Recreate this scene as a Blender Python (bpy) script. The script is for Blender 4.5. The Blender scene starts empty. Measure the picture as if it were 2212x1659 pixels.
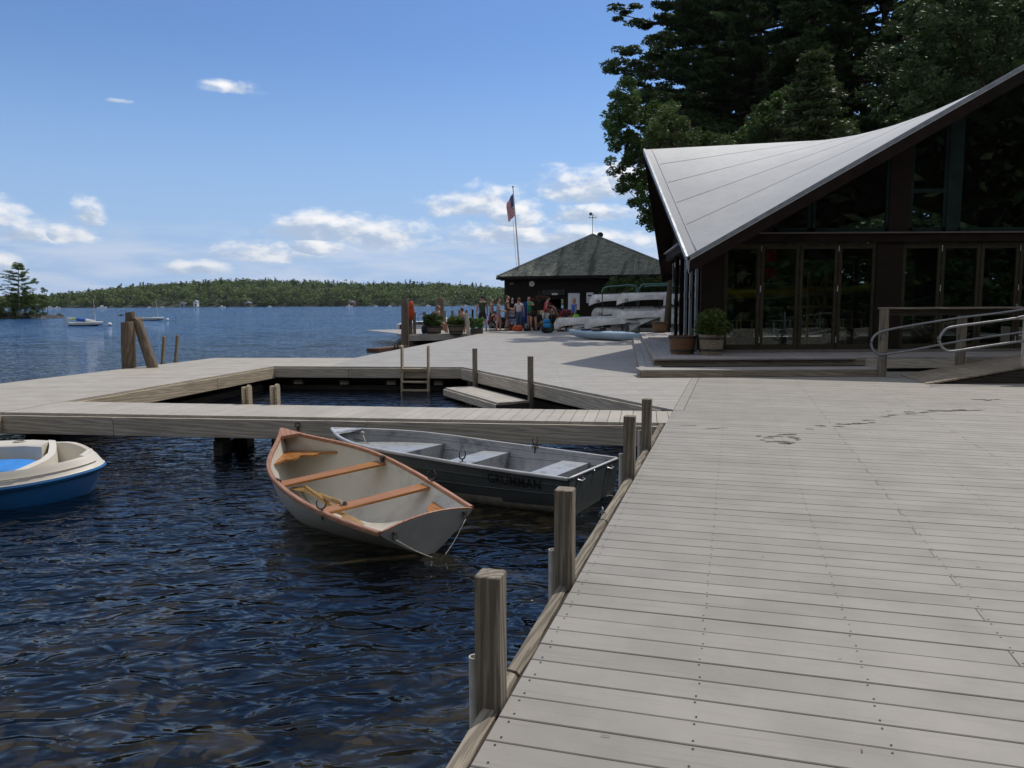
import bpy, bmesh, math, random
import numpy as np
from mathutils import Vector, Matrix, Euler
random.seed(7)
rng = np.random.default_rng(11)
R = math.radians
scene = bpy.context.scene
COL = scene.collection

# ------------------------------------------------------------------ camera
EYE = 1.42                     # eye height above the deck (deck top is z = 0)
PITCH, ROLL = R(5.97), R(0.27)
cam_d = bpy.data.cameras.new("camera")
cam = bpy.data.objects.new("camera", cam_d)
COL.objects.link(cam)
cam_d.sensor_width = 36
cam_d.lens = 36 * 1661.6 / 2212
cam_d.clip_start = 0.05
cam_d.clip_end = 20000
cam.matrix_world = Matrix.Translation((0, 0, EYE)) @ Matrix.Rotation(R(90) - PITCH, 4, 'X') @ Matrix.Rotation(-ROLL, 4, 'Z')
scene.camera = cam
scene.render.resolution_x, scene.render.resolution_y = 1024, 768

# ------------------------------------------------------------------ sun, sky, exposure
SUN_AZ, SUN_EL = R(40), R(56)      # azimuth clockwise from +Y (the view direction)
scene.view_settings.view_transform = 'Standard'
scene.view_settings.look = 'None'
scene.view_settings.exposure = -0.28
scene.view_settings.gamma = 1
sun_d = bpy.data.lights.new("sun", 'SUN')
sun_d.energy = 4.0
sun_d.angle = R(0.5)
sun_d.color = (1.0, 0.94, 0.84)
sun = bpy.data.objects.new("sun", sun_d)
COL.objects.link(sun)
sdir = Vector((math.sin(SUN_AZ) * math.cos(SUN_EL), math.cos(SUN_AZ) * math.cos(SUN_EL), math.sin(SUN_EL)))
sun.rotation_euler = sdir.to_track_quat('Z', 'Y').to_euler()
sun.location = (20, 20, 30)

world = bpy.data.worlds.new("World")
scene.world = world
world.use_nodes = True
class NT:
    """tiny node-tree helper"""
    def __init__(s, nt): s.nt = nt; nt.nodes.clear()
    def n(s, kind, **kw):
        nd = s.nt.nodes.new(kind)
        for k, v in kw.items():
            if k.startswith('i_'):
                key = k[2:]
                key = int(key) if key.isdigit() else key.replace('_', ' ')
                s.put(nd.inputs[key], v)
            else: setattr(nd, k, v)
        return nd
    def put(s, sock, v):
        if isinstance(v, bpy.types.NodeSocket): s.nt.links.new(v, sock)
        elif isinstance(v, bpy.types.Node): s.nt.links.new(v.outputs[0], sock)
        else: sock.default_value = v
    def math(s, op, a, b=0.0, c=None, clamp=False):
        nd = s.nt.nodes.new('ShaderNodeMath'); nd.operation = op; nd.use_clamp = clamp
        s.put(nd.inputs[0], a); s.put(nd.inputs[1], b)
        if c is not None: s.put(nd.inputs[2], c)
        return nd.outputs[0]
    def vmath(s, op, a, b=(0, 0, 0)):
        nd = s.nt.nodes.new('ShaderNodeVectorMath'); nd.operation = op
        s.put(nd.inputs[0], a); s.put(nd.inputs[1], b)
        return nd.outputs['Value'] if op in ('LENGTH', 'DOT_PRODUCT') else nd.outputs[0]
    def noise(s, vec, scale, detail=3.0, rough=0.5, dist=0.0, dim='3D'):
        nd = s.nt.nodes.new('ShaderNodeTexNoise'); nd.noise_dimensions = dim
        if vec is not None: s.put(nd.inputs['Vector'], vec)
        nd.inputs['Scale'].default_value = scale; nd.inputs['Detail'].default_value = detail
        nd.inputs['Roughness'].default_value = rough; nd.inputs['Distortion'].default_value = dist
        return nd.outputs['Fac']
    def ramp(s, v, lo, hi, a=0.0, b=1.0, smooth=True):
        nd = s.nt.nodes.new('ShaderNodeMapRange'); nd.clamp = True
        if smooth: nd.interpolation_type = 'SMOOTHSTEP'
        s.put(nd.inputs[0], v); s.put(nd.inputs[1], lo); s.put(nd.inputs[2], hi); s.put(nd.inputs[3], a); s.put(nd.inputs[4], b)
        return nd.outputs[0]
    def mix(s, f, a, b):
        nd = s.nt.nodes.new('ShaderNodeMix'); nd.data_type = 'RGBA'
        s.put(nd.inputs[0], f); s.put(nd.inputs[6], a if not isinstance(a, tuple) else (*a[:3], 1)); s.put(nd.inputs[7], b if not isinstance(b, tuple) else (*b[:3], 1))
        return nd.outputs[2]

w = NT(world.node_tree)
sky = w.n('ShaderNodeTexSky', sky_type='NISHITA', sun_disc=False, sun_elevation=SUN_EL, sun_rotation=SUN_AZ, altitude=150, air_density=1.0, dust_density=0.25, ozone_density=2.2)
tc = w.n('ShaderNodeTexCoord')
sep = w.n('ShaderNodeSeparateXYZ'); w.put(sep.inputs[0], tc.outputs['Generated'])
# direction as azimuth / elevation in radians
azim = w.math('ARCTAN2', sep.outputs[0], sep.outputs[1])
hyp = w.math('SQRT', w.math('ADD', w.math('MULTIPLY', sep.outputs[0], sep.outputs[0]), w.math('MULTIPLY', sep.outputs[1], sep.outputs[1])))
elev = w.math('ARCTAN2', sep.outputs[2], hyp)
comb = w.n('ShaderNodeCombineXYZ'); w.put(comb.inputs[0], azim); w.put(comb.inputs[1], elev)
ae = comb.outputs[0]
# cumulus: (azimuth deg, elevation deg, half width deg, half height deg)
CLOUDS = [(-35.5, 5.0, 3.6, 1.4), (-32.0, 4.3, 1.6, 0.7), (-29.6, 4.4, 1.5, 0.6), (-28.3, 5.6, 0.8, 0.9), (-33.5, 2.3, 1.5, 0.8),
          (-12.2, 5.0, 4.8, 1.15), (-9.0, 4.6, 2.6, 1.2), (-14.0, 3.9, 2.4, 0.7), (-17.5, 3.5, 3.2, 0.8), (-22.0, 2.4, 2.0, 0.5),
          (-2.4, 7.0, 3.2, 1.15), (0.5, 6.0, 2.0, 1.5), (-0.2, 5.0, 3.2, 0.9), (5.6, 8.0, 3.4, 1.25), (8.5, 8.2, 2.4, 1.4), (7.0, 6.3, 4.2, 0.7),
          (4.5, 4.4, 6.0, 0.8), (-19.0, 14.3, 1.5, 0.50), (-26.2, 12.9, 0.7, 0.16), (30, 9, 7, 2.2), (70, 14, 10, 3), (-70, 9, 9, 2.5), (-110, 16, 14, 4), (150, 20, 18, 5), (110, 10, 10, 3), (-160, 12, 10, 3)]
field = loc_y = loc_x = None
for az, el, a, b in CLOUDS:      # flat bases, domed tops
    gr = 1.12 if el < 12 else 1.15
    v = w.vmath('MULTIPLY', w.vmath('SUBTRACT', ae, (R(az), R(el), 0)), (1 / R(a * gr), 1 / R(b * gr * 1.1), 0))
    sp = w.n('ShaderNodeSeparateXYZ'); w.put(sp.inputs[0], v)
    ye = w.math('MAXIMUM', sp.outputs[1], w.math('MULTIPLY', sp.outputs[1], -1.9))
    d = w.math('SQRT', w.math('ADD', w.math('MULTIPLY', sp.outputs[0], sp.outputs[0]), w.math('MULTIPLY', ye, ye)))
    if field is None: field, loc_y, loc_x = d, sp.outputs[1], sp.outputs[0]
    else:
        c_ = w.math('LESS_THAN', d, field)
        loc_y = w.math('ADD', loc_y, w.math('MULTIPLY', c_, w.math('SUBTRACT', sp.outputs[1], loc_y)))
        loc_x = w.math('ADD', loc_x, w.math('MULTIPLY', c_, w.math('SUBTRACT', sp.outputs[0], loc_x)))
        field = w.math('MINIMUM', field, d)
m1 = w.vmath('MULTIPLY', ae, (1.0, 1.9, 1.0))
n_big = w.noise(m1, 17, 8, 0.60, 0.1)
n_off = w.noise(w.vmath('ADD', m1, (0.010, 0.020, 0)), 17, 5, 0.55, 0.1)
dens = w.math('SUBTRACT', w.math('ADD', 0.72, w.math('MULTIPLY', w.math('SUBTRACT', n_big, 0.5), 2.5)), w.math('SUBTRACT', w.math('MULTIPLY', field, 0.85), 0.35))
mask = w.ramp(dens, -0.05, 0.75)
sh = w.math('ADD', w.math('MULTIPLY', loc_y, 0.50), w.math('MULTIPLY', loc_x, 0.22))
sh = w.math('ADD', sh, w.math('ADD', w.math('MULTIPLY', w.math('SUBTRACT', n_big, n_off), 2.6), w.math('MULTIPLY', w.math('SUBTRACT', 0.8, dens), 0.35)))
lit = w.ramp(sh, -0.20, 0.62)
cloud_col = w.mix(lit, (4.6, 5.7, 7.4), (11.5, 11.2, 10.8))
# thin streaky veil low over the horizon
n_veil = w.noise(w.vmath('MULTIPLY', ae, (1.0, 6.0, 1.0)), 9, 5, 0.55, 0.2)
veil = w.math('MULTIPLY', w.ramp(n_veil, 0.36, 0.66), w.ramp(elev, R(6.5), R(3.0)))
base_sky = w.mix(1.0, sky.outputs[0], sky.outputs[0])
tint = w.n('ShaderNodeMix', data_type='RGBA', blend_type='MULTIPLY'); w.put(tint.inputs[0], 1.0); w.put(tint.inputs[6], sky.outputs[0]); w.put(tint.inputs[7], (.70, .93, 1.22, 1))
pale = w.mix(w.ramp(elev, R(0), R(19), .92, .0), tint.outputs[2], (3.7, 5.6, 8.7))
c0 = w.mix(w.math('MULTIPLY', veil, 0.85), pale, (6.4, 7.3, 9.0))
# pale unseen sky added behind and overhead to lift and neutralise the shade
aa = w.math('ABSOLUTE', azim)
thin = w.math('MULTIPLY', w.math('MAXIMUM', w.ramp(aa, R(42), R(75)), w.ramp(elev, R(34), R(60))), w.ramp(w.noise(tc.outputs['Generated'], 2.2, 5, .55, .3), .3, .6, .35, .8))
c0 = w.mix(thin, c0, (6.9, 7.0, 7.3))
c1 = w.mix(w.math('MULTIPLY', mask, 0.93), c0, cloud_col)
bg = w.n('ShaderNodeBackground'); w.put(bg.inputs[0], c1); bg.inputs[1].default_value = 0.12
wo = w.n('ShaderNodeOutputWorld'); w.put(wo.inputs[0], bg)
world.cycles.sampling_method = 'MANUAL'
world.cycles.sample_map_resolution = 512
scene.cycles.max_bounces = 7
scene.cycles.transparent_max_bounces = 12
scene.cycles.caustics_reflective = False
scene.cycles.caustics_refractive = False
scene.cycles.use_denoising = True
scene.cycles.sample_clamp_indirect = 4

# ------------------------------------------------------------------ survey: turns measured photo points into places on a level
PX_F, PX_CX, PX_CY = 1661.6, 1106.0, 829.5
WZ = -0.55                                     # water level
def ray(x, y):
    u, v = (x - PX_CX) / PX_F, -(y - PX_CY) / PX_F
    c, s = math.cos(ROLL), math.sin(ROLL)
    u, v = u * c + v * s, -u * s + v * c
    return Vector((u, math.cos(PITCH) + v * math.sin(PITCH), -math.sin(PITCH) + v * math.cos(PITCH)))
def at(x, y, z=0.0):
    d = ray(x, y); t = (z - EYE) / d.z
    return Vector((d.x * t, d.y * t, z))
def atY(x, y, Y):
    d = ray(x, y); t = Y / d.y
    return Vector((d.x * t, Y, EYE + d.z * t))

# ------------------------------------------------------------------ object helpers
def link(o, parent=None):
    COL.objects.link(o)
    if parent is not None: o.parent = parent
    return o
def tag(o, label=None, cat=None, group=None, kind=None):
    if label: o['label'] = label
    if cat: o['category'] = cat
    if group: o['group'] = group
    if kind: o['kind'] = kind
    return o
def empty(name, loc=(0, 0, 0), rz=0.0, label=None, cat=None, group=None):
    o = bpy.data.objects.new(name, None); COL.objects.link(o)
    o.location = loc; o.rotation_euler = (0, 0, rz); o.empty_display_size = 0.1
    return tag(o, label, cat, group)
def kids(o): return [c for c in COL.objects if c.parent == o]
def copy_tree(o, parent=None):
    c = o.copy(); COL.objects.link(c); c.parent = parent
    for ch in kids(o): copy_tree(ch, c)
    return c

class MB:
    """collects shapes and links them as ONE mesh object"""
    def __init__(s): s.v = []; s.f = []; s.m = []; s.cur = 0
    def mat(s, i): s.cur = i; return s
    def add(s, vs, fs, M=None):
        n = len(s.v)
        s.v += [tuple(M @ Vector(p)) if M is not None else tuple(p) for p in vs]
        s.f += [tuple(i + n for i in f) for f in fs]; s.m += [s.cur] * len(fs)
        return s
    def box(s, c, d, rz=0.0, M=None, bev=0.0):
        x, y, z = d[0] / 2, d[1] / 2, d[2] / 2
        T = Matrix.Translation(c) @ Matrix.Rotation(rz, 4, 'Z')
        if M is not None: T = M @ T
        if bev <= 0:
            vs = [(a, b, e) for e in (-z, z) for a, b in ((-x, -y), (x, -y), (x, y), (-x, y))]
            fs = [(3, 2, 1, 0), (4, 5, 6, 7), (0, 1, 5, 4), (1, 2, 6, 5), (2, 3, 7, 6), (3, 0, 4, 7)]
            return s.add(vs, fs, T)
        b_ = min(bev, x * .9, y * .9, z * .9)
        rings = []
        for zz, ins in ((-z, b_), (-z + b_, 0), (z - b_, 0), (z, b_)):
            X, Y = x - ins, y - ins; k = b_ if ins == 0 else 0
            r = []
            for sx, sy in ((-1, -1), (1, -1), (1, 1), (-1, 1)):
                p1 = (sx * (X - k), sy * Y); p2 = (sx * X, sy * (Y - k))
                pair = [(p2, p1), (p1, p2)][sx * sy < 0]
                r += [(*pair[0], zz), (*pair[1], zz)]
            rings.append(r)
        return s.loft(rings, True, True, M=T)
    def loft(s, rings, closed=True, caps=False, M=None):
        n = len(rings[0]); vs = [p for r in rings for p in r]; fs = []
        for i in range(len(rings) - 1):
            for j in range(n if closed else n - 1):
                k = (j + 1) % n
                fs.append((i * n + j, i * n + k, (i + 1) * n + k, (i + 1) * n + j))
        if caps:
            fs.append(tuple(range(n))[::-1]); fs.append(tuple((len(rings) - 1) * n + j for j in range(n)))
        return s.add(vs, fs, M)
    def cyl(s, p0, p1, r0, r1=None, n=12, caps=True):
        p0, p1 = Vector(p0), Vector(p1); r1 = r0 if r1 is None else r1
        q = (p1 - p0).to_track_quat('Z', 'Y')
        ring = lambda p, r: [p + q @ Vector((r * math.cos(a), r * math.sin(a), 0)) for a in [2 * math.pi * k / n for k in range(n)]]
        return s.loft([ring(p0, r0), ring(p1, r1)], True, caps)
    def tube(s, pts, r, n=8, caps=True, flat=None):
        pts = [Vector(p) for p in pts]; rings = []
        up = Vector((0, 0, 1))
        for i, p in enumerate(pts):
            t = (pts[min(i + 1, len(pts) - 1)] - pts[max(i - 1, 0)]).normalized()
            a = t.cross(up)
            if a.length < 1e-3: a = t.cross(Vector((0, 1, 0)))
            a.normalize(); b = a.cross(t).normalized()
            rr = r[i] if isinstance(r, (list, tuple)) else r
            fa, fb = (1, 1) if flat is None else flat
            rings.append([p + a * (rr * fa * math.cos(k * 2 * math.pi / n)) + b * (rr * fb * math.sin(k * 2 * math.pi / n)) for k in range(n)])
        return s.loft(rings, True, caps)
    def lathe(s, prof, c=(0, 0, 0), n=20, M=None, cap=True):
        rings = [[(c[0] + r * math.cos(2 * math.pi * k / n), c[1] + r * math.sin(2 * math.pi * k / n), c[2] + z) for k in range(n)] for r, z in prof]
        return s.loft(rings, True, cap, M)
    def ball(s, c, r, n=12, M=None):
        rx, ry, rz = (r, r, r) if not isinstance(r, (tuple, list)) else r
        rings = []
        for i in range(1, n // 2 + 2):
            a = -math.pi / 2 + math.pi * i / (n // 2 + 2)
            rings.append([(c[0] + rx * math.cos(a) * math.cos(2 * math.pi * k / n), c[1] + ry * math.cos(a) * math.sin(2 * math.pi * k / n), c[2] + rz * math.sin(a)) for k in range(n)])
        return s.loft(rings, True, True, M)
    def prism(s, poly, z0, z1, M=None):
        n = len(poly); vs = [(x, y, z0) for x, y in poly] + [(x, y, z1) for x, y in poly]
        fs = [tuple(range(n))[::-1], tuple(range(n, 2 * n))] + [(i, (i + 1) % n, n + (i + 1) % n, n + i) for i in range(n)]
        return s.add(vs, fs, M)
    def build(s, name, mats, parent=None, smooth=False, loc=None, rz=None, fix=True):
        me = bpy.data.meshes.new(name); me.from_pydata(s.v, [], s.f)
        if not isinstance(mats, (list, tuple)): mats = [mats]
        for m in mats: me.materials.append(m)
        me.polygons.foreach_set('material_index', s.m)
        if smooth: me.polygons.foreach_set('use_smooth', [True] * len(s.f))
        if fix:
            bm = bmesh.new(); bm.from_mesh(me); bmesh.ops.recalc_face_normals(bm, faces=bm.faces); bm.to_mesh(me); bm.free()
        me.update()
        if smooth == 'auto':
            try: me.set_sharp_from_angle(angle=R(38))
            except Exception: pass
        o = bpy.data.objects.new(name, me)
        if loc is not None: o.location = loc
        if rz is not None: o.rotation_euler = (0, 0, rz)
        return link(o, parent)
def quads_obj(name, V, mats, parent=None, midx=None, tri=False):
    """V: (n,k,3) array of separate polygons"""
    n, k, _ = V.shape
    me = bpy.data.meshes.new(name)
    me.vertices.add(n * k); me.vertices.foreach_set('co', V.reshape(-1).astype(np.float32))
    me.loops.add(n * k); me.loops.foreach_set('vertex_index', np.arange(n * k, dtype=np.int32))
    me.polygons.add(n); me.polygons.foreach_set('loop_start', np.arange(0, n * k, k, dtype=np.int32))
    try: me.polygons.foreach_set('loop_total', np.full(n, k, dtype=np.int32))
    except Exception: pass
    for m in (mats if isinstance(mats, (list, tuple)) else [mats]): me.materials.append(m)
    if midx is not None: me.polygons.foreach_set('material_index', midx.astype(np.int32))
    me.update(calc_edges=True)
    return link(bpy.data.objects.new(name, me), parent)

# ------------------------------------------------------------------ materials
MATS = {}
def base_mat(name, rough=0.6, metallic=0.0, spec=0.5):
    m = bpy.data.materials.new(name); m.use_nodes = True
    t = NT(m.node_tree); b = t.n('ShaderNodeBsdfPrincipled'); o = t.n('ShaderNodeOutputMaterial'); t.put(o.inputs[0], b)
    b.inputs['Roughness'].default_value = rough; b.inputs['Metallic'].default_value = metallic
    try: b.inputs['Specular IOR Level'].default_value = spec
    except Exception: pass
    return m, t, b
def pm(name, c1, c2=None, scale=6.0, rough=0.6, metallic=0.0, bump=0.0, spec=0.5, stretch=(1, 1, 1), island=0.0, contrast=(0.35, 0.65), detail=4, bscale=None):
    """plain surface with mottled variation, optional bump and per-piece variation"""
    if name in MATS: return MATS[name]
    m, t, b = base_mat(name, rough, metallic, spec)
    c2 = c2 or tuple(x * 0.78 for x in c1)
    tc = t.n('ShaderNodeTexCoord'); v = t.vmath('MULTIPLY', tc.outputs['Object'], stretch)
    f = t.ramp(t.noise(v, scale, detail, 0.6), *contrast)
    col = t.mix(f, c1, c2)
    if island:
        g = t.n('ShaderNodeNewGeometry')
        hv = t.n('ShaderNodeHueSaturation'); t.put(hv.inputs['Color'], col); t.put(hv.inputs['Value'], t.ramp(g.outputs['Random Per Island'], 0, 1, 1 - island, 1 + island, False))
        col = hv.outputs[0]
    t.put(b.inputs['Base Color'], col)
    if bump:
        bp = t.n('ShaderNodeBump'); bp.inputs['Strength'].default_value = bump; bp.inputs['Distance'].default_value = 0.01
        t.put(bp.inputs['Height'], t.noise(v, bscale or scale * 6, 4, 0.6)); t.put(b.inputs['Normal'], bp.outputs[0])
    t.put(b.inputs['Roughness'], t.ramp(f, 0, 1, max(rough - .06, 0), min(rough + .08, 1), False))
    MATS[name] = m; return m
def wood_mat(name, c1, c2, c3, rough=0.8, gs=1.0, island=0.12, bump=0.35, knots=True):
    """weathered timber with its grain along local X"""
    m, t, b = base_mat(name, rough, 0, 0.2)
    tc = t.n('ShaderNodeTexCoord'); g = t.n('ShaderNodeNewGeometry')
    off = t.vmath('MULTIPLY', g.outputs['Random Per Island'], (37, 11, 5))
    p = t.vmath('ADD', tc.outputs['Object'], off)
    warp = t.noise(t.vmath('MULTIPLY', p, (1.1, 6, 6)), 1.3, 3, 0.5)
    wv = t.n('ShaderNodeTexWave', wave_type='BANDS', bands_direction='DIAGONAL'); wv.inputs['Scale'].default_value = 7 * gs
    wv.inputs['Distortion'].default_value = 7; wv.inputs['Detail'].default_value = 3; wv.inputs['Detail Scale'].default_value = 1.5
    t.put(wv.inputs['Vector'], t.vmath('MULTIPLY', p, (0.10, 1.7, 1.7)))
    fine = t.noise(t.vmath('MULTIPLY', p, (2.2, 60, 60)), 1.6 * gs, 4, 0.65)
    blot = t.noise(t.vmath('MULTIPLY', p, (0.9, 2.5, 2.5)), 1.5, 4, 0.6)
    k = t.mix(t.ramp(wv.outputs['Fac'], 0.15, 0.85), c1, c2)
    k = t.mix(t.math('MULTIPLY', t.ramp(fine, 0.5, 0.72), 0.65), k, c3)
    k = t.mix(t.math('MULTIPLY', t.ramp(blot, 0.45, 0.75), 0.45), k, c3)
    if knots:
        vo = t.n('ShaderNodeTexVoronoi'); vo.inputs['Scale'].default_value = 1.0
        t.put(vo.inputs['Vector'], t.vmath('MULTIPLY', p, (1.3, 4.2, 4.2)))
        k = t.mix(t.ramp(vo.outputs['Distance'], 0.10, 0.04), k, tuple(x * 0.35 for x in c3))
    hv = t.n('ShaderNodeHueSaturation'); t.put(hv.inputs['Color'], k); t.put(hv.inputs['Value'], t.ramp(g.outputs['Random Per Island'], 0, 1, 1 - island, 1 + island, False))
    t.put(b.inputs['Base Color'], hv.outputs[0])
    bp = t.n('ShaderNodeBump'); bp.inputs['Strength'].default_value = bump; bp.inputs['Distance'].default_value = 0.006
    t.put(bp.inputs['Height'], t.math('ADD', fine, t.math('MULTIPLY', wv.outputs['Fac'], 0.5))); t.put(b.inputs['Normal'], bp.outputs[0])
    return m
M_OLD = wood_mat('weathered_wood', (.56, .50, .415), (.41, .365, .30), (.23, .205, .17))
M_OLD_WARM = wood_mat('weathered_wood_warm', (.50, .42, .31), (.36, .30, .22), (.20, .165, .12))
M_OLD_DARK = wood_mat('dark_wood', (.065, .055, .045), (.04, .035, .03), (.02, .018, .015))  # near-black timber below decks, on the ramp side and under the rail
M_POST = wood_mat('post_wood', (.27, .235, .185), (.155, .135, .105), (.065, .058, .048), gs=1.4)
M_STEP = wood_mat('step_wood', (.34, .285, .215), (.23, .19, .145), (.10, .085, .068))
M_PILE = wood_mat('pile_wood', (.21, .16, .115), (.125, .098, .075), (.05, .042, .035), gs=1.6, bump=0.6, knots=False)

def deck_mat(name, c1, c2, spec=0.35, grime=0.35):
    m, t, b = base_mat(name, 0.62, 0, spec)
    tc = t.n('ShaderNodeTexCoord'); g = t.n('ShaderNodeNewGeometry'); P = tc.outputs['Object']
    speck = t.noise(P, 260, 3, 0.7); mott = t.noise(P, 2.2, 5, 0.6); big = t.noise(P, 0.35, 4, 0.6)
    streak = t.noise(t.vmath('ADD', t.vmath('MULTIPLY', P, (1.2, 42, 1)), t.vmath('MULTIPLY', g.outputs['Random Per Island'], (50, 9, 3))), 1.5, 3, 0.6)
    c = t.mix(t.ramp(mott, 0.3, 0.7), c1, c2)
    c = t.mix(t.math('MULTIPLY', t.ramp(streak, 0.52, 0.8), 0.30), c, tuple(x * .55 for x in c2))
    c = t.mix(t.math('MULTIPLY', t.ramp(speck, 0.5, 0.8), 0.22), c, tuple(x * .5 for x in c2))
    c = t.mix(t.math('MULTIPLY', t.ramp(big, 0.55, 0.75), grime), c, tuple(x * .72 for x in c2))
    spot = t.noise(P, 9, 6, 0.75)
    c = t.mix(t.math('MULTIPLY', t.ramp(spot, 0.66, 0.74), 0.5), c, (.09, .08, .07))
    hv = t.n('ShaderNodeHueSaturation'); t.put(hv.inputs['Color'], c); t.put(hv.inputs['Value'], t.ramp(g.outputs['Random Per Island'], 0, 1, .94, 1.06, False))
    t.put(b.inputs['Base Color'], hv.outputs[0]); t.put(b.inputs['Roughness'], t.ramp(mott, .2, .8, .52, .72, False))
    bp = t.n('ShaderNodeBump'); bp.inputs['Strength'].default_value = 0.25; bp.inputs['Distance'].default_value = 0.003
    t.put(bp.inputs['Height'], t.math('ADD', speck, t.math('MULTIPLY', streak, 1.0))); t.put(b.inputs['Normal'], bp.outputs[0])
    return m
M_DECK = deck_mat('composite_decking', (.285, .266, .239), (.238, .223, .200))
M_DECK_FAR = deck_mat('composite_decking_far', (.35, .33, .30), (.295, .28, .256), grime=0.25)
M_DECK_PIER = deck_mat('pier_decking', (.41, .375, .32), (.34, .31, .265), grime=0.3)
M_DECK_SHADE = deck_mat('terrace_decking', (.36, .335, .315), (.29, .27, .255), grime=0.3)
M_SCREW = pm('screw_steel', (.045, .04, .04), rough=.5, metallic=.4)
M_BLACK = pm('black_rubber', (.012, .012, .013), rough=.6)
M_STEEL = pm('galvanised_steel', (.26, .27, .28), (.20, .21, .22), scale=20, rough=.55, metallic=.3)
M_CHROME = pm('bright_steel', (.62, .62, .63), (.45, .45, .46), rough=.28, metallic=.95)
M_RUSTY = pm('rusty_steel', (.10, .07, .05), (.05, .045, .04), scale=30, rough=.6, metallic=.5)
M_PVC = pm('white_pvc', (.60, .58, .54), (.46, .44, .40), scale=12, rough=.45)
M_WHITE = pm('white_gelcoat', (.78, .77, .74), (.66, .65, .62), scale=3, rough=.3)
M_ROPE = pm('pale_rope', (.55, .52, .45), (.34, .31, .26), scale=60, rough=.9)
# ================================================================== SETTING: lake, lake bed, shore
def water_mat():
    m = bpy.data.materials.new('lake_water'); m.use_nodes = True; t = NT(m.node_tree)
    g = t.n('ShaderNodeNewGeometry'); P = g.outputs['Position']
    dist = t.vmath('LENGTH', P)
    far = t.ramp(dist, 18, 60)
    # rotated, stretched coordinates: crests run nearly along X
    mp = t.n('ShaderNodeMapping'); mp.inputs['Rotation'].default_value = (0, 0, R(-8)); mp.inputs['Scale'].default_value = (0.55, 1.0, 1.0); t.put(mp.inputs['Vector'], P)
    Q = mp.outputs[0]
    h = t.math('ADD', t.math('MULTIPLY', t.noise(Q, 0.9, 2, 0.5, 0.4), 0.066), t.math('MULTIPLY', t.math('POWER', t.noise(Q, 5.4, 2, 0.5, 0.7), 1.6), 0.062))
    h = t.math('ADD', h, t.math('MULTIPLY', t.noise(Q, 13, 2, 0.5, 0.5), 0.007))
    bp = t.n('ShaderNodeBump'); bp.inputs['Strength'].default_value = 1.0; bp.inputs['Distance'].default_value = 1.0
    t.put(bp.inputs['Height'], h)
    nz = t.n('ShaderNodeTexNoise'); nz.inputs['Scale'].default_value = 1.5; nz.inputs['Detail'].default_value = 5; nz.inputs['Roughness'].default_value = 0.62
    t.put(nz.inputs['Vector'], t.vmath('MULTIPLY', P, (0.33, 1.0, 1.0)))
    sl = t.vmath('MULTIPLY', t.vmath('SUBTRACT', nz.outputs['Color'], (0.5, 0.5, 0.5)), (0.9, 1.9, 0.0))
    patch = t.ramp(t.noise(t.vmath('MULTIPLY', P, (0.25, 1, 1)), 0.05, 4, 0.6), .3, .7, .65, 1.25)
    sc = t.n('ShaderNodeVectorMath', operation='SCALE'); t.put(sc.inputs[0], sl); t.put(sc.inputs['Scale'], t.math('MULTIPLY', far, patch))
    nrm = t.vmath('NORMALIZE', t.vmath('ADD', bp.outputs[0], sc.outputs[0]))
    fr = t.n('ShaderNodeFresnel'); fr.inputs['IOR'].default_value = 1.333; t.put(fr.inputs['Normal'], nrm)
    gl = t.n('ShaderNodeBsdfGlossy'); gl.inputs['Roughness'].default_value = 0.03; t.put(gl.inputs['Normal'], nrm)
    t.put(gl.inputs['Color'], (1, 1, 1, 1))
    tr = t.n('ShaderNodeBsdfTransparent'); tr.inputs[0].default_value = (.72, .72, .62, 1)
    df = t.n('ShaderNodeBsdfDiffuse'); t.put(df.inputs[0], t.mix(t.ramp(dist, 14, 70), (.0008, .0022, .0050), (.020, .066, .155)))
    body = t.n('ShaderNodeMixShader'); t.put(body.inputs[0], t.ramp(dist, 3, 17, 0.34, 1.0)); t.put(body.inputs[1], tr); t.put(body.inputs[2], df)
    mx = t.n('ShaderNodeMixShader'); t.put(mx.inputs[0], t.math('MINIMUM', fr.outputs[0], .68)); t.put(mx.inputs[1], body); t.put(mx.inputs[2], gl)
    o = t.n('ShaderNodeOutputMaterial'); t.put(o.inputs[0], mx)
    return m
def bed_mat():
    m, t, b = base_mat('lake_bed', 0.9, 0, 0.1)
    g = t.n('ShaderNodeNewGeometry'); P = g.outputs['Position']
    wn = t.n('ShaderNodeTexNoise'); wn.inputs['Scale'].default_value = 2.2; wn.inputs['Detail'].default_value = 4; t.put(wn.inputs['Vector'], P)
    Q = t.vmath('ADD', P, t.vmath('MULTIPLY', wn.outputs['Color'], (1.5, 0.8, 0)))
    vo = t.n('ShaderNodeTexVoronoi'); vo.inputs['Scale'].default_value = 3.6; vo.inputs['Randomness'].default_value = 1; t.put(vo.inputs['Vector'], Q)
    vc = t.n('ShaderNodeSeparateColor'); t.put(vc.inputs[0], vo.outputs['Color'])
    stone = t.mix(vc.outputs[0], (.22, .175, .12), (.09, .08, .06))
    stone = t.mix(t.ramp(vc.outputs[1], .55, .8), stone, (.035, .035, .03))
    edge = t.ramp(vo.outputs['Distance'], 0.42, 0.75)
    c = t.mix(edge, stone, (.012, .014, .014))
    c = t.mix(t.ramp(t.noise(P, .5, 3, .5), .45, .62), c, (.02, .022, .02))
    t.put(b.inputs['Base Color'], c)
    return m
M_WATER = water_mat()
mb = MB()
nx_, ny_ = 60, 60
vs = []; fs = []
for j in range(ny_):
    for i in range(nx_):
        x = -60 + 120 * i / (nx_ - 1); y = -20 + 140 * j / (ny_ - 1)
        d = max(0, y - 18) * .05 + max(0, -x - 6) * .06
        vs.append((x, y, -1.55 - d + .12 * math.sin(x * 1.3) * math.cos(y * 1.1)))
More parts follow.
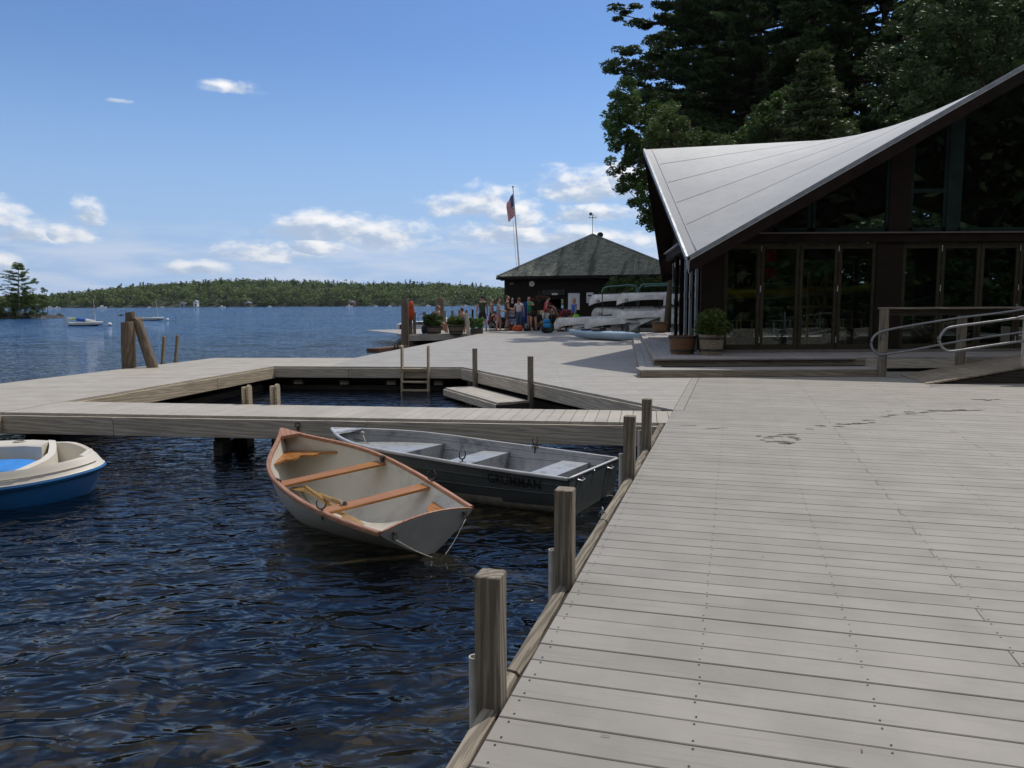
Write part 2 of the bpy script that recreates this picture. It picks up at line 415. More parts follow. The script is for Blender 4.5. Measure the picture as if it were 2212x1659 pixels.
for j in range(ny_ - 1):
    for i in range(nx_ - 1):
        a = j * nx_ + i; fs.append((a, a + 1, a + nx_ + 1, a + nx_))
mb.add(vs, fs); tag(mb.build('lake_bed', bed_mat(), smooth=True), kind='structure')

# ================================================================== decks
def clip_poly(poly, v0, v1):
    """convex polygon clipped to v0 <= y <= v1"""
    def cut(P, lim, sgn):
        out = []
        for i in range(len(P)):
            a, b = P[i], P[(i + 1) % len(P)]
            da, db = sgn * (a[1] - lim), sgn * (b[1] - lim)
            if da >= 0: out.append(a)
            if da * db < 0:
                t = da / (da - db); out.append((a[0] + t * (b[0] - a[0]), a[1] + t * (b[1] - a[1])))
        return out
    P = cut(poly, v0, 1)
    return cut(P, v1, -1) if P else P
def deck(name, pieces, mat, rz, pitch=0.149, gap=0.006, thick=0.035, ztop=0.0, joints=None, screws=None, phase=0.0, scr_r=0.0045, parent=None, double=True):
    """boards run along local X; each board is its own solid"""
    mb = MB(); c, s = math.cos(-rz), math.sin(-rz)
    ji = 0
    for poly in pieces:
        L = [(x * c - y * s, x * s + y * c) for x, y in poly]
        ys = [p[1] for p in L]
        k = math.floor((min(ys) - phase) / pitch)
        while k * pitch + phase < max(ys):
            v0 = k * pitch + phase + gap / 2; v1 = v0 + pitch - gap
            st = clip_poly(L, v0, v1)
            if len(st) > 2:
                xs = [p[0] for p in st]; x0, x1 = min(xs), max(xs)
                cuts = [x0 - 1, x1 + 1]
                if joints:
                    o = joints[k % len(joints)]; L_ = 4.88
                    cs = [o + i * L_ for i in range(math.ceil((x0 - o) / L_), math.floor((x1 - o) / L_) + 1)]
                    cuts = [x0 - 1] + cs + [x1 + 1]
                for i in range(len(cuts) - 1):
                    sw = [(y, x) for x, y in st]
                    q = clip_poly(sw, cuts[i] + .0006, cuts[i + 1] - .0006)
                    q = [(y, x) for x, y in q]
                    q = [q[j] for j in range(len(q)) if math.dist(q[j], q[j - 1]) > 1e-4]
                    if len(q) > 2:
                        a = sum(q[j - 1][0] * q[j][1] - q[j][0] * q[j - 1][1] for j in range(len(q)))
                        if a < 0: q = q[::-1]
                        dz = random.uniform(-.0012, .0012)
                        # rounded upper arris
                        cx_ = sum(p[0] for p in q) / len(q); cy_ = (v0 + v1) / 2
                        top = [(p[0] + (0.003 if p[0] < cx_ else -0.003), p[1] + (0.003 if p[1] < cy_ else -0.003)) for p in q]
                        n = len(q); zt = ztop + dz
                        vs = [(*p, zt - thick) for p in q] + [(*p, zt - .003) for p in q] + [(*p, zt) for p in top]
                        fs = [tuple(range(2 * n, 3 * n))] + [(j, (j + 1) % n, n + (j + 1) % n, n + j) for j in range(n)] + [(n + j, n + (j + 1) % n, 2 * n + (j + 1) % n, 2 * n + j) for j in range(n)]
                        mb.mat(0).add(vs, fs)
                if screws:
                    mb.mat(1)
                    xo, sp, lim = screws
                    for i in range(math.ceil((x0 + .02 - xo) / sp), math.floor((x1 - .02 - xo) / sp) + 1):
                        xx = xo + i * sp
                        wx = xx * c + v0 * s; wy = -xx * s + v0 * c
                        if wx * wx + wy * wy > lim * lim or wy < 0: continue
                        for vv in (v0 + .022, v1 - .022):
                            jx = xx + random.uniform(-.006, .006); jy = vv + random.uniform(-.004, .004)
                            if random.random() < .04: continue
                            n = 6; mb.add([(jx + scr_r * math.cos(a), jy + scr_r * math.sin(a), ztop + .0021) for a in [2 * math.pi * q / n for q in range(n)]], [tuple(range(n))])
            k += 1
    o = mb.build(name, [mat, M_SCREW], parent, rz=rz, fix=False)
    return o

E0 = at(1455, 885); E_AZ = R(16.1)
ee = Vector((math.sin(E_AZ), math.cos(E_AZ), 0)); en = Vector((math.cos(E_AZ), -math.sin(E_AZ), 0))
def edge_pt(s, off=0.0, z=0.0):
    p = E0 + ee * s + en * off; return Vector((p.x, p.y, z))
I1, I2 = at(1000, 793), at(591, 791)
a_, b_ = edge_pt(-14), edge_pt(4.75)
near_poly = [(a_.x, a_.y), (14, -3.5), (14, 17.6), (4.3, 17.6), (b_.x + .12, b_.y), (edge_pt(0, .13).x, edge_pt(0, .13).y), (E0.x, E0.y)]
SC0 = en.dot(edge_pt(0, .05).to_2d().to_3d()) if False else None
# local x of the first screw row: distance along en from the edge
loc_x0 = E0.x * math.cos(E_AZ) - E0.y * math.sin(E_AZ)
wedge = [(a_.x, a_.y), (14, -3.5), (14, 17.6), (b_.x + .12 + .8, 17.6), (edge_pt(4.75, .13).x, edge_pt(4.75, .13).y), (edge_pt(0, .13).x, edge_pt(0, .13).y), (edge_pt(0, 0).x, edge_pt(0, 0).y)]
near_pieces = [[tuple(edge_pt(-14)[:2]), tuple(edge_pt(-14, 30)[:2]), tuple(edge_pt(0, 30)[:2]), tuple(edge_pt(0)[:2])],
               [tuple(edge_pt(0, .135)[:2]), tuple(edge_pt(0, 30)[:2]), tuple(edge_pt(7.5, 30)[:2]), tuple(edge_pt(7.5, .135)[:2])]]
o = deck('near_deck', near_pieces, M_DECK, -E_AZ, pitch=0.1491, joints=[loc_x0 + 4.3, loc_x0 + 1.86, loc_x0 + 3.08], screws=(loc_x0 + .045, .61, 16), phase=0.03)
tag(o, kind='structure')
mb = MB(); L_ = 5.2
mb.box((0, 0, -.0175), (L_, .125, .035))
pth = edge_pt(L_ / 2 + .01, .066)
sb = mb.build('border_board', M_DECK, o); sb.rotation_euler = (0, 0, R(90)); 
sb.matrix_parent_inverse = Matrix.Identity(4)
mloc = Matrix.Rotation(-o.rotation_euler.z, 4, 'Z') @ Matrix.Translation(pth) @ Matrix.Rotation(R(90) - E_AZ, 4, 'Z')
sb.matrix_local = mloc

q0 = edge_pt(0, -.004); qn = edge_pt(36, -.004)
A1 = [(q0.x, q0.y), (qn.x, qn.y), (-1.0, 46), (I1.x, 39.2), (I1.x, I1.y)]
O2 = at(765, 773); O1 = at(465, 773)
yI = I1.y + (I2.y - I1.y) * ((O2.x - I1.x) / (I2.x - I1.x))
A2 = [(I1.x, I1.y), (I1.x, 39.2), (O2.x, O2.y), (O2.x, yI)]
o = deck('main_deck', [A1, A2], M_DECK_FAR, R(-1.2), pitch=0.1491, gap=.005, joints=[0.6, 3.0, 1.8], screws=(0, .61, 20))
tag(o, kind='structure')
FC = at(143, 866); FN0 = at(5, 889)
A3 = [(O2.x, yI), (O2.x, O2.y), (O1.x, O1.y), (I2.x, I2.y)]
A4 = [(I2.x, I2.y), (O1.x, O1.y), (-10.6, 8.6), (-7.6, 8.6), (FN0.x, FN0.y), (FC.x, FC.y)]
o = deck('pier', [A3, A4], M_DECK_PIER, R(-1.2), pitch=0.1491, gap=.005, joints=[-8, -6.5])
tag(o, kind='structure')
FN1, FF1 = at(1440, 912), at(1455, 887)
w_az = math.atan2(FN1.y - FN0.y, FN1.x - FN0.x)
fin = [(FN0.x, FN0.y), (FN1.x, FN1.y), (FF1.x - .02, FF1.y), (FC.x, FC.y)]
o = deck('walkway', [fin], M_DECK_PIER, w_az + R(90) - R(2), pitch=0.1491, gap=.006, ztop=-.008)
tag(o, kind='structure')

# ------------------------------------------------------------------ fascias and timbers (each board is a mesh with its grain along local X)
def board(name, a, b, h, t, z, mat, parent=None, drop=0.0, bev=.004, wav=0.0):
    """board from a to b (centre line, plan), top at z, height h, thickness t"""
    a, b = Vector(a), Vector(b); L = (b - a).to_2d().length
    mb = MB()
    if wav:
        n = max(4, int(L / .08)); rings = []
        for i in range(n + 1):
            x = -L / 2 + L * i / n; q = wav * (math.sin(x * 5.1) * .5 + math.sin(x * 13.7 + 1) * .3 + random.uniform(-.3, .3))
            hh = -wav * .5 * (1 + math.sin(x * 7.3 + 2))
            rings.append([(x, -t / 2 - q, -h), (x, t / 2, -h), (x, t / 2, hh * .4), (x, t / 4, hh * .2), (x, -t / 4 - q, hh), (x, -t / 2 - q, hh - .012)])
        mb.loft(rings, True, True)
    else: mb.box((0, 0, -h / 2), (L, t, h), bev=bev)
    o = mb.build(name, mat, parent, smooth='auto' if wav else False)
    mid = (a + b) / 2
    o.location = (mid.x, mid.y, z); o.rotation_euler = (0, 0, math.atan2(b.y - a.y, b.x - a.x))
    return o
def thing_parts(root, objs):
    """parent already placed boards to a thing sitting at the origin"""
    for o in objs: o.parent = root
fasc_n = [0]
def fascia(label, segs, h=.235, t=.045, z=-.037, mat=M_OLD, out=1):
    root = empty('fascia', (0, 0, 0), label=label, cat='fascia board', group='timber fascias along the dock edges')
    for a, b in segs:
        a, b = Vector(a), Vector(b); d = (b - a).normalized(); nn = Vector((d.y, -d.x, 0)) * out
        board('plank', a + nn * t / 2 + d * .003, b + nn * t / 2 - d * .003, h, t, z, mat, root)
    return root
fw = (FN1 - FN0).normalized()
j1 = at(238, 895); j2 = at(790, 903)
def on_line(a, b, p): d = (b - a).normalized(); return a + d * (p - a).dot(d)
J1, J2 = on_line(FN0, FN1, j1), on_line(FN0, FN1, j2)
fn_end = FN1 + fw * .10
fascia('grey timber fascia of the narrow walkway facing the rowboats', [(FN0, J1), (J1, J2), (J2, fn_end)], h=.245, t=.05, z=-.045)
M1_, M2_ = on_line(I1, I2, at(757, 791)), on_line(I1, I2, at(905, 792))
fascia('timber fascia on the far side of the swimming inlet behind the ladder', [(I2, M1_), (M1_, I1)], h=.22, mat=M_OLD, z=-.036)
K1 = on_line(I1, E0, at(1145, 823)); 
fascia('long knotty timber fascia slanting along the right side of the inlet', [(I1, K1), (K1, E0 - (E0 - I1).normalized() * .25)], h=.235, mat=M_OLD)
fm = on_line(FC, I2, at(450, 812))
fascia('warm brown timber fascia of the left pier above the dark inlet', [(FC, fm), (fm, I2)], h=.235, mat=M_OLD_WARM)
fascia('short end fascia of the left pier by the frame edge', [(FN0 + Vector((-.02, -1.6, 0)), FN0 + Vector((-.02, -.06, 0)))], h=.25, mat=M_OLD_WARM)
fascia('outer fascia of the main deck towards the open lake', [(at(1040, 721), O2), (O2, O1), (O1, Vector((-10.6, 8.6, 0)))], h=.22, t=.045, out=-1)

# near deck: skirt board and the weathered edge trim
root = empty('edge_trim', label='weathered grey trim timber lining the near deck edge', cat='edge timber')
for s0, s1 in ((-12.0, -8.98), (-8.95, -7.62), (-7.60, -5.42), (-5.40, -3.98), (-3.96, -1.62), (-1.60, -.02)):
    board('trim_plank', edge_pt(s0, -.052), edge_pt(s1, -.052), .13, .05, -.012, M_POST, root, wav=.008)
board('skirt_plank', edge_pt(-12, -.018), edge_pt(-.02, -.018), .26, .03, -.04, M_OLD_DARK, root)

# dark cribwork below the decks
root = empty('dock_crib', label='dark timber cribwork beneath the decks', cat='dock support')
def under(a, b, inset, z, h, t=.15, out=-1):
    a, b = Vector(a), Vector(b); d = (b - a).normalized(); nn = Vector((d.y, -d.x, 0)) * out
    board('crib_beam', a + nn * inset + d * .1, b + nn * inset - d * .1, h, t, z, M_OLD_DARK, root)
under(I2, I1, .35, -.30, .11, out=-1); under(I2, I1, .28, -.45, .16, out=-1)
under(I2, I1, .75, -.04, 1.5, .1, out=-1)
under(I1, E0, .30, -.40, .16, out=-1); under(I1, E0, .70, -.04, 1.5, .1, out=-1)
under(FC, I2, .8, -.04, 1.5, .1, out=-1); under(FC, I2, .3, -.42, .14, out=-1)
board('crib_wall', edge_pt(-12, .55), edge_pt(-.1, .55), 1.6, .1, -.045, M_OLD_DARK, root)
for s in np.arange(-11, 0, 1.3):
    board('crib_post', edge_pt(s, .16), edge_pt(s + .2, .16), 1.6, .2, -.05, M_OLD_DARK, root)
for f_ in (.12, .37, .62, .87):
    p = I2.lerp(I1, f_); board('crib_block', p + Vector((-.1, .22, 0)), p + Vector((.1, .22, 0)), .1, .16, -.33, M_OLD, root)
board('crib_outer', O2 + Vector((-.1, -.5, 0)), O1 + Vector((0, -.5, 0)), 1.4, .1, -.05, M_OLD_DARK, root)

# support of the walkway
s_root = empty('walkway_support', label='dark stacked timber blocks holding up the narrow walkway', cat='dock support')
p = at(470, 933, -.28); Yp = p.y
def blk(nm, x0, x1, y0, y1, Y, dep, mat, rz=0.0):
    a = atY(x0, y0, Y); b = atY(x1, y1, Y); mb = MB()
    mb.box(((a.x + b.x) / 2, Y + dep / 2, (a.z + b.z) / 2), (abs(b.x - a.x), dep, abs(a.z - b.z)), bev=.006)
    return mb.build(nm, mat, s_root)
Yq = FN0.lerp(FN1, .35).y + .12
blk('block', 462, 481, 934, 952, Yq, .7, M_OLD_DARK)
blk('block', 460, 483, 954, 1012, Yq - .05, .3, M_OLD_DARK)
blk('block', 484, 496, 956, 1012, Yq + .3, .3, M_OLD_DARK)
blk('beam', 481, 540, 934, 944, Yq + .1, .9, M_OLD_DARK)
blk('pier_block', 504, 536, 944, 1015, Yq + .45, .3, M_OLD_DARK)

def post4(a, wdt, zt, zb, rz, mat, name='dock_post', lean=(0, 0), chamfer=.006, label=None, group=None, cat='post', dep=None):
    """square post with grain along its length"""
    L = zt - zb; mb = MB()
    n = 5; rings = []
    dep = dep or wdt
    for i in range(n + 1):
        x = -L + L * i / n if i < n else 0
        j = 0.0 if i == n else .0015
        sx, sy = wdt / 2, dep / 2; c = chamfer
        rings.append([(x, yy * 1 + random.uniform(-j, j), zz + random.uniform(-j, j)) for yy, zz in ((-sx, -sy + c), (-sx + c, -sy), (sx - c, -sy), (sx, -sy + c), (sx, sy - c), (sx - c, sy), (-sx + c, sy), (-sx, sy - c))])
    r = rings[-1]
    rings.append([(.004, p[1] * .9, p[2] * .9) for p in r])
    mb.loft(rings, True, True)
    o = mb.build(name, mat)
    # local X up
    M = Matrix.Translation((a[0], a[1], zt)) @ Matrix.Rotation(rz, 4, 'Z') @ Matrix.Rotation(lean[0], 4, 'X') @ Matrix.Rotation(lean[1], 4, 'Y') @ Matrix.Rotation(R(-90), 4, 'Y')
    o.matrix_world = M
    if label: tag(o, label, cat, group)
    return o
def edge_s(x, y):
    p = at(x, y); return (p - E0).dot(ee)
G_POST = 'square mooring posts along the near deck edge'
for (bx, by, tx, ty, lab, pipe) in ((1063, 1495, 1030, 1240, 'nearest square mooring post with cracked top at the deck edge', (992, 1418)),
                                    (1223, 1245, 1200, 1057, 'second square mooring post, standing beside the stern of the aluminium boat', (1173, 1187)),
                                    (1368, 1023, 1355, 899, 'third square mooring post in front of the walkway end', (1337, 980)),
                                    (1405, 963, 1393, 862, 'farthest square mooring post, rising beside the walkway end', (1378, 930))):
    s = edge_s(bx, by) - .05; c = edge_pt(s, -.058)
    pr = (c.x - PX_CX * 0)
    zt = atY(tx, ty, c.y).z
    post4((c.x, c.y), .094, zt, -1.7, -E_AZ, M_POST, label=lab, group=G_POST)
    pc = edge_pt(s + .02, -.058 - .047 - .022)
    zp = atY(pipe[0], pipe[1], pc.y).z
    mb = MB(); mb.lathe([(.0215, -1.2 - zp), (.0215, 0), (.017, 0), (.017, -.06)], n=14, cap=False)
    tag(mb.build('bumper_pipe', M_PVC, smooth='auto', loc=(pc.x, pc.y, zp)), 'white plastic bumper pipe strapped beside the ' + lab.split(' square')[0] + ' mooring post', 'pipe', 'plastic bumper pipes on the mooring posts')
# inlet posts on the slanting fascia
di = (E0 - I1).normalized(); ni = Vector((di.y, -di.x, 0)); azi = math.atan2(di.y, di.x)
for gx, gy, ty, lab in ((1034, 800, 753, 'slim square post on the slanting inlet edge, nearer the ladder'), (1145, 825, 770, 'slim square post on the slanting inlet edge above the boarding step')):
    p = on_line(I1, E0, at(gx, gy)) + ni * (.045 + .045)
    zt = atY(gx, ty, p.y).z
    post4((p.x, p.y), .085, zt, -1.3, azi, M_POST, label=lab, group='slim posts along the inlet edge', lean=(0, 0))
# boarding step (a low platform hung in the inlet)
pa = on_line(I1, E0, at(1034, 800)); pb = on_line(I1, E0, at(1150, 826))
t_root = empty('boarding_step', label='low timber boarding step hung inside the inlet', cat='step platform')
st_z = -.33; Ls = (pb - pa).length; wS = .62
dk = deck('step_boards', [[(pa + di * .04 + ni * .16)[:2], (pb - di * .02 + ni * .16)[:2], (pb - di * .02 + ni * (.16 + wS))[:2], (pa + di * .04 + ni * (.16 + wS))[:2]][::-1]], M_DECK_PIER, azi, pitch=.1491, ztop=st_z, parent=t_root)
board('step_face', pa + di * .02 + ni * (.18 + wS), pb + ni * (.18 + wS), .13, .04, st_z - .036, M_OLD, t_root)
board('step_face', pb + ni * .18, pb + ni * (.2 + wS), .13, .04, st_z - .036, M_OLD_DARK, t_root)
board('step_face', pa + ni * .18, pa + ni * (.2 + wS), .13, .04, st_z - .036, M_OLD_DARK, t_root)
for q in (pa + di * .2, pb - di * .2):
    post4((q + ni * .2)[:2], .09, st_z - .04, -1.4, azi, M_OLD_DARK, name='step_leg').parent = t_root

def ladder_rail(mb, p, zt, zb, w_, th, nrm, side, bow=0.0):
    """flat rail with rounded top; w_ across nrm direction"""
    nrm = Vector(nrm).normalized(); side = Vector(side).normalized()
    prof = []
    n = 8
    out = [(-w_ / 2, zb), (w_ / 2, zb)] + [(w_ / 2 * math.cos(a), zt - w_ / 2 + w_ / 2 * math.sin(a)) for a in [math.pi * k / n for k in range(n + 1)]]
    vs = []
    for sgn in (-1, 1):
        for u, z in out:
            q = Vector(p) + nrm * (u + bow * (z - zb)) + side * (sgn * th / 2); vs.append((q.x, q.y, z))
    m = len(out)
    fs = [tuple(range(m)), tuple(range(m, 2 * m))[::-1]] + [(i, (i + 1) % m, m + (i + 1) % m, m + i) for i in range(m)]
    mb.add(vs, fs)
# swim ladder on the far side of the inlet
lp0 = on_line(I2, I1, at(872, 792)); lp1 = on_line(I2, I1, at(929, 792)); dl = (I1 - I2).normalized(); nl = Vector((dl.y, -dl.x, 0))
lr = empty('swim_ladder', label='grey timber swim ladder rising above the far side of the inlet', cat='ladder')
for p in (lp0, lp1):
    mb = MB(); ladder_rail(mb, p + nl * .13, .50, -.85, .13, .042, nl, dl, bow=-.05); mb.build('rail', M_OLD_WARM, lr)
for z in (-.02, -.31, -.50, -.72):
    board('rung', lp0 + nl * .15 + dl * .02, lp1 + nl * .15 - dl * .02, .04, .11, z, M_OLD_WARM, lr)
# ladder on the walkway's far edge
fd = (FF1 - FC).normalized(); fn_ = Vector((fd.y, -fd.x, 0)); laz = math.atan2(fd.y, fd.x)
w1 = on_line(FC, FF1, at(508, 876)); w2 = on_line(FC, FF1, at(574, 876))
lr = empty('walkway_ladder', label='pale timber ladder on the far edge of the narrow walkway', cat='ladder')
for p, yy in ((w1, 836), (w2, 834)):
    zt = atY(510, yy, p.y).z
    o = post4((p - fn_ * .07)[:2], .075, zt - .01, -1.3, laz, M_OLD_WARM, name='ladder_post', dep=.05); o.parent = lr
    mb = MB(); ladder_rail(mb, p - fn_ * .115 + fd * .055, zt + .02, -1.2, .11, .035, fn_, fd); mb.build('rail', M_OLD_WARM, lr)
for z in (-.34, -.60):
    board('rung', w1 - fn_ * .12 + fd * .06, w2 - fn_ * .12, .04, .1, z, M_OLD_WARM, lr)

# round piles at the left pier
def pile(name, pts, radii, label, group=None, mat=M_PILE, n=18, cap=True):
    mb = MB(); P = [Vector(p) for p in pts]
    N = 14; rings = []
    for i in range(N + 1):
        f = i / N * (len(P) - 1); k = min(int(f), len(P) - 2); q = P[k].lerp(P[k + 1], f - k); r = radii[k] + (radii[k + 1] - radii[k]) * (f - k)
        rings.append([(q.x + r * (1 + .05 * math.sin(3 * a + i * .4) + random.uniform(-.025, .025)) * math.cos(a), q.y + r * (1 + .05 * math.cos(2 * a + i)) * math.sin(a), q.z) for a in [2 * math.pi * j / n for j in range(n)]])
    top = P[-1]; r = radii[-1]
    rings.append([(top.x + r * .9 * math.cos(a), top.y + r * .9 * math.sin(a), top.z + .02 + .01 * math.cos(a)) for a in [2 * math.pi * j / n for j in range(n)]])
    # rotate so local X runs up: build in local frame
    base = P[0]; axis = (P[-1] - P[0]).normalized(); q = axis.to_track_quat('X', 'Z'); Mi = (Matrix.Translation(base) @ q.to_matrix().to_4x4()).inverted()
    mb.loft([[Mi @ Vector(p) for p in r_] for r_ in rings], True, True)
    o = mb.build(name, mat, smooth='auto'); o.matrix_world = Matrix.Translation(base) @ q.to_matrix().to_4x4()
    return tag(o, label, 'pile', group)
GP = 'round timber piles off the left pier'
pY = at(275, 797).y + .28
def PY(x, y, Y): return atY(x, y, Y)
pile('timber_pile', [PY(275, 797, pY) - Vector((0, 0, 1.6)), PY(274, 697, pY)], [.142, .132], 'thick upright brown pile beside the left pier', GP)
pile('timber_pile', [PY(281, 797, pY + .4) - Vector((0, 0, 1.6)), PY(281, 676, pY + .4)], [.11, .108], 'taller pile standing behind the thick brown pile', GP)
pile('timber_pile', [PY(329, 790, pY + .1) - Vector((-.35, 0, 1.3)), PY(329, 790, pY + .1), PY(297, 694, pY + .2)], [.13, .125, .105], 'slanting pile with lichen leaning against the brown piles', GP)
mb = MB(); mb.cyl(PY(290, 694, pY + .15), PY(303, 690, pY + .35), .075, .07, 12); tag(mb.build('pile_stub', M_PILE, smooth='auto'), 'short round stub wedged on top of the leaning pile', 'timber stub')
for x0, y0, x1, y1, lab in ((346, 786, 355, 727, 'short slanted grey stake beside the leaning pile'), (375, 782, 384, 724, 'short slanted grey stake farthest right on the left pier')):
    p0 = at(x0, y0) + Vector((0, .12, 0)); p1 = atY(x1, y1, p0.y)
    lean = math.atan2(p1.x - p0.x, p1.z)
    o = post4((p1.x, p1.y), .115, p1.z, -1.0, 0, M_POST, lean=(0, lean), label=lab, group='slanted stakes on the left pier', dep=.05, name='wooden_stake')

# ring and chain on the walkway fascia
rp = on_line(FN0, FN1, at(639, 902)) + Vector((fw.y, -fw.x, 0)) * .055
mb = MB()
def ring(mb, c, r, t, ax='Y', n=16, M=None):
    pts = [(c[0] + r * math.cos(2 * math.pi * k / n), c[1], c[2] + r * math.sin(2 * math.pi * k / n)) if ax == 'Y' else (c[0], c[1] + r * math.cos(2 * math.pi * k / n), c[2] + r * math.sin(2 * math.pi * k / n)) for k in range(n + 1)]
    mb.tube([M @ Vector(p) for p in pts] if M else pts, t, 6)
ring(mb, (rp.x, rp.y - .01, -.10), .032, .006)
mb.cyl((rp.x, rp.y - .0, -.07), (rp.x, rp.y + .04, -.07), .012, n=8)
for k in range(7): ring(mb, (rp.x + .004 * (k % 2), rp.y - .01, -.135 - k * .026), .017, .005, 'Y' if k % 2 else 'X', 10)
tag(mb.build('mooring_ring', M_RUSTY, smooth=True), 'rusty ring and chain hanging on the walkway fascia', 'mooring ring')
# small eye ring on the near edge trim
ep = edge_pt(edge_s(1300, 1105), -.085)
mb = MB(); ring(mb, (ep.x, ep.y, .0), .03, .005, 'X'); ring(mb, (ep.x, ep.y, -.02), .022, .004, 'Y')
tag(mb.build('eye_ring', M_STEEL, smooth=True), 'small steel eye ring on the near deck edge', 'mooring ring')

# wet footprints on the deck: thin irregular puddles
M_WET = pm('wet_patch', (.15, .14, .128), (.19, .18, .165), scale=20, rough=.30)
mb = MB()
spots = [(1650, 943, .10, .03), (1672, 941, .16, .035), (1700, 940, .14, .03), (1716, 945, .1, .05), (1693, 955, .13, .03), (1712, 957, .18, .04), (1726, 950, .09, .04), (1662, 950, .09, .025), (1678, 957, .1, .03), (1752, 927, .09, .025), (1776, 921, .13, .025), (1812, 917, .16, .03), (1792, 919, .12, .02), (1862, 913, .13, .03), (1850, 916, .12, .025), (1883, 908, .15, .02), (1960, 892, .2, .03), (1975, 895, .13, .025), (1932, 897, .11, .02), (1950, 888, .15, .02), (2010, 890, .12, .02), (2040, 887, .35, .045), (2067, 886, .25, .03), (1915, 899, .1, .02), (2124, 864, .16, .04), (2152, 863, .12, .025), (1633, 942, .07, .02), (1560, 925, .11, .012), (1500, 920, .12, .012), (1475, 920, .1, .01), (1525, 926, .1, .01)]
for x, y, a, b in spots:
    p = at(x, y)
    for rep in range(2 if a > .1 else 1):
        ox, oy = random.gauss(0, a * .5), random.gauss(0, b * 1.2)
        n = 14; ph = random.uniform(0, 6); sc = random.uniform(.3, .6)
        ring_ = []
        for k in range(n):
            an = 2 * math.pi * k / n; rr = sc * (1 + .4 * math.sin(2 * an + ph) + .3 * math.sin(5 * an + ph * 2) + random.uniform(-.15, .15))
            ring_.append((p.x + ox + a * rr * math.cos(an), p.y + oy + b * 2 * rr * math.sin(an), .0032 + rep * .0004))
        mb.add(ring_, [tuple(range(n))])
tag(mb.build('wet_patches', M_WET, fix=False), 'dark wet footprints trailing across the near deck', kind='stuff')
# ================================================================== ROWING BOATS
ST = [0, .25, .5, .75, .93, 1.0]
def spline(xs, ys):
    n = len(xs); h = np.diff(xs); A = np.zeros((n, n)); r = np.zeros(n); A[0, 0] = A[-1, -1] = 1
    for i in range(1, n - 1):
        A[i, i - 1] = h[i - 1]; A[i, i] = 2 * (h[i - 1] + h[i]); A[i, i + 1] = h[i]; r[i] = 3 * ((ys[i + 1] - ys[i]) / h[i] - (ys[i] - ys[i - 1]) / h[i - 1])
    c = np.linalg.solve(A, r)
    def f(t):
        i = min(max(int(np.searchsorted(xs, t)) - 1, 0), n - 2); d = t - xs[i]
        b = (ys[i + 1] - ys[i]) / h[i] - h[i] * (2 * c[i] + c[i + 1]) / 3; dd = (c[i + 1] - c[i]) / (3 * h[i])
        return ys[i] + b * d + c[i] * d * d + dd * d ** 3
    return f
class Hull:
    """open boat: local X from stern to bow, Y to port, Z up from the waterline"""
    def __init__(s, L, beams, sheer, keel, px, pz, bow_rake=.12):
        s.L, s.bs = L, spline(ST, list(beams) + [0.0]); s.sh = sheer; s.keel = keel; s.px, s.pz = px, pz; s.rake = bow_rake
    def zs(s, t): z = s.sh; return z[0] * (1 - t) * (1 - 2 * t) + 4 * z[1] * t * (1 - t) + z[2] * t * (2 * t - 1)
    def zk(s, t): return s.keel(t)
    def b(s, t): return max(s.bs(t), 0.0)
    def pt(s, t, u, off=0.0):
        """u from 0 (gunwale) to 1 (keel), port side; off moves inward"""
        b = max(s.b(t) - off, 0.0); a = u * math.pi / 2
        y = b * max(math.cos(a), 0) ** s.px(t); zb = s.zk(t) + off
        fz = max(math.sin(a), 0) ** s.pz(t)
        z = s.zs(t) - (s.zs(t) - zb) * fz
        x = s.L * t - s.rake * max(0, (t - .8) / .2) ** 2 * fz
        return Vector((x, y, z))
    def shell(s, off, n=36, m=14, t0=0.0, t1=1.0):
        rings = []
        for i in range(n + 1):
            t = t0 + (t1 - t0) * (1 - (1 - i / n) ** 1.25)
            half = [s.pt(t, j / m, off) for j in range(m + 1)]
            rings.append([Vector(p) for p in half] + [Vector((p.x, -p.y, p.z)) for p in half[-2::-1]])
        return rings
    def inner_halfwidth(s, t, z, off=.02):
        lo, hi = 0.0, 1.0
        for _ in range(24):
            mid = (lo + hi) / 2
            if s.pt(t, mid, off).z > z: lo = mid
            else: hi = mid
        return s.pt(t, lo, off).y
M_CREAM = pm('cream_paint', (.58, .56, .49), (.34, .32, .27), scale=2.4, rough=.42, contrast=(.48, .82), detail=6)
M_HULLW = pm('white_hull_paint', (.56, .55, .51), (.40, .39, .36), scale=2.5, rough=.35, contrast=(.5, .85), detail=6)
M_VARN = wood_mat('varnished_wood', (.40, .185, .062), (.29, .12, .035), (.16, .06, .02), rough=.32, gs=1.2, knots=False, bump=.1)
M_GUNW = wood_mat('gunwale_wood', (.40, .215, .135), (.32, .16, .095), (.20, .10, .06), rough=.4, knots=False, bump=.1)
M_OARW = wood_mat('oar_wood', (.34, .21, .08), (.25, .15, .055), (.12, .07, .035), rough=.45, knots=False)

DL = 2.905
dh = Hull(DL, (.427, .545, .583, .432, .113), (.265, .367, .626),
          lambda t: -.02 - .12 * math.sin(min(t, .85) / .85 * math.pi * .9) * (1 if t < .9 else 1) + (max(0, t - .72) / .28) ** 2.6 * .40,
          lambda t: 1.8 - 1.15 * min(t / .5, 1) + .25 * max(0, t - .6), lambda t: 1.75 - .35 * min(t / .5, 1))
def boat_frame(x0, y0, th, heel):
    return Matrix.Translation((x0, y0, WZ)) @ Matrix.Rotation(math.atan2(math.cos(th), math.sin(th)), 4, 'Z') @ Matrix.Rotation(heel, 4, 'X')
din = empty('rowing_dinghy', label='cream rowing dinghy with varnished seats and wooden gunwale on the dark water', cat='rowboat')
din.matrix_world = boat_frame(-.658, 5.938, -.667, -.063)
mb = MB()
outer = dh.shell(0); inner = dh.shell(.016)
mb.mat(0).loft(outer, False)
mb.mat(1).loft(inner, False)
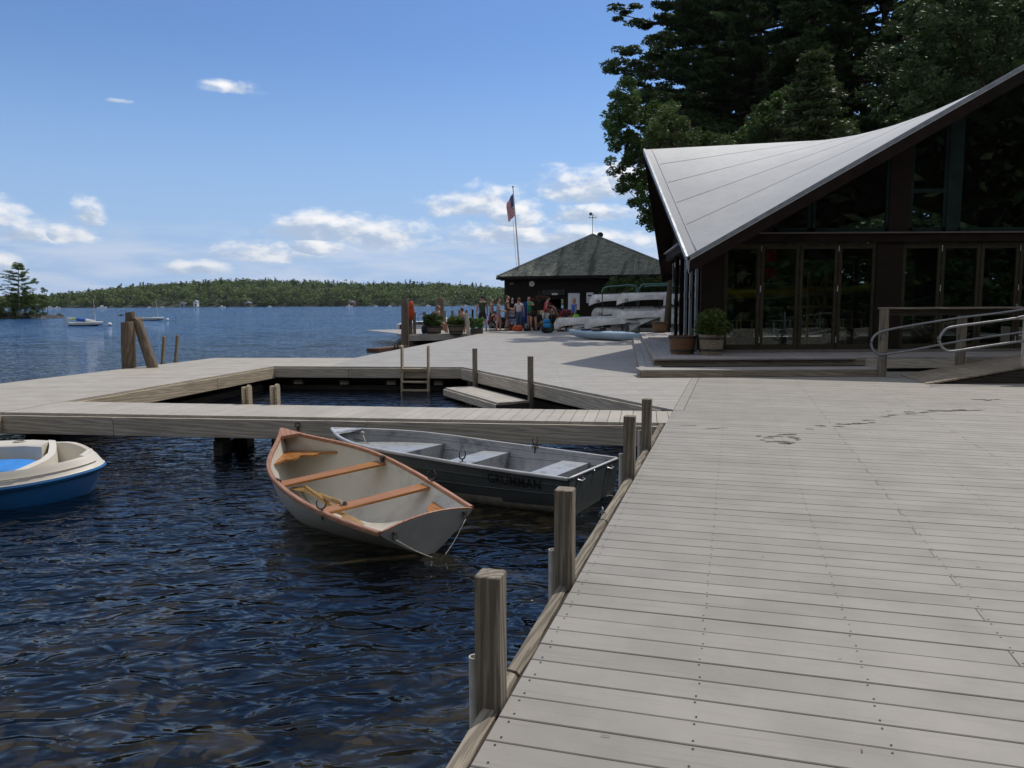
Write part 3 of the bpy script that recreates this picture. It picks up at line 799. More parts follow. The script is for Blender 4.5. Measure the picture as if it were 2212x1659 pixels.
for side in (0, -1): mb.mat(0).loft([[r[side] for r in outer], [r[side] for r in inner]], False)
hull_o = mb.build('hull', [M_HULLW, M_CREAM], din, smooth=True, fix=False)
# transom: crowned top edge, thickness 2 cm
def transom(h, mats, parent, crown, th=.02, name='transom'):
    m = 12; half = [h.pt(0, j / m) for j in range(m + 1)]
    outl = [(p.y, p.z) for p in half] + [(-p.y, p.z) for p in half[-2::-1]]
    b0 = h.b(0); top = [(-b0 + 2 * b0 * k / 12, h.zs(0) + crown * (1 - (2 * k / 12 - 1) ** 2)) for k in range(1, 12)]
    poly = outl + top
    mb = MB(); n = len(poly)
    mb.add([(-.012, y, z) for y, z in poly] + [(th, y * .985, z) for y, z in poly], [tuple(range(n)), tuple(range(n, 2 * n))[::-1]] + [(i, n + i, n + (i + 1) % n, (i + 1) % n) for i in range(n)])
    return mb.build(name, mats, parent), top
M_TRANS = pm('shaded_transom_paint', (.34, .335, .305), (.27, .265, .24), scale=3, rough=.42)  # darker than the hull paint: the stern's shade is in this colour
tr_o, topc = transom(dh, M_TRANS, din, .055)
mb = MB(); mb.tube([(.004, y, z + .006) for y, z in [(-dh.b(0), dh.zs(0))] + topc + [(dh.b(0), dh.zs(0))]], .014, 6, flat=(1, .6)); mb.build('transom_cap', M_GUNW, tr_o, smooth=True)
# wooden gunwale (outside rail) both sides, rounded, and the bow cap
def rail_pts(h, sg, out, dz, t0=0.0, t1=1.0, n=40):
    P = []
    for i in range(n + 1):
        t = t0 + (t1 - t0) * i / n; e = 1e-3
        p = h.pt(t, 0); a = h.pt(max(t - e, 0), 0); b = h.pt(min(t + e, 1), 0); d = (b - a); d.z = 0; d.normalize()
        nn = Vector((-d.y, d.x, 0)); q = p + nn * out; P.append(Vector((q.x, sg * max(q.y, 0), q.z + dz)))
    return P
def rail(h, mats, parent, name, out, w_, hh, dz, t1=1.0):
    mb = MB()
    for sg in (1, -1):
        P = rail_pts(h, sg, out, dz, 0.0, t1); rings = []
        for i, p in enumerate(P):
            d = (P[min(i + 1, len(P) - 1)] - P[max(i - 1, 0)]).normalized(); nn = Vector((-d.y, d.x, 0)).normalized() * sg
            rings.append([p + nn * (-w_ / 2) + Vector((0, 0, -hh / 2)), p + nn * (-w_ / 2) + Vector((0, 0, hh / 2 - .004)), p + nn * (-w_ / 2 + .005) + Vector((0, 0, hh / 2)),
                          p + nn * (w_ / 2 - .008) + Vector((0, 0, hh / 2)), p + nn * (w_ / 2) + Vector((0, 0, hh / 2 - .008)), p + nn * (w_ / 2) + Vector((0, 0, -hh / 2))])
        mb.loft(rings, True, True)
    return mb.build(name, mats, parent, smooth='auto')
rail(dh, M_GUNW, din, 'gunwale', .0, .040, .034, .008)
mb = MB(); bl, br = dh.pt(.925, 0), dh.pt(.925, 0)
capp = [dh.pt(t, 0) for t in np.linspace(.925, 1, 7)]
poly = [(p.x, p.y + .012) for p in capp] + [(p.x, -p.y - .012) for p in capp[::-1]]
poly = [(poly[0][0] + .03, 0)] and poly
zc = dh.zs(.96) + .022
vs = [(x, y, dh.zs(min(x / DL, 1)) + .026) for x, y in poly]; n = len(vs); vs2 = [(x, y, z - .03) for x, y, z in vs]
mb.add(vs + vs2, [tuple(range(n)), tuple(range(n, 2 * n))[::-1]] + [(i, (i + 1) % n, n + (i + 1) % n, n + i) for i in range(n)])
mb.build('bow_cap', M_GUNW, din)
def to_local(fr, x, y, zw):
    d = ray(x, y); inv = fr.inverted(); o = inv @ Vector((0, 0, EYE)); dd = inv.to_3x3() @ d
    t = (zw - o.z) / dd.z; return o + dd * t
FRD = din.matrix_world.copy()
def thwart(h, t, z, w_, par, mat, th=.022, name='seat', skew=0.0):
    """plank across the boat; ends follow the inside of the hull"""
    mb = MB(); n = 6; rings = []
    for i in range(n + 1):
        f = i / n * 2 - 1
        e1 = h.inner_halfwidth(t - w_ / 2 / h.L, z); e2 = h.inner_halfwidth(t + w_ / 2 / h.L, z)
        x0 = t * h.L - w_ / 2; x1 = x0 + w_
        rings.append([(f * e1 * .995, x0 + .004, z), (f * e2 * .995, x1 - .004, z), (f * e2 * .995, x1, z - .005), (f * e2 * .995, x1, z - th), (f * e1 * .995, x0, z - th), (f * e1 * .995, x0, z - .005)])
    Rz = Matrix.Rotation(R(90), 4, 'Z')
    # local X of the plank runs across the boat so the grain does too
    o = MB(); o.loft([[( p[0], -p[1], p[2]) for p in r] for r in rings], True, True)
    ob = o.build(name, mat, par); ob.matrix_local = Rz
    return ob
tA = to_local(FRD, 858, 1012, .235); tB = to_local(FRD, 781, 1067, .235)
sx = lambda x, y: ((640 + x * .24412) * .8848, (1020 + y * .24412) * .8848)
lc = lambda x, y, z: to_local(FRD, *sx(x, y), z)
c1 = (lc(250, 640, .37) + lc(1040, 455, .37)) / 2; c2 = (lc(620, 925, .285) + lc(1540, 685, .285)) / 2; 
thwart(dh, c1.x / DL, .36, .17, din, M_VARN)
thwart(dh, c2.x / DL, .28, .17, din, M_VARN)
# bow seat of three boards with a scalloped rear edge
tb0 = .80
for a, b in ((-1, -.36), (-.35, .35), (.36, 1)):
    mb = MB(); vs = []; z = .42; N = 8
    top = []
    for i in range(N + 1):
        f = a + (b - a) * i / N; t_r = tb0 + .012 * math.cos(f * 9) + .03 * (1 - abs(f))
        top.append((t_r * DL, f * dh.inner_halfwidth(t_r, z) * .99, z))
    fr = []
    for i in range(N, -1, -1):
        f = a + (b - a) * i / N; t_f = .95
        fr.append((t_f * DL, f * dh.inner_halfwidth(t_f, z) * .99, z))
    pl = top + fr; n = len(pl)
    mb.add(pl + [(x, y, z - .02) for x, y, z in pl], [tuple(range(n)), tuple(range(n, 2 * n))[::-1]] + [(i, (i + 1) % n, n + (i + 1) % n, n + i) for i in range(n)])
    mb.build('bow_seat_board', M_VARN, din)
# small varnished quarter seat at the starboard transom corner
mb = MB(); z = .19
q = [lc(1660, 965, z), lc(1645, 905, z), lc(1690, 850, z), lc(1775, 812, z), lc(1885, 915, z)]
q = [(max(p.x, .02), p.y, z) for p in q]
n = len(q); mb.add(q + [(x, y, z_ - .02) for x, y, z_ in q], [tuple(range(n)), tuple(range(n, 2 * n))[::-1]] + [(i, (i + 1) % n, n + (i + 1) % n, n + i) for i in range(n)])
mb.build('corner_seat', M_VARN, din)
# keelson strip and oarlocks
mb = MB(); mb.tube([(DL * t, 0, dh.zk(t) + .024) for t in np.linspace(.03, .86, 14)], .02, 6, flat=(1, .4)); mb.build('keel_strip', M_CREAM, din, smooth=True)
def oarlock(par, p, mat, sc=1.0, rz=0.0, up=.03):
    mb = MB(); x, y, z = p
    mb.cyl((x, y, z - .06 * sc), (x, y, z + up), .007 * sc, n=8)
    mb.box((x, y, z + .002), (.07 * sc, .022, .008))
    pts = []
    for k in range(13):
        a = R(-235 + 290 * k / 12) ; pts.append((x + .034 * sc * math.cos(a) * math.cos(rz), y + .034 * sc * math.cos(a) * math.sin(rz), z + up + .036 * sc + .04 * sc * math.sin(a)))
    mb.tube(pts, [.0035 * sc + .0035 * sc * math.sin(math.pi * k / 12) for k in range(13)], 6)
    return mb.build('oarlock', mat, par, smooth=True)
for (x, y, sd, up) in ((1640, 600, -1, .03), (555, 880, 1, .03)):
    p = lc(x, y, .37); t = p.x / DL; oarlock(din, (p.x, sd * (dh.b(t) - .0), dh.zs(t) + .012), M_RUSTY, 1.15, R(70), up)
for (x, y, sd) in ((1210, 405, -1), (205, 625, 1)):
    p = lc(x, y, .40); t = p.x / DL; mb = MB(); yy = sd * (dh.b(t) - .02); mb.box((p.x, yy, dh.zs(t) + .02), (.075, .03, .018), bev=.004); mb.box((p.x, yy - sd * .015, dh.zs(t) - .005), (.05, .02, .05), bev=.004); mb.build('lock_socket', M_RUSTY, din)
# ring bolts on the transom and the stern line
def trp(x, y):  # photo point on the transom plane x=-.02
    d = ray(*sx(x, y)); inv = FRD.inverted(); o = inv @ Vector((0, 0, EYE)); dd = inv.to_3x3() @ d; t = (-.02 - o.x) / dd.x; return o + dd * t
r1, r2 = trp(1320, 1165), trp(2020, 960)
for r_ in (r1, r2):
    mb = MB(); ring(mb, (-.03, r_.y, r_.z - .02), .022, .004, 'X'); mb.ball((-.018, r_.y, r_.z + .01), .012, 8); ring(mb, (-.032, r_.y, r_.z + .012), .014, .004, 'X'); mb.build('ring_bolt', M_RUSTY, din, smooth=True)
low = trp(1735, 1395)
mb = MB(); P = [Vector((-.035, r1.y, r1.z - .04)).lerp(Vector((-.10, low.y, low.z)), f) + Vector((0, 0, -.02 * math.sin(math.pi * f))) for f in np.linspace(0, 1, 9)]
P += [Vector((-.10, low.y, low.z)).lerp(Vector((-.035, r2.y, r2.z - .04)), f) + Vector((0, 0, -.025 * math.sin(math.pi * f))) for f in np.linspace(.1, 1, 9)]
mb.tube(P, .004, 5); mb.build('stern_line', M_ROPE, din, smooth=True)
# painter from the bow to the walkway ring
bowp = FRD @ Vector((DL - .02, 0, dh.zs(1)))
mb = MB(); ringp = Vector((rp.x, rp.y - .015, -.31)); mb.tube([ringp.lerp(bowp, f) + Vector((0, 0, -.03 * math.sin(math.pi * f))) for f in np.linspace(0, 1, 8)], .005, 5)
tag(mb.build('bow_line', M_ROPE, smooth=True), 'short rope tying the cream dinghy to the walkway ring', 'rope')
# two oars lying in the dinghy: separate things
def oar(p0, p1, label, knob=True):
    root = empty('oar', label=label, cat='oar', group='varnished oars lying in the cream dinghy')
    p0, p1 = FRD @ Vector(p0), FRD @ Vector(p1); q = (p1 - p0).to_track_quat('X', 'Z'); L = (p1 - p0).length
    root.matrix_world = Matrix.Translation(p0) @ q.to_matrix().to_4x4()
    mb = MB(); mb.tube([(0, 0, 0), (.1, 0, 0), (.12, 0, 0), (L * .6, 0, 0), (L * .72, 0, 0)], [.018, .018, .024, .024, .021], 10); mb.build('shaft', M_OARW, root, smooth='auto')
    mb = MB(); rings = []
    for i in range(9):
        f = i / 8; w_ = .021 + .045 * math.sin(min(f * 1.7, 1) * math.pi / 2); t = .018 * (1 - f) + .004
        x = L * .70 + f * L * .30; rings.append([(x, -w_, 0), (x, 0, t), (x, w_, 0), (x, 0, -t)])
    mb.loft(rings, True, True); mb.build('blade', M_OARW, root, smooth='auto')
    if knob:
        mb = MB(); mb.lathe([(.026, 0), (.026, .03)], n=10, M=Matrix.Translation((-.0, 0, 0)) @ Matrix.Rotation(R(90), 4, 'Y')); mb.build('collar', M_CHROME, root, smooth='auto')
    return root
A_ = lc(825, 862, .295); B_ = lc(480, 745, .16); B_ = A_ + (B_ - A_) * 1.55
oar(A_, (B_.x, B_.y, max(B_.z, .04)), 'oar with pale collar resting its grip on the aft seat of the dinghy')
A_ = lc(430, 690, .30); C_ = lc(970, 1050, .06)
oar(A_, (C_.x, C_.y, .03), 'oar lying with its blade low on the floor beneath the aft seat of the dinghy', False)

# ---- aluminium boat
AL = 3.34
M_ALU = bpy.data.materials.new('bare_aluminium'); M_ALU.use_nodes = True
def alu():
    m = M_ALU; t = NT(m.node_tree); b = t.n('ShaderNodeBsdfPrincipled'); o = t.n('ShaderNodeOutputMaterial'); t.put(o.inputs[0], b)
    tc = t.n('ShaderNodeTexCoord'); P = tc.outputs['Object']
    n1 = t.noise(P, 4, 6, .65, .4); n2 = t.noise(t.vmath('MULTIPLY', P, (1, 1, 3)), 14, 4, .6)
    c = t.mix(t.ramp(n1, .45, .7), (.43, .44, .445), (.21, .215, .225)); c = t.mix(t.math('MULTIPLY', t.ramp(n2, .5, .8), .4), c, (.14, .14, .15))
    t.put(b.inputs['Base Color'], c); b.inputs['Metallic'].default_value = .6; t.put(b.inputs['Roughness'], t.ramp(n1, .3, .7, .38, .55, False))
alu()
M_ALUG = pm('green_grey_paint', (.10, .115, .115), (.068, .08, .082), scale=5, rough=.4, contrast=(.4, .8), detail=6)
M_ALUW = pm('cream_waterline', (.55, .53, .45), (.4, .38, .32), scale=9, rough=.5)
ah = Hull(AL, (.648, .673, .652, .572, .215), (.346, .409, .498), lambda t: -.05 - .06 * math.sin(t * 3) + (max(0, t - .7) / .3) ** 2.2 * .30, lambda t: .22 + .25 * t, lambda t: 1.9 - .5 * t, .2)
alb = empty('aluminium_rowboat', label='dark green and bare aluminium rowboat moored behind the cream dinghy', cat='rowboat')
alb.matrix_world = boat_frame(.804, 7.465, -1.085, .035); FRA = alb.matrix_world.copy()
mb = MB(); outer = ah.shell(0, 40, 16); inner = ah.shell(.012, 40, 16)
for i in range(len(outer) - 1):
    for j in range(len(outer[0]) - 1):
        q = [outer[i][j], outer[i][j + 1], outer[i + 1][j + 1], outer[i + 1][j]]; zc = sum(p.z for p in q) / 4
        mb.mat(2 if zc < .062 else 0).add(q, [(0, 1, 2, 3)])
mb.mat(1).loft(inner, False)
mb.mat(1)
for side in (0, -1): mb.loft([[r[side] for r in outer], [r[side] for r in inner]], False)
mb.build('hull', [M_ALUG, M_ALU, M_ALUW], alb, smooth=False, fix=False)
hb = [o for o in kids(alb)][0]
bm = bmesh.new(); bm.from_mesh(hb.data); bmesh.ops.remove_doubles(bm, verts=bm.verts, dist=.0004); bm.to_mesh(hb.data); bm.free()
hb.data.polygons.foreach_set('use_smooth', [True] * len(hb.data.polygons))
transom(ah, [M_ALUG], alb, .0)
mb = MB(); m = 12
half = [ah.pt(0, j / m, .01) for j in range(m + 1)]; outl = [(p.y, p.z) for p in half] + [(-p.y, p.z) for p in half[-2::-1]]
mb.add([(.026, y, z) for y, z in outl], [tuple(range(len(outl)))]); mb.build('transom_lining', M_ALU, alb)
M_ALT = pm('aluminium_trim', (.50, .50, .50), (.38, .38, .38), scale=5, rough=.5, metallic=.35)
rail(ah, M_ALT, alb, 'gunwale', .004, .034, .028, .004)
mb = MB(); mb.tube([(.0, y, ah.zs(0) + .004) for y in np.linspace(-.65, .65, 6)], .017, 6, flat=(1, .7)); mb.build('transom_rail', M_ALT, alb, smooth=True)
# strakes (pressed lines) along the inside and outside, seams with rivets
mb = MB()
for u in (.14, .30):
    for sg in (1, -1):
        mb.tube([Vector((p.x, sg * p.y, p.z)) for p in [ah.pt(t, u, .014) for t in np.linspace(.02, .95, 22)]], .006, 5)
mb.build('inner_strake', M_ALU, alb, smooth=True)
mb = MB()
for u in (.12, .26, .42):
    for sg in (1, -1):
        mb.tube([Vector((p.x, sg * (p.y + .003), p.z)) for p in [ah.pt(t, u, -.001) for t in np.linspace(.0, .96, 22)]], .005, 5)
mb.build('outer_strake', M_ALUG, alb, smooth=True)
mb = MB()
for sg in (1, -1):
    for t in np.linspace(.04, .9, 24):
        p = ah.pt(t, .045, .014); mb.ball((p.x, sg * p.y, p.z), .006, 6)
mb.build('rivets', M_ALU, alb, smooth=True)
ta = lambda x, y, z: to_local(FRA, 690.1 + x * .304, 902.5 + y * .304, z)
ABX = [(.66, .93, 'bow'), (.435, .555, 'mid'), (.125, .255, 'stern')]
def box_seat(t0, t1, z, nm):
    mb = MB(); n = 8; rings = []
    for i in range(n + 1):
        t = t0 + (t1 - t0) * i / n; hw = ah.inner_halfwidth(t, z, .014); x = t * AL
        zm = z - .12; h2 = ah.inner_halfwidth(t, zm, .014); zl = max(ah.zk(t) + .03, -.03); h3 = min(h2, ah.inner_halfwidth(t, zl, .014))
        rings.append([(x, -hw, z), (x, hw, z), (x, h2 * .98, zm), (x, h3 * .97, zl), (x, -h3 * .97, zl), (x, -h2 * .98, zm)])
    mb.loft(rings, True, True); return mb.build(nm, M_ALU, alb)
s_b = ta(780, 215, .33).x / AL
box_seat(s_b, .93, .34, 'bow_deck')
xm = ta(1290, 262, .31).x / AL; box_seat(xm, xm + .30 / AL, .31, 'seat')
xs = ta(1890, 330, .28).x / AL; box_seat(xs, xs + .30 / AL, .28, 'seat')
# bow plate and handle bar
mb = MB(); tp = [(ah.pt(t, 0).x, ah.pt(t, 0).y) for t in np.linspace(.93, 1, 5)]; poly = tp + [(x, -y) for x, y in tp[::-1]]
mb.prism(poly, ah.zs(.96) + .002, ah.zs(.96) + .014); mb.build('bow_plate', M_ALT, alb)
mb = MB(); yb = ah.b(.92); mb.cyl((.92 * AL, -yb, ah.zs(.92) + .01), (.92 * AL, yb, ah.zs(.92) + .01), .014, n=8); mb.build('bow_bar', M_CHROME, alb, smooth='auto')
mb = MB(); mb.ball((.90 * AL, -yb * .6, ah.zs(.9) - .02), .022, 8); mb.tube([(.90 * AL, -yb * .6, ah.zs(.9) - .02), (.88 * AL, -yb * .5, ah.zs(.9) - .12), (.8 * AL, -.1, .29), (.70 * AL, .1, .285)], .005, 5); mb.build('rope_end', M_ROPE, alb, smooth=True)
for x_, y_, sg in ((1000, 320, 1), (1455, 225, -1)):
    p = ta(x_, y_, .40); t = p.x / AL; oarlock(alb, (p.x, sg * (ah.b(t) - .02), ah.zs(t) + .014), M_BLACK if sg > 0 else M_RUSTY, 1.15, R(70), .035)
# transom handles
def trpA(x, y):
    d = ray(690.1 + x * .304, 902.5 + y * .304); inv = FRA.inverted(); o = inv @ Vector((0, 0, EYE)); dd = inv.to_3x3() @ d; t = (-.014 - o.x) / dd.x; return o + dd * t
for x_, y_ in ((1850, 440), (2058, 355)):
    p = trpA(x_, y_); mb = MB(); mb.tube([(-.012, p.y - .06, p.z + .01), (-.05, p.y - .045, p.z), (-.055, p.y + .045, p.z), (-.012, p.y + .06, p.z + .01)], .008, 8); mb.box((-.016, p.y - .06, p.z + .01), (.008, .03, .035)); mb.box((-.016, p.y + .06, p.z + .01), (.008, .03, .035)); mb.build('lift_handle', M_CHROME, alb, smooth='auto')
p = trpA(1950, 378); mb = MB(); mb.ball((-.018, p.y, p.z), .014, 8); mb.build('drain_plug', M_CHROME, alb, smooth=True)

def text_mesh(s, size=1.0, bold=0.0, space=1.0):
    cu = bpy.data.curves.new('t', 'FONT'); cu.body = s; cu.size = size; cu.offset = bold; cu.space_character = space; cu.align_x = 'LEFT'; cu.resolution_u = 3
    o = bpy.data.objects.new('t', cu); COL.objects.link(o); dg = bpy.context.evaluated_depsgraph_get(); dg.update()
    me = o.evaluated_get(dg).to_mesh(); V = [tuple(v.co) for v in me.vertices]; Fs = [tuple(p.vertices) for p in me.polygons]
    o.evaluated_get(dg).to_mesh_clear(); COL.objects.unlink(o); bpy.data.objects.remove(o); return V, Fs
V, Fs = text_mesh('GRUMMAN', 1.0, .008, 1.08)
# subdivide long text horizontally by mapping each vertex to the hull side (port side faces the camera)
xa = to_local(FRA, 1064, 1030, .27); xb = to_local(FRA, 1172, 1045, .27)
w_t = max(v[0] for v in V); h_t = .095
x_hi, x_lo = xa.x, xb.x
def hull_side_pt(x, z, off):
    t = x / AL; lo, hi = 0.0, .8
    for _ in range(22):
        mid = (lo + hi) / 2
        if ah.pt(t, mid).z > z: lo = mid
        else: hi = mid
    p = ah.pt(t, lo); return Vector((x, p.y + off, z))
VV = []
for x, y, _ in V:
    f = x / w_t; X = x_hi + (x_lo - x_hi) * f
    VV.append(hull_side_pt(X, ah.zs(X / AL) - .135 + y / .73 * h_t, .009))
mb = MB(); mb.add(VV, Fs); mb.build('lettering', pm('black_letters', (.006, .006, .007), rough=.5), alb, fix=False)

# ================================================================== PEDAL BOAT
PW, PB = pm('ivory_plastic', (.64, .60, .52), (.56, .52, .45), scale=2, rough=.45), pm('blue_plastic', (.018, .15, .38), (.014, .12, .32), scale=3, rough=.35)
pb_ = empty('pedal_boat', label='ivory pedal boat with blue hull and blue seat pad', cat='pedal boat')
PL, PWd = 2.3, 1.50
def pround(f, k=4.2):
    """half width along the boat, f from -1 (left end) to 1 (right end)"""
    return (1 - abs(f) ** k) ** (1 / 2.3)
def ploop(scale, z, n=48, w_=1.0, dx=0.0):
    pts = []
    for i in range(n):
        a = 2 * math.pi * i / n; ca, sa = math.cos(a), math.sin(a)
        e = 2 / 3.4; x = abs(ca) ** e * math.copysign(1, ca) * PL / 2 * scale + dx; y = abs(sa) ** (2 / 2.7) * math.copysign(1, sa) * PWd / 2 * scale * w_
        # taper the right end to a rounded bow
        fx = max(0, x / (PL / 2)); y *= 1 - .42 * fx ** 2.4
        pts.append((x, y, z(x, y) if callable(z) else z))
    return pts
rimz = lambda x, y: .23 + .05 * max(0, x / 1.15) ** 2 + (.07 if y > .25 else 0) * min(1, max(0, y - .25) * 4)
mb = MB(); mb.mat(0)
mb.loft([ploop(.80, -.2), ploop(.90, .0), ploop(.945, .14), ploop(.955, .2), ploop(1.0, lambda x, y: rimz(x, y) - .045), ploop(1.012, lambda x, y: rimz(x, y) - .02), ploop(1.0, rimz)], True, False)
mb.build('hull', PB, pb_, smooth='auto')
mb = MB()
mb.loft([ploop(1.0, lambda x, y: rimz(x, y) + .002), ploop(.985, lambda x, y: rimz(x, y) + .012), ploop(.93, lambda x, y: rimz(x, y) + .10), ploop(.90, lambda x, y: rimz(x, y) + .135), ploop(.86, lambda x, y: rimz(x, y) + .13), ploop(.82, lambda x, y: rimz(x, y) - .06, w_=.96), ploop(.78, .15, w_=.94), ploop(.02, .145)], True, False)
mb.build('deck', PW, pb_, smooth='auto')
# cross wall, foot well wall, seat pad and grille
mb = MB(); mb.loft([[(x - .05, y_, .15), (x + .05, y_, .15), (x + .04, y_, zt_), (x - .03, y_, zt_ + .01)] for x, y_, zt_ in ((.52, -.60, .36), (.60, -.45, .385), (.64, -.2, .39), (.63, .1, .40), (.58, .35, .44), (.50, .62, .46))], True, True); mb.build('cross_wall', PW, pb_, smooth='auto')
mb = MB(); mb.loft([[(x, y_ - .03, .15), (x, y_ + .30, .15), (x, y_ + .30, .47), (x, y_ + .03, .47), (x, y_ - .0, .45)] for x, y_ in ((-1.1, .36), (-.6, .40), (-.1, .42), (.3, .38), (.5, .26))], True, True); mb.build('side_wall', PW, pb_, smooth='auto')
mb = MB(); mb.lathe([(.42, 0), (.43, .012), (.41, .03), (.0, .032)], n=32, M=Matrix.Translation((.12, -.04, .30)) @ Matrix.Diagonal((1.0, .82, 1, 1))); mb.build('seat_pad', pm('blue_pad', (.03, .24, .68), rough=.6), pb_, smooth='auto')
mb = MB(); mb.box((-.02, -.06, .225), (1.10, .90, .15), bev=.05); mb.build('seat_base', PW, pb_, smooth='auto')
mb = MB(); mb.loft([[(.66, -w_, .16), (.66, w_, .16), (.98, w_ * .8, .27), (.98, -w_ * .8, .27)][k_:k_ + 1] * 1 for k_, w_ in ((0, .45), (1, .45), (2, .45), (3, .45))], True) if False else mb.add([(.66, -.48, .165), (.66, .48, .165), (1.0, .34, .30), (1.0, -.34, .30)], [(0, 1, 2, 3)]); mb.build('stern_floor', PW, pb_)
mb = MB()
mb.box((.985, .0, .34), (.05, .40, .16), bev=.012)
for k in range(7): mb.box((.957, -.15 + k * .05, .34), (.012, .02, .13))
mb.build('backrest_grille', PW, pb_)
mb = MB(); mb.lathe([(.0, -.05), (.052, -.05), (.055, .0), (.062, .0), (.062, .006), (.05, .006)], c=(.20, .56, .475), n=16, cap=False); mb.build('cup_holder', PW, pb_, smooth='auto')
mb = MB(); mb.lathe([(.12, .0), (.125, .05), (.11, .06), (.08, .055), (.07, .0)], c=(-.42, .52, .47), n=16, cap=False); mb.box((-.42, .52, .46), (.40, .30, .06), bev=.03); mb.build('dash_box', PW, pb_, smooth='auto')
mb = MB(); mb.cyl((.02, .30, .30), (.03, .31, .52), .012, n=8); mb.ball((.03, .31, .53), .022, 8); mb.build('steering_lever', M_BLACK, pb_, smooth=True)
mb = MB(); mb.tube([(x, y * 1.0, z + .004) for x, y, z in ploop(.965, lambda x, y: rimz(x, y) + .055) if y < -.05 and x > -1.1], .004, 5); mb.build('rim_seam', pm('seam_shadow', (.30, .28, .24), rough=.6), pb_, smooth=True)
for x_, y_ in ((.30, -.62), (-.55, -.66)):
    mb = MB(); mb.lathe([(.0, .0), (.055, .0), (.06, .004)], (x_, y_, rimz(x_, y_) + .128), 16); mb.build('cup_recess', pm('recess_shade', (.22, .20, .17), rough=.6), pb_)
Yl = pm('yellow_label', (.75, .60, .03), rough=.5); Gl = pm('grey_label', (.35, .35, .35), rough=.5)
pang = R(16); ploc = at(60, 1010, WZ + .2)
mb = MB(); yn = -PWd / 2 * .967
for i in (0,): mb.box((-.05, yn + .01, .355), (.15, .012, .055), M=None)
lab_o = mb.build('warning_sticker', Yl, pb_); mb = MB(); mb.box((-.05, yn - .004, .310), (.14, .012, .02)); mb.build('maker_plate', Gl, pb_)
pb_.matrix_world = Matrix.Translation((-5.50, 7.82, WZ)) @ Matrix.Rotation(pang, 4, 'Z')

# ================================================================== LAKE SURFACE, open where the boats float in it
def waterline(h, M, inset=.006):
    P = {1: [], -1: []}
    for t in np.linspace(0.002, .985, 40):
        for sg in (1, -1):
            lo, hi = 0.0, 1.0
            f = lambda u: (M @ Vector((h.pt(t, u).x, sg * h.pt(t, u).y, h.pt(t, u).z))).z - WZ
            if f(1.0) > 0: continue
            for _ in range(22):
                mid = (lo + hi) / 2
                if f(mid) > 0: lo = mid
                else: hi = mid
            p = h.pt(t, lo, inset); q = M @ Vector((p.x, sg * p.y, 0)); P[sg].append((q.x, q.y))
    return P[1] + P[-1][::-1]
bm = bmesh.new()
def loop_edges(pts):
    vs = [bm.verts.new((x, y, 0)) for x, y in pts]
    return [bm.edges.new((vs[i], vs[(i + 1) % len(vs)])) for i in range(len(vs))]
Ed = loop_edges([(-40, -10), (40, -10), (40, 60), (-40, 60)])
Ed += loop_edges(waterline(dh, FRD)); Ed += loop_edges(waterline(ah, FRA))
bmesh.ops.triangle_fill(bm, edges=Ed, use_beauty=True, use_dissolve=False)
for f in bm.faces:
    if f.normal.z < 0: f.normal_flip()
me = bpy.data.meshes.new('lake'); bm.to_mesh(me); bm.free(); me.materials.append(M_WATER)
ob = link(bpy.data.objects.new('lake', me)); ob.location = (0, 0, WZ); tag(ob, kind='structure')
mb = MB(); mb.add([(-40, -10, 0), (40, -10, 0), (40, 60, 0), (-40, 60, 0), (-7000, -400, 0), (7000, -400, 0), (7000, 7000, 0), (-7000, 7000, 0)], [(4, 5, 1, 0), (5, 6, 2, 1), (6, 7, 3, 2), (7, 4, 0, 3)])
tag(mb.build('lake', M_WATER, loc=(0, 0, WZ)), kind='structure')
# ================================================================== LODGE with the swooping roof
M_BROWN = wood_mat('dark_brown_siding', (.020, .011, .009), (.015, .009, .007), (.008, .005, .0045), rough=.85, knots=False, bump=.15)
M_TRIM = pm('brown_trim', (.018, .010, .008), (.013, .008, .006), scale=4, rough=.8, spec=.15)
M_DOORF = pm('olive_brown_frame', (.045, .036, .020), (.034, .027, .015), scale=4, rough=.7, spec=.2)
M_GREENF = pm('dark_green_frame', (.006, .020, .017), (.005, .015, .013), scale=4, rough=.7, spec=.2)
M_FLASH = pm('grey_flashing', (.30, .33, .37), (.22, .245, .28), scale=5, rough=.45, metallic=.3)
M_INSIDE = pm('dark_interior', (.05, .033, .024), (.03, .02, .015), scale=2, rough=.9)
def glass_mat(name, tint=(.75, .8, .78), refl=1.0):
    m = bpy.data.materials.new(name); m.use_nodes = True; t = NT(m.node_tree)
    fr = t.n('ShaderNodeFresnel'); fr.inputs['IOR'].default_value = 1.5
    gl = t.n('ShaderNodeBsdfGlossy'); gl.inputs['Roughness'].default_value = .01; gl.inputs['Color'].default_value = (1, 1, 1, 1)
    tr = t.n('ShaderNodeBsdfTransparent'); tr.inputs[0].default_value = (*tint, 1)
    mx = t.n('ShaderNodeMixShader'); t.put(mx.inputs[0], t.math('MULTIPLY', fr.outputs[0], 0.9 * refl, clamp=True)); t.put(mx.inputs[1], tr); t.put(mx.inputs[2], gl)
    o = t.n('ShaderNodeOutputMaterial'); t.put(o.inputs[0], mx); return m
M_GLASS = glass_mat('window_glass')
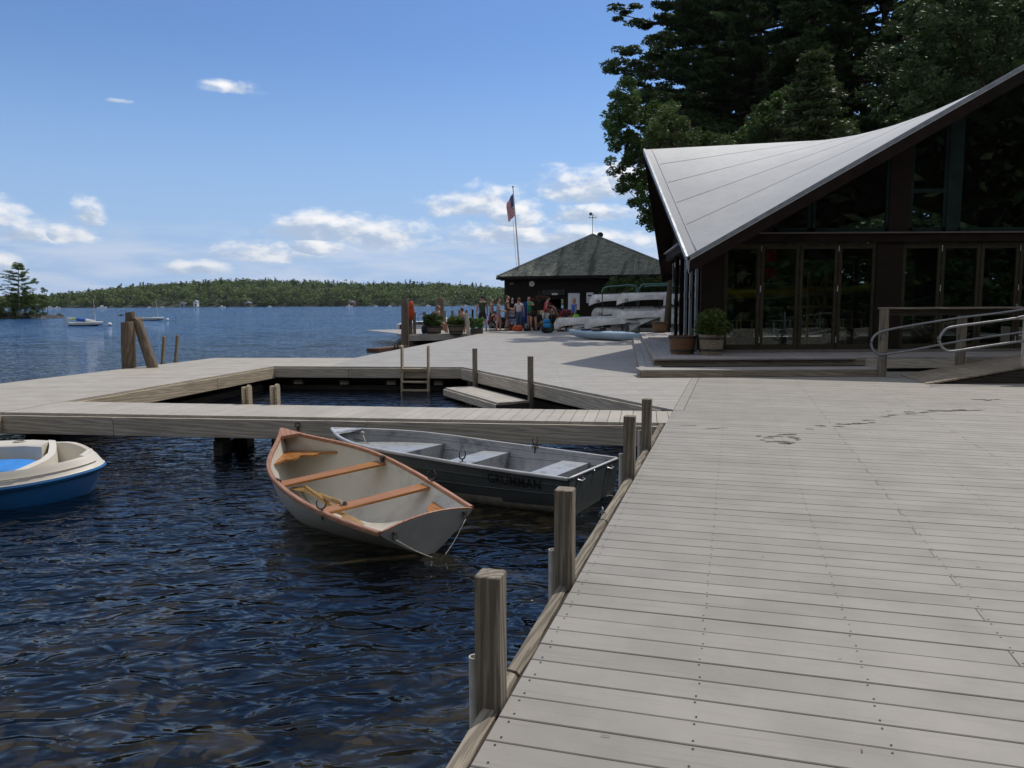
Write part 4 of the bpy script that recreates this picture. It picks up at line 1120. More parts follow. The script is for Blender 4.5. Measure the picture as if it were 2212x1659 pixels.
def roof_mat():
    m, t, b = base_mat('roof_membrane', .55, 0, .4)
    tc = t.n('ShaderNodeTexCoord'); P = tc.outputs['Object']
    n1 = t.noise(P, .8, 5, .6); n2 = t.noise(t.vmath('MULTIPLY', P, (1, 3, 3)), 5, 5, .65)
    c = t.mix(t.ramp(n1, .3, .7), (.52, .525, .53), (.45, .46, .47)); c = t.mix(t.math('MULTIPLY', t.ramp(n2, .52, .8), .35), c, (.30, .30, .29))
    t.put(b.inputs['Base Color'], c)
    bp = t.n('ShaderNodeBump'); bp.inputs['Strength'].default_value = .4; bp.inputs['Distance'].default_value = .03; t.put(bp.inputs['Height'], t.noise(P, 1.5, 4, .6)); t.put(b.inputs['Normal'], bp.outputs[0])
    return m
M_ROOF = roof_mat(); M_SEAM = pm('membrane_seam', (.42, .42, .425), (.45, .45, .45), scale=3, rough=.7)

Fy = at(1700, 757, .34).y
fx = lambda px: atY(px, 650, Fy).x
ST1 = at(1383, 799, .15); ST2 = at(1413, 776, .30)
l1a, l1b = at(1382, 799, .15), at(1367, 728, .15)
l2a, l2b = at(1413, 774.5, .30), at(1386, 725.5, .30)
d1, d2 = (l1b - l1a).normalized(), (l2b - l2a).normalized()
laz2 = math.atan2(d2.y, d2.x)
YB = 29.6
xr = atY(1903, 800, ST1.y).x
terr = empty('terrace', label='raised timber terrace with two broad steps in front of the lodge', cat='terrace')
A = l2a + d2 * .14; Bk = l2a + d2 * ((YB - l2a.y) / d2.y)
deck('terrace_boards', [[(A.x, A.y), (17, A.y), (17, YB), (Bk.x, Bk.y)]], M_DECK_SHADE, laz2 , pitch=.1491, ztop=.30, parent=terr)
board('nosing', (A.x - .03, A.y - .075, 0), (xr - .05, A.y - .075, 0), .036, .14, .30, M_DECK_SHADE, terr)
board('riser', (A.x, A.y - .03, 0), (A.x + 2.4, A.y - .03, 0), .13, .04, .262, M_STEP, terr)
board('riser', (A.x + 2.403, A.y - .03, 0), (xr + .158, A.y - .03, 0), .13, .04, .262, M_STEP, terr)
board('riser', (A.x + .02, A.y + .0, 0), Bk + Vector((.02, 0, 0)), .13, .04, .262, M_STEP, terr)
yA = ST1.y
# lower step: front tread (4 boards along X) and left tread (3 boards along the side)
for k in range(4): board('tread', (ST1.x + .005 + .13 * k * 0 + .0, yA + .075 + k * .149, 0), (xr, yA + .075 + k * .149, 0), .034, .143, .15, M_DECK_SHADE, terr)
for k in range(3):
    n_ = Vector((d1.y, -d1.x, 0)); q = l1a + n_ * (.075 + k * .149) + d1 * (.62)
    board('tread', q, q + d1 * 14.0, .034, .143, .152, M_DECK_FAR, terr)
board('riser', (ST1.x + .02, yA + .03, 0), (ST1.x + 1.6, yA + .03, 0), .112, .04, .115, M_STEP, terr)
board('riser', (ST1.x + 1.603, yA + .03, 0), (xr - .02, yA + .03, 0), .112, .04, .115, M_STEP, terr)
board('riser', l1a + Vector((.03, .05, 0)), l1a + d1 * 14 + Vector((.03, 0, 0)), .112, .04, .115, M_STEP, terr)
board('end_riser', (xr - .02, yA + .05, 0), (xr - .02, A.y, 0), .112, .04, .115, M_STEP, terr)
board('side_skirt', (xr + .16, A.y - .03, 0), (atY(2085, 780, A.y).x, A.y - .03, 0), .19, .04, .262, M_OLD, terr)
board('side_skirt', (atY(2085, 780, A.y).x + .01, A.y - .03, 0), (17, A.y - .03, 0), .19, .04, .262, M_STEP, terr)

lodge = empty('lodge', label='dark brown glass fronted lodge with a swooping pale membrane roof', cat='building')
YR = 16.4
P0 = atY(1485, 556, YR); Q_ = atY(2212, 141, YR)
CXr = 12.6
P2 = P0 + (Q_ - P0) * ((CXr - P0.x) / (Q_.x - P0.x))
Yc = 20.9
P1 = atY(1392, 323, Yc); Cc = Vector((CXr, Yc + .1, 5.9))
P0b = atY(1430, 588, 25.4); P2b = Vector((CXr, 25.4, P2.z - 2.6)); P1r = Vector((2 * CXr - P1.x, Yc, P1.z)); P0r = Vector((2 * CXr - P0.x, YR, P0.z)); P0br = Vector((2 * CXr - P0b.x, 25.4, P0b.z))
def bil(a, b, c, d, u, v): return a * (1 - u) * (1 - v) + b * u * (1 - v) + c * (1 - u) * v + d * u * v
quad = [(P0, P1, P2, Cc), (P0b, P1, P2b, Cc), (P0r, P1r, P2, Cc), (P0br, P1r, P2b, Cc)]
n = 28
for qi, (a, b, c, d) in enumerate(quad):
    mb = MB()
    top = [[bil(a, b, c, d, i / n, j / n) for j in range(n + 1)] for i in range(n + 1)]
    fs = []; vs = []
    for dz, mi in ((0, 0), (-.16, 1)):
        o0 = len(mb.v)
        mb.mat(mi).add([p + Vector((0, 0, dz)) for r_ in top for p in r_], [(i * (n + 1) + j, i * (n + 1) + j + 1, (i + 1) * (n + 1) + j + 1, (i + 1) * (n + 1) + j) for i in range(n) for j in range(n)])
    o = mb.build('roof', [M_ROOF, M_TRIM], lodge, smooth=True, fix=False)
    if qi == 0:
        mb = MB()
        for u in (.22, .42, .62, .82):
            mb.tube([bil(a, b, c, d, u, v) + Vector((0, 0, .004)) for v in np.linspace(.025, 1, 30)], .005, 5, flat=(1, .4))
        mb.tube([bil(a, b, c, d, u, .022) + Vector((0, 0, .006)) for u in np.linspace(0, 1, 12)], .009, 5, flat=(1, .4))
        mb.build('roof_seam', M_SEAM, o, smooth=True)
# edge trims: flashing above, fascia below, along every rim
def rim(a, b, nrm, hf=.26, nm='roof_fascia'):
    nrm = Vector(nrm)
    def strip(name, z0, z1, o0, o1, mat):
        mb = MB(); N = 2; rings = []
        for p in (a, b):
            rings.append([p + Vector((0, 0, z1)) + nrm * o0, p + Vector((0, 0, z1)) + nrm * o1, p + Vector((0, 0, z0)) + nrm * o1, p + Vector((0, 0, z0)) + nrm * o0])
        mb.loft(rings, True, True); return mb.build(name, mat, lodge)
    strip('roof_flashing', -.075, .022, -.02, .03, M_FLASH)
    strip('roof_edge_strip', -.088, -.077, -.01, .026, M_WHITE)
    strip(nm, -.09 - hf, -.089, -.03, .012, M_TRIM)
rim(P0, P2, (0, -1, 0)); rim(P0, P1, (-1, 0, 0), .10); rim(P0b, P1, (-1, 0, 0), .12); rim(P0r, P2, (0, -1, 0)); rim(P0b, P2b, (0, 1, 0)); rim(P0r, P1r, (1, 0, 0))
# ridge prow at the low corner
mb = MB(); mb.add([P0 + Vector((-.03, -.03, .02)), P0 + Vector((.05, -.03, .0)), P0 + Vector((.03, -.03, -.34)), P0 + Vector((-.03, .05, .0)), P0 + Vector((0, .02, -.30))], [(0, 1, 2), (0, 2, 4, 3), (0, 3, 1), (1, 3, 4, 2)])
mb.build('roof_prow', M_FLASH, lodge)

XL = fx(1513); XR = 2 * CXr - XL; XLb = atY(1447, 650, 24.6).x; YBk = 24.6
zb0, zb1 = atY(1700, 524, Fy).z, atY(1700, 503, Fy).z     # beam over the doors
z_sill = .34
def vbox(name, x0, x1, y0, y1, z0, z1, mat, par=lodge, bev=0):
    mb = MB(); mb.box(((x0 + x1) / 2, (y0 + y1) / 2, (z0 + z1) / 2), (abs(x1 - x0), abs(y1 - y0), abs(z1 - z0)), bev=bev); return mb.build(name, mat, par)
vbox('threshold', fx(1560), XR, Fy - .10, Fy + .04, .302, .36, pm('threshold_metal', (.16, .145, .13), rough=.6))
vbox('beam', XL + .10, XR, Fy - .12, Fy + .10, zb0, zb1 - .03, M_TRIM)
vbox('beam_ledge', XL + .30, XR, Fy - .17, Fy + .10, zb1 - .03, zb1, pm('grey_brown_ledge', (.12, .10, .09), rough=.6))
vbox('corner_panel', XL, fx(1562), Fy - .06, Fy + .06, .30, zb0, M_BROWN)
# doors
def door(x0, x1, y=Fy, hinge=None):
    d = empty('door', (0, 0, 0)); d.parent = lodge; s = .075
    z0, z1 = z_sill + .02, zb0 - .02
    mb = MB()
    mb.box((x0 + s / 2 + .008, y, (z0 + z1) / 2), (s, .05, z1 - z0), bev=.004); mb.box((x1 - s / 2 - .008, y, (z0 + z1) / 2), (s, .05, z1 - z0), bev=.004)
    mb.box(((x0 + x1) / 2, y, z0 + .06), (x1 - x0 - 2 * s - .018, .046, .12)); mb.box(((x0 + x1) / 2, y, z1 - .06), (x1 - x0 - 2 * s - .018, .046, .12))
    mb.build('door_frame', M_DOORF, d)
    mb = MB(); mb.box(((x0 + x1) / 2, y, (z0 + z1) / 2), (x1 - x0 - 2 * s - .01, .006, z1 - z0 - .235)); mb.build('glass_pane', M_GLASS, d)
    if hinge is not None:
        for zz in (z0 + .22, (z0 + z1) / 2 + .18, z1 - .12):
            mb = MB(); mb.box((hinge, y - .035, zz), (.022, .02, .14), bev=.004); mb.build('hinge', M_CHROME, d)
    return d
bx = [fx(p) for p in (1562, 1641, 1724, 1807, 1888)]
for i in range(4): door(bx[i], bx[i + 1], hinge=bx[i + 1] if i in (0, 2) else None)
vbox('wall_panel', fx(1888), fx(1944), Fy - .05, Fy + .06, .30, zb0, M_BROWN)
bx2 = [fx(p) for p in (1944, 2028, 2112, 2196, 2280, 2364)]
for i in range(5): door(bx2[i], bx2[i + 1], hinge=bx2[i + 1] if i in (0, 2) else None)
mb = MB(); mb.box((bx2[3] - .08 + .06, Fy - .05, 1.25), (.03, .04, .22), bev=.006); mb.box((bx2[3] + .03, Fy - .07, 1.30), (.11, .02, .02), bev=.004); mb.build('door_handle', M_STEEL, lodge)
vbox('wall_panel', bx2[5], XR, Fy - .05, Fy + .06, .30, zb0, M_BROWN)
# gable above the beam: posts, windows
def roof_z(x):   # underside of the front rim at x
    f = (x - P0.x) / (P2.x - P0.x)
    return P0.z + (P2.z - P0.z) * (f if f <= 1 else 2 - f) - .42
def gable_pane(px0, px1, frame=M_GREENF, split=None):
    x0, x1 = fx(px0), fx(px1); w_ = empty('gable_window'); w_.parent = lodge
    za, zb_ = roof_z(x0), roof_z(x1); z0 = zb1 + .02
    mb = MB(); y = Fy + .02
    for sg in (0,):
        mb.add([(x0, y, z0), (x1, y, z0), (x1, y, zb_), (x0, y, max(za, z0 + .01)), (x0, y + .006, z0), (x1, y + .006, z0), (x1, y + .006, zb_), (x0, y + .006, max(za, z0 + .01))], [(0, 1, 2, 3), (7, 6, 5, 4)])
    mb.build('glass_pane', M_GLASS, w_)
    mb = MB(); mb.box(((x0 + x1) / 2, y, z0 + .04), (x1 - x0, .06, .08)); mb.box((x0 + .035, y, (z0 + max(za, z0 + .1)) / 2), (.07, .06, max(za - z0, .1))); mb.box((x1 - .035, y, (z0 + zb_) / 2), (.07, .06, zb_ - z0))
    if split: mb.box(((x0 + x1) / 2, y - .001, split), (x1 - x0 - .14, .06, .09))
    mb.build('window_frame', frame, w_)
for p0_, p1_, sp in ((1668, 1745, None), (1749, 1911, None), (1955, 2033, atY(2000, 412, Fy).z), (2058, 2330, None), (2334, 2600, None)): gable_pane(p0_, p1_, split=sp)
for p0_, p1_ in ((1911, 1955), (2033, 2058)):
    x0, x1 = fx(p0_), fx(p1_); vbox('gable_post', x0, x1, Fy - .03, Fy + .08, zb1, roof_z(x1) - .02, M_BROWN if p0_ == 1911 else M_GREENF)

# left side wall: posts, folded door panels, beam with pale ledge, dark gable
def side_x(y): return XL + (XLb - XL) * (y - Fy) / (YBk - Fy)
zs0, zs1 = zb0 + .0, zb0 + .22
saz = math.atan2(YBk - Fy, XLb - XL)
def side_board(nm, y0, y1, z0, z1, t, mat, off=0.0):
    a = Vector((side_x(y0) - off, y0, 0)); b = Vector((side_x(y1) - off, y1, 0)); return board(nm, a, b, z1 - z0, t, z1, mat, lodge)
side_board('side_beam', Fy + .25, YBk + .2, zs0 - .02, zs1 - .03, .14, M_TRIM, .10)
side_board('side_ledge', Fy + .35, YBk + .25, zs1 - .03, zs1, .24, M_FLASH, .12)
side_board('side_glass', Fy + .06, YBk, .34, zs0, .01, M_GLASS, -.06)
for i, (ya, yb_) in enumerate(((Fy + .15, Fy + .42), (Fy + 1.25, Fy + 1.5), (Fy + 2.3, Fy + 2.6), (Fy + 3.5, Fy + 3.8), (Fy + 4.8, Fy + 5.2))):
    side_board('side_panel', ya, yb_, .34, zs0 - .02, .04, M_BROWN, .02)
    p = Vector((side_x(ya) - .07, ya, 0)); vbox('side_mullion', p.x - .03, p.x + .03, ya - .03, ya + .03, .30, zs0 - .02, M_FLASH if i < 3 else M_TRIM)
    for zz in (.6, 1.6, zs0 - .25):
        mb = MB(); mb.box((p.x - .04, ya - .05, zz), (.02, .03, .13), bev=.003); mb.build('side_hinge', M_CHROME, lodge)
# left gable (vertical, dark) with a small green window
mb = MB(); g = [Vector((side_x(Fy) + .02, Fy, zs1)), Vector((side_x(Yc), Yc, P1.z - .25)), Vector((side_x(YBk), YBk, zs1))]
g = [g[0], g[1], g[2]]; mb.add([p for p in g] + [p + Vector((.06, 0, 0)) for p in g], [(0, 1, 2), (5, 4, 3), (0, 3, 4, 1), (1, 4, 5, 2), (2, 5, 3, 0)]); mb.build('side_gable', M_BROWN, lodge)
mb = MB(); a = Vector((side_x(Fy + .9) - .03, Fy + .9, 0)); b = Vector((side_x(Fy + 1.7) - .03, Fy + 1.7, 0))
for p in (a, b): mb.box((p.x, p.y, zs1 + .12), (.05, .06, .24))
mb.build('side_window_frame', M_GREENF, lodge)
# interior shell
vbox('interior_floor', XL + .1, XR - .1, Fy + .08, YBk - .1, .30, .335, pm('interior_floor', (.26, .20, .14), rough=.35))
vbox('back_glass', XLb + .15, XR - .1, YBk - .06, YBk - .05, .36, 2.75, M_GLASS); vbox('back_beam', XLb + .05, XR, YBk - .1, YBk, 2.75, 3.1, M_INSIDE)
for k_ in range(9): vbox('back_post', XLb + .1 + k_ * 1.9, XLb + (.75 if k_ % 3 == 1 else .22) + k_ * 1.9, YBk - .1, YBk, .30, 2.75, M_INSIDE); vbox('right_wall', XR - .1, XR, Fy + .06, YBk, .30, 3.5, M_INSIDE)

# director chairs inside (each its own thing)
M_CANVG, M_CANVB = pm('green_canvas', (.02, .07, .055), rough=.85), pm('dark_canvas', (.03, .04, .045), rough=.85)
M_CHW = pm('white_chair_frame', (.55, .60, .58), rough=.4); M_CHO = wood_mat('oak_chair_frame', (.50, .32, .14), (.40, .24, .10), (.2, .12, .05), rough=.4, knots=False)
def director_chair(x, y, rz, frame, canv, label):
    r_ = empty('director_chair', (x, y, .336), rz, label, 'chair', 'director chairs inside the lodge')
    w_ = .27; mb = MB()
    for sy in (-.18, .18):
        mb.tube([(-w_, sy, .02), (w_, sy, .46)], .016, 6); mb.tube([(w_, sy, .02), (-w_, sy, .46)], .016, 6)
    mb.build('cross_legs', frame, r_)
    for sx_ in (-w_, w_):
        mb = MB(); mb.box((sx_, 0, .02), (.035, .48, .03)); mb.box((sx_, 0, .46), (.035, .44, .03)); mb.box((sx_, -.12, .56), (.03, .03, .2)); mb.box((sx_, 0, .67), (.05, .46, .02)); mb.box((sx_, .19, .66), (.03, .03, .42)); mb.build('side_frame', frame, r_)
    mb = MB(); mb.loft([[(-w_ + .02, y_, .455), (0, y_, .42), (w_ - .02, y_, .455), (w_ - .02, y_, .45), (0, y_, .412), (-w_ + .02, y_, .45)] for y_ in (-.2, .2)], True, True); mb.build('seat', canv, r_)
    mb = MB(); mb.box((0, .20, .78), (2 * w_, .012, .17)); mb.build('backrest', canv, r_)
    return r_
for px_, dy, rz_, fr_, cv_, lb in ((1600, .8, R(35), M_CHO, M_CANVG, 'green canvas director chair with oak legs behind the first glass door'),
                                   (1700, .7, R(-150), M_CHW, M_CANVB, 'white framed director chair with dark canvas behind the second glass door'),
                                   (1835, 1.0, R(20), M_CHO, M_CANVB, 'oak director chair with dark canvas behind the fourth glass door'),
                                   (1795, 2.4, R(170), M_CHW, M_CANVG, 'white framed director chair farther inside the lodge'),
                                   (2010, .9, R(10), M_CHO, M_CANVG, 'oak legged director chair low behind the ramp railing'),
                                   (2085, 1.1, R(-20), M_CHO, M_CANVB, 'oak legged director chair beside the second railing post')):
    dy = dy * .55 + .1
    director_chair(fx(px_) * (1 + dy / Fy), Fy + dy, rz_, fr_, cv_, lb)
# yellow kayaks on a rack inside and a tall wooden trestle
M_YEL = pm('yellow_plastic', (.62, .47, .03), (.5, .36, .02), rough=.35)
def kayak_mesh(L, w_, h_, deckh=.5):
    mb = MB(); rings = []
    for i in range(25):
        t = -1 + 2 * i / 24; k = max(1 - abs(t) ** 2.1, .004); b = w_ / 2 * k ** .75; zc = .10 * abs(t) ** 2.6; hh = h_ * (k ** .35)
        rings.append([(t * L / 2, b * math.cos(a), zc + (h_ * .5) + (hh * .5 if a_s < 0 else hh * .5 * deckh) * a_s) for a, a_s in [(2 * math.pi * j / 16, math.sin(2 * math.pi * j / 16)) for j in range(16)]])
    mb.loft(rings, True, True); return mb
for i, (px_, py_, lb) in enumerate(((1612, 632, 'yellow kayak on a rack inside, seen through the first glass door'), (1740, 626, 'lime yellow kayak deeper inside, seen through the second and third doors'))):
    r_ = empty('stored_kayak', (0, 0, 0), 0, lb, 'kayak', 'yellow kayaks stored inside the lodge')
    p = atY(px_, py_, Fy + 3.2 + i * .9); mb = kayak_mesh(3.2, .62, .34); o = mb.build('hull', M_YEL if i == 0 else pm('lime_plastic', (.45, .50, .08), rough=.35), r_, smooth=True)
    mb = MB(); ringp_ = [(.05 + .42 * math.cos(a), .21 * math.sin(a), .27 + .01) for a in np.linspace(0, 2 * math.pi, 20)]; mb.tube(ringp_, .02, 6); mb.build('cockpit_rim', M_BLACK, r_, smooth=True)
    r_.matrix_world = Matrix.Translation(p + Vector((.3, 0, -.15))) @ Matrix.Rotation(R(-12), 4, 'Z')
tr_ = empty('trestle', (0, 0, 0), 0, 'tall orange brown wooden trestle with crossed braces inside the lodge', 'trestle')
p = atY(1756, 748, Fy + 1.5)
for dx_ in (0, .42):
    board_ = MB(); board_.box((p.x + dx_, Fy + 1.9, 1.25), (.06, .06, 1.85)); board_.build('upright', M_CHO, tr_)
mb = MB(); mb.tube([(p.x, Fy + 1.9, 1.1), (p.x + .42, Fy + 1.9, 2.1)], .02, 6); mb.tube([(p.x + .42, Fy + 1.95, 1.1), (p.x, Fy + 1.95, 2.1)], .02, 6); mb.tube([(p.x - .3, Fy + 1.95, .36), (p.x + .3, Fy + 1.95, 1.2)], .02, 6); mb.build('brace', M_CHO, tr_)
mb = MB(); mb.box((p.x + .1, Fy + 1.9, 1.30), (1.2, .10, .08)); mb.build('crossbar', M_CHO, tr_)
p = atY(1660, 552, Fy + 2); M_RED = pm('red_cloth', (.45, .03, .05), rough=.8)
for k, (px_, py_, s_) in enumerate(((1662, 553, .30), (1662, 590, .26))):
    p = atY(px_, py_, Fy + 2); mb = MB(); n_ = 6; mb.loft([[(p.x - s_ / 2 + s_ * j / n_, p.y + .02 * math.sin(j * 2), p.z + s_ / 2 - s_ * i / 4) for j in range(n_ + 1)] for i in range(5)], False); tag(mb.build('red_pennant', M_RED, fix=False), ['upper', 'lower'][k] + ' red pennant hanging inside behind the second glass door', 'pennant')
mb = MB(); p = atY(1885, 700, Fy + .6); p2_ = atY(2006, 771, Fy + .5)

# ---------------- ramp, railing and pipe handrails
rmp = empty('access_ramp', label='timber access ramp climbing to the right of the steps', cat='ramp')
ra, rb = at(1945.6, 811), at(2002, 830); L_r = 5.0; slope = .17
rn = Vector((1, 0, 0))
M_r = Matrix.Translation((0, 0, 0))
mb = MB()
top0 = [Vector((ra.x, ra.y, .012)), Vector((rb.x, rb.y, .012))]
N = 34
for i in range(N):
    x0 = i * .149; x1 = x0 + .143
    pts = []
    for x in (x0, x1):
        for base in top0: pts.append(base + Vector((x, 0, x * slope)))
    a, b, c, d = pts[0], pts[1], pts[3], pts[2]
    mb.add([a, b, c, d] + [p - Vector((0, 0, .03)) for p in (a, b, c, d)], [(0, 1, 2, 3), (7, 6, 5, 4), (0, 4, 5, 1), (1, 5, 6, 2), (2, 6, 7, 3), (3, 7, 4, 0)])
mb.build('ramp_boards', M_STEP, rmp)
mb = MB()
for base in top0:
    e = base + Vector((L_r, 0, L_r * slope))
    mb.add([base + Vector((.12, .03, -.032)), e + Vector((0, .03, -.034)), Vector((e.x, e.y + .03, .004)), Vector((base.x + .12, base.y + .03, .004))] + [base + Vector((.12, .07, -.032)), e + Vector((0, .07, -.034)), Vector((e.x, e.y + .07, .004)), Vector((base.x + .12, base.y + .07, .004))], [(0, 1, 2, 3), (7, 6, 5, 4), (0, 4, 5, 1), (1, 5, 6, 2), (2, 6, 7, 3), (3, 7, 4, 0)])
mb.build('ramp_side', M_OLD_DARK, rmp)
rl = empty('ramp_railing', label='grey timber railing beside the ramp with flat top rail', cat='railing')
y1_ = at(1907, 813.5).y
def rpost(pxc, zt, zb, Y, w_=.13): p = atY(pxc, 740, Y); o = post4((p.x, p.y), w_, zt, zb, 0, M_POST, name='post'); o.parent = rl; return p
zr = atY(1900, 664, y1_).z
pA = rpost(1907.5, zr - .04, .0, y1_); pB = rpost(2076, zr - .04, .03, y1_ + .25); rpost(2300, zr - .04, .1, y1_ + .4)
board('top_rail', (pA.x - .09, y1_, 0), (pA.x + 5, y1_ + .25, 0), .036, .15, zr, M_POST, rl)
board('under_rail', (pA.x + .08, y1_ + .06, 0), (pA.x + 5, y1_ + .31, 0), .12, .04, zr - .04, M_OLD_DARK, rl)
hr = empty('pipe_handrail', label='long galvanised pipe handrail fixed to the grey railing posts', cat='handrail', group='galvanised pipe handrails along the ramp')
def pipe(root, px_pts, Y, r=.021):
    P = [atY(x, y, Y + dy) for x, y, dy in px_pts]; S = []
    for i in range(len(P) - 1):
        for k in range(6):
            f = k / 6; a0 = P[max(i - 1, 0)]; a1 = P[i]; a2 = P[i + 1]; a3 = P[min(i + 2, len(P) - 1)]
            S.append(.5 * ((2 * a1) + (a2 - a0) * f + (2 * a0 - 5 * a1 + 4 * a2 - a3) * f * f + (3 * a1 - a0 - 3 * a2 + a3) * f ** 3))
    S.append(P[-1]); mb = MB(); mb.tube(S, r, 10); return mb.build('pipe', M_STEEL, root, smooth=True)
Yh = y1_ - .11
pipe(hr, [(2400, 628, 0), (2212, 668, 0), (2070, 687, 0), (1960, 704.5, 0), (1912, 714, 0), (1893, 722, 0), (1883, 736, 0), (1884, 752, 0), (1893, 763, 0), (1906, 766, 0), (1960, 758, 0), (2080, 736, 0), (2212, 717, 0), (2400, 688, 0)], Yh)
for px_, py_, in ((1909, 727), (1906, 774)):
    p = atY(px_, py_, y1_ - .08); mb = MB(); mb.box((p.x, p.y, p.z), (.06, .02, .07)); mb.cyl((p.x, p.y, p.z), (p.x, p.y - .03, p.z), .015, n=8); mb.build('bracket', M_STEEL, hr)
hr2 = empty('pipe_handrail', label='shorter galvanised pipe handrail on the near side of the ramp', cat='handrail', group='galvanised pipe handrails along the ramp')
Yn = rb.y + .12
pipe(hr2, [(2400, 650, 0), (2212, 683.5, 0), (2195, 687.5, 0), (2110, 699, 0), (2056, 706.5, 0), (2040, 714, 0), (2030, 730, 0), (2032, 745, 0), (2041, 755, 0), (2056, 759, 0), (2110, 751, 0), (2207, 737, 0), (2400, 712, 0)], Yn)
p = atY(2213, 740, Yn + .05); zt = atY(2205, 690, Yn).z
o = post4((p.x + .03, p.y), .10, zt, 0, 0, M_OLD, name='post'); o.parent = hr2
board('cap_rail', (atY(2190, 690, Yn).x, Yn + .05, 0), (p.x + 2, Yn + .05, 0), .035, .12, zt + .035, M_OLD, hr2)

# ================================================================== HUT with shingled hip roof
hut = empty('boat_hut', label='dark hut with weathered grey green shingled hip roof at the far end of the deck', cat='hut')
HL, HR = atY(1072, 601, 46.0), atY(1492, 587, 42.9); HR.z = HL.z = (HL.z + HR.z) / 2
hd = (HR - HL); hd.z = 0; hW = hd.length; hd.normalize(); hn = Vector((-hd.y, hd.x, 0))
hD = 8.5; apex = atY(1280, 506, ((HL + HR) / 2 + hn * hD / 2).y)
HLb, HRb = HL + hn * hD, HR + hn * hD
def shingle():
    m, t, b = base_mat('shingles', .9, 0, .2)
    tc = t.n('ShaderNodeTexCoord'); P = tc.outputs['Object']
    br = t.n('ShaderNodeTexBrick'); t.put(br.inputs['Vector'], P); br.offset = .5
    for k, v in (('Scale', 1.0), ('Mortar Size', .02), ('Brick Width', .32), ('Row Height', .16), ('Mortar Smooth', .3), ('Bias', 0.0)): br.inputs[k].default_value = v
    br.inputs['Color1'].default_value = (.22, .235, .19, 1); br.inputs['Color2'].default_value = (.12, .135, .115, 1); br.inputs['Mortar'].default_value = (.04, .045, .04, 1)
    n1 = t.noise(P, 3.5, 5, .65); st = t.noise(t.vmath('MULTIPLY', P, (1.5, .22, 1)), 1.0, 4, .6, .3)
    c = t.mix(t.math('MULTIPLY', t.ramp(n1, .4, .7), .5), br.outputs['Color'], (.28, .28, .24)); c = t.mix(t.math('MULTIPLY', t.ramp(st, .5, .66), .75), c, (.035, .038, .034))
    t.put(b.inputs['Base Color'], c); return m
M_SHING = shingle()
def roof_face(a, b, top, nm):
    u = (b - a).normalized(); mid = (a + b) / 2; v = (top - a) - u * (top - a).dot(u); n_ = u.cross(v).normalized(); v = n_.cross(u)
    M = Matrix.Translation(a) @ Matrix((u, v, n_)).transposed().to_4x4(); Mi = M.inverted()
    mb = MB(); A, B, T = [Mi @ p for p in (a, b, top)]
    mb.add([A, B, T, A - Vector((0, 0, .05)), B - Vector((0, 0, .05)), T - Vector((0, 0, .05))], [(0, 1, 2), (5, 4, 3), (0, 3, 4, 1), (1, 4, 5, 2), (2, 5, 3, 0)])
    o = mb.build(nm, M_SHING, hut); o.matrix_world = M; return o
for a, b in ((HL, HR), (HR, HRb), (HRb, HLb), (HLb, HL)): roof_face(a, b, apex, 'roof')
M_DKW = wood_mat('near_black_siding', (.016, .013, .011), (.011, .009, .008), (.006, .005, .005), rough=.8, knots=False)
for a, b in ((HL, HR), (HR, HRb), (HRb, HLb), (HLb, HL)):
    board('eave_fascia', a + (b - a).normalized() * .02, b - (b - a).normalized() * .02, .13, .05, a.z - .055, M_DKW, hut)
mb = MB()
for q_ in np.linspace(.25, hW * .9, 60):
    p = HL + hd * q_ + hn * .3; mb.box((p.x, p.y, HL.z - .22), (.05, .4, .06), rz=math.atan2(hd.y, hd.x))
mb.build('rafter_tails', M_DKW, hut)
mb = MB()
for c_ in (HL, HR, HRb, HLb): mb.tube([c_ + Vector((0, 0, .03)), apex + Vector((0, 0, .03))], .06, 6, flat=(1, .4))
mb.build('hip_cap', M_FLASH, hut)
wl, wr = .38, hW - .38; hw0 = HL + hn * .45
haz = math.atan2(hd.y, hd.x)
def hut_uv(x, y):
    d = ray(x, y); o = Vector((0, 0, EYE)); t = (hw0 - o).dot(hn) / d.dot(hn); p = o + d * t; return (p - hw0).dot(hd), p.z
def hbox(nm, u0, u1, z0, z1, mat, off=0.0, th=.12, par=hut, base=None):
    base = base or hw0; p = base + hd * ((u0 + u1) / 2) + hn * (th / 2 - off)
    mb = MB(); mb.box((0, 0, 0), (u1 - u0, th, z1 - z0)); o = mb.build(nm, mat, par); o.location = (p.x, p.y, (z0 + z1) / 2); o.rotation_euler = (0, 0, haz); return o
u_l = hut_uv(1090, 650)[0]; wu0, wz1 = hut_uv(1184, 646.5); wu1, wz0 = hut_uv(1217, 665.5)
zt = HL.z - .16
for bse, sh in ((hw0, 0.0), (hw0 + hn * (hD - .9), .2)):
    s_ = sh; e_ = .9 if sh else 0
    hbox('wall', u_l, wu0 + s_ * 0 - e_, 0, zt, M_DKW, base=bse); hbox('wall', wu1 + e_ * 3, wr, 0, zt, M_DKW, base=bse)
    hbox('wall', wu0 - e_ + .001, wu1 + e_ * 3 - .001, wz1 + e_ * .5, zt, M_DKW, base=bse); hbox('wall', wu0 - e_ + .001, wu1 + e_ * 3 - .001, 0, wz0 - e_ * .5, M_DKW, base=bse)
for uu in (u_l, wr):
    a = hw0 + hd * uu + hn * .13; board('side_wall', a, a + hn * (hD - 1.2), zt, .1, zt, M_DKW, hut)
fr_ = .05
hbox('window_frame', wu0 - fr_, wu1 + fr_, wz1, wz1 + fr_, M_TRIM, .04, .16); hbox('window_frame', wu0 - fr_, wu1 + fr_, wz0 - fr_, wz0, M_TRIM, .04, .16)
hbox('window_canopy', wu0 - .35, wu1 + .1, wz1 + .25, wz1 + .55, M_BLACK, .12, .12)
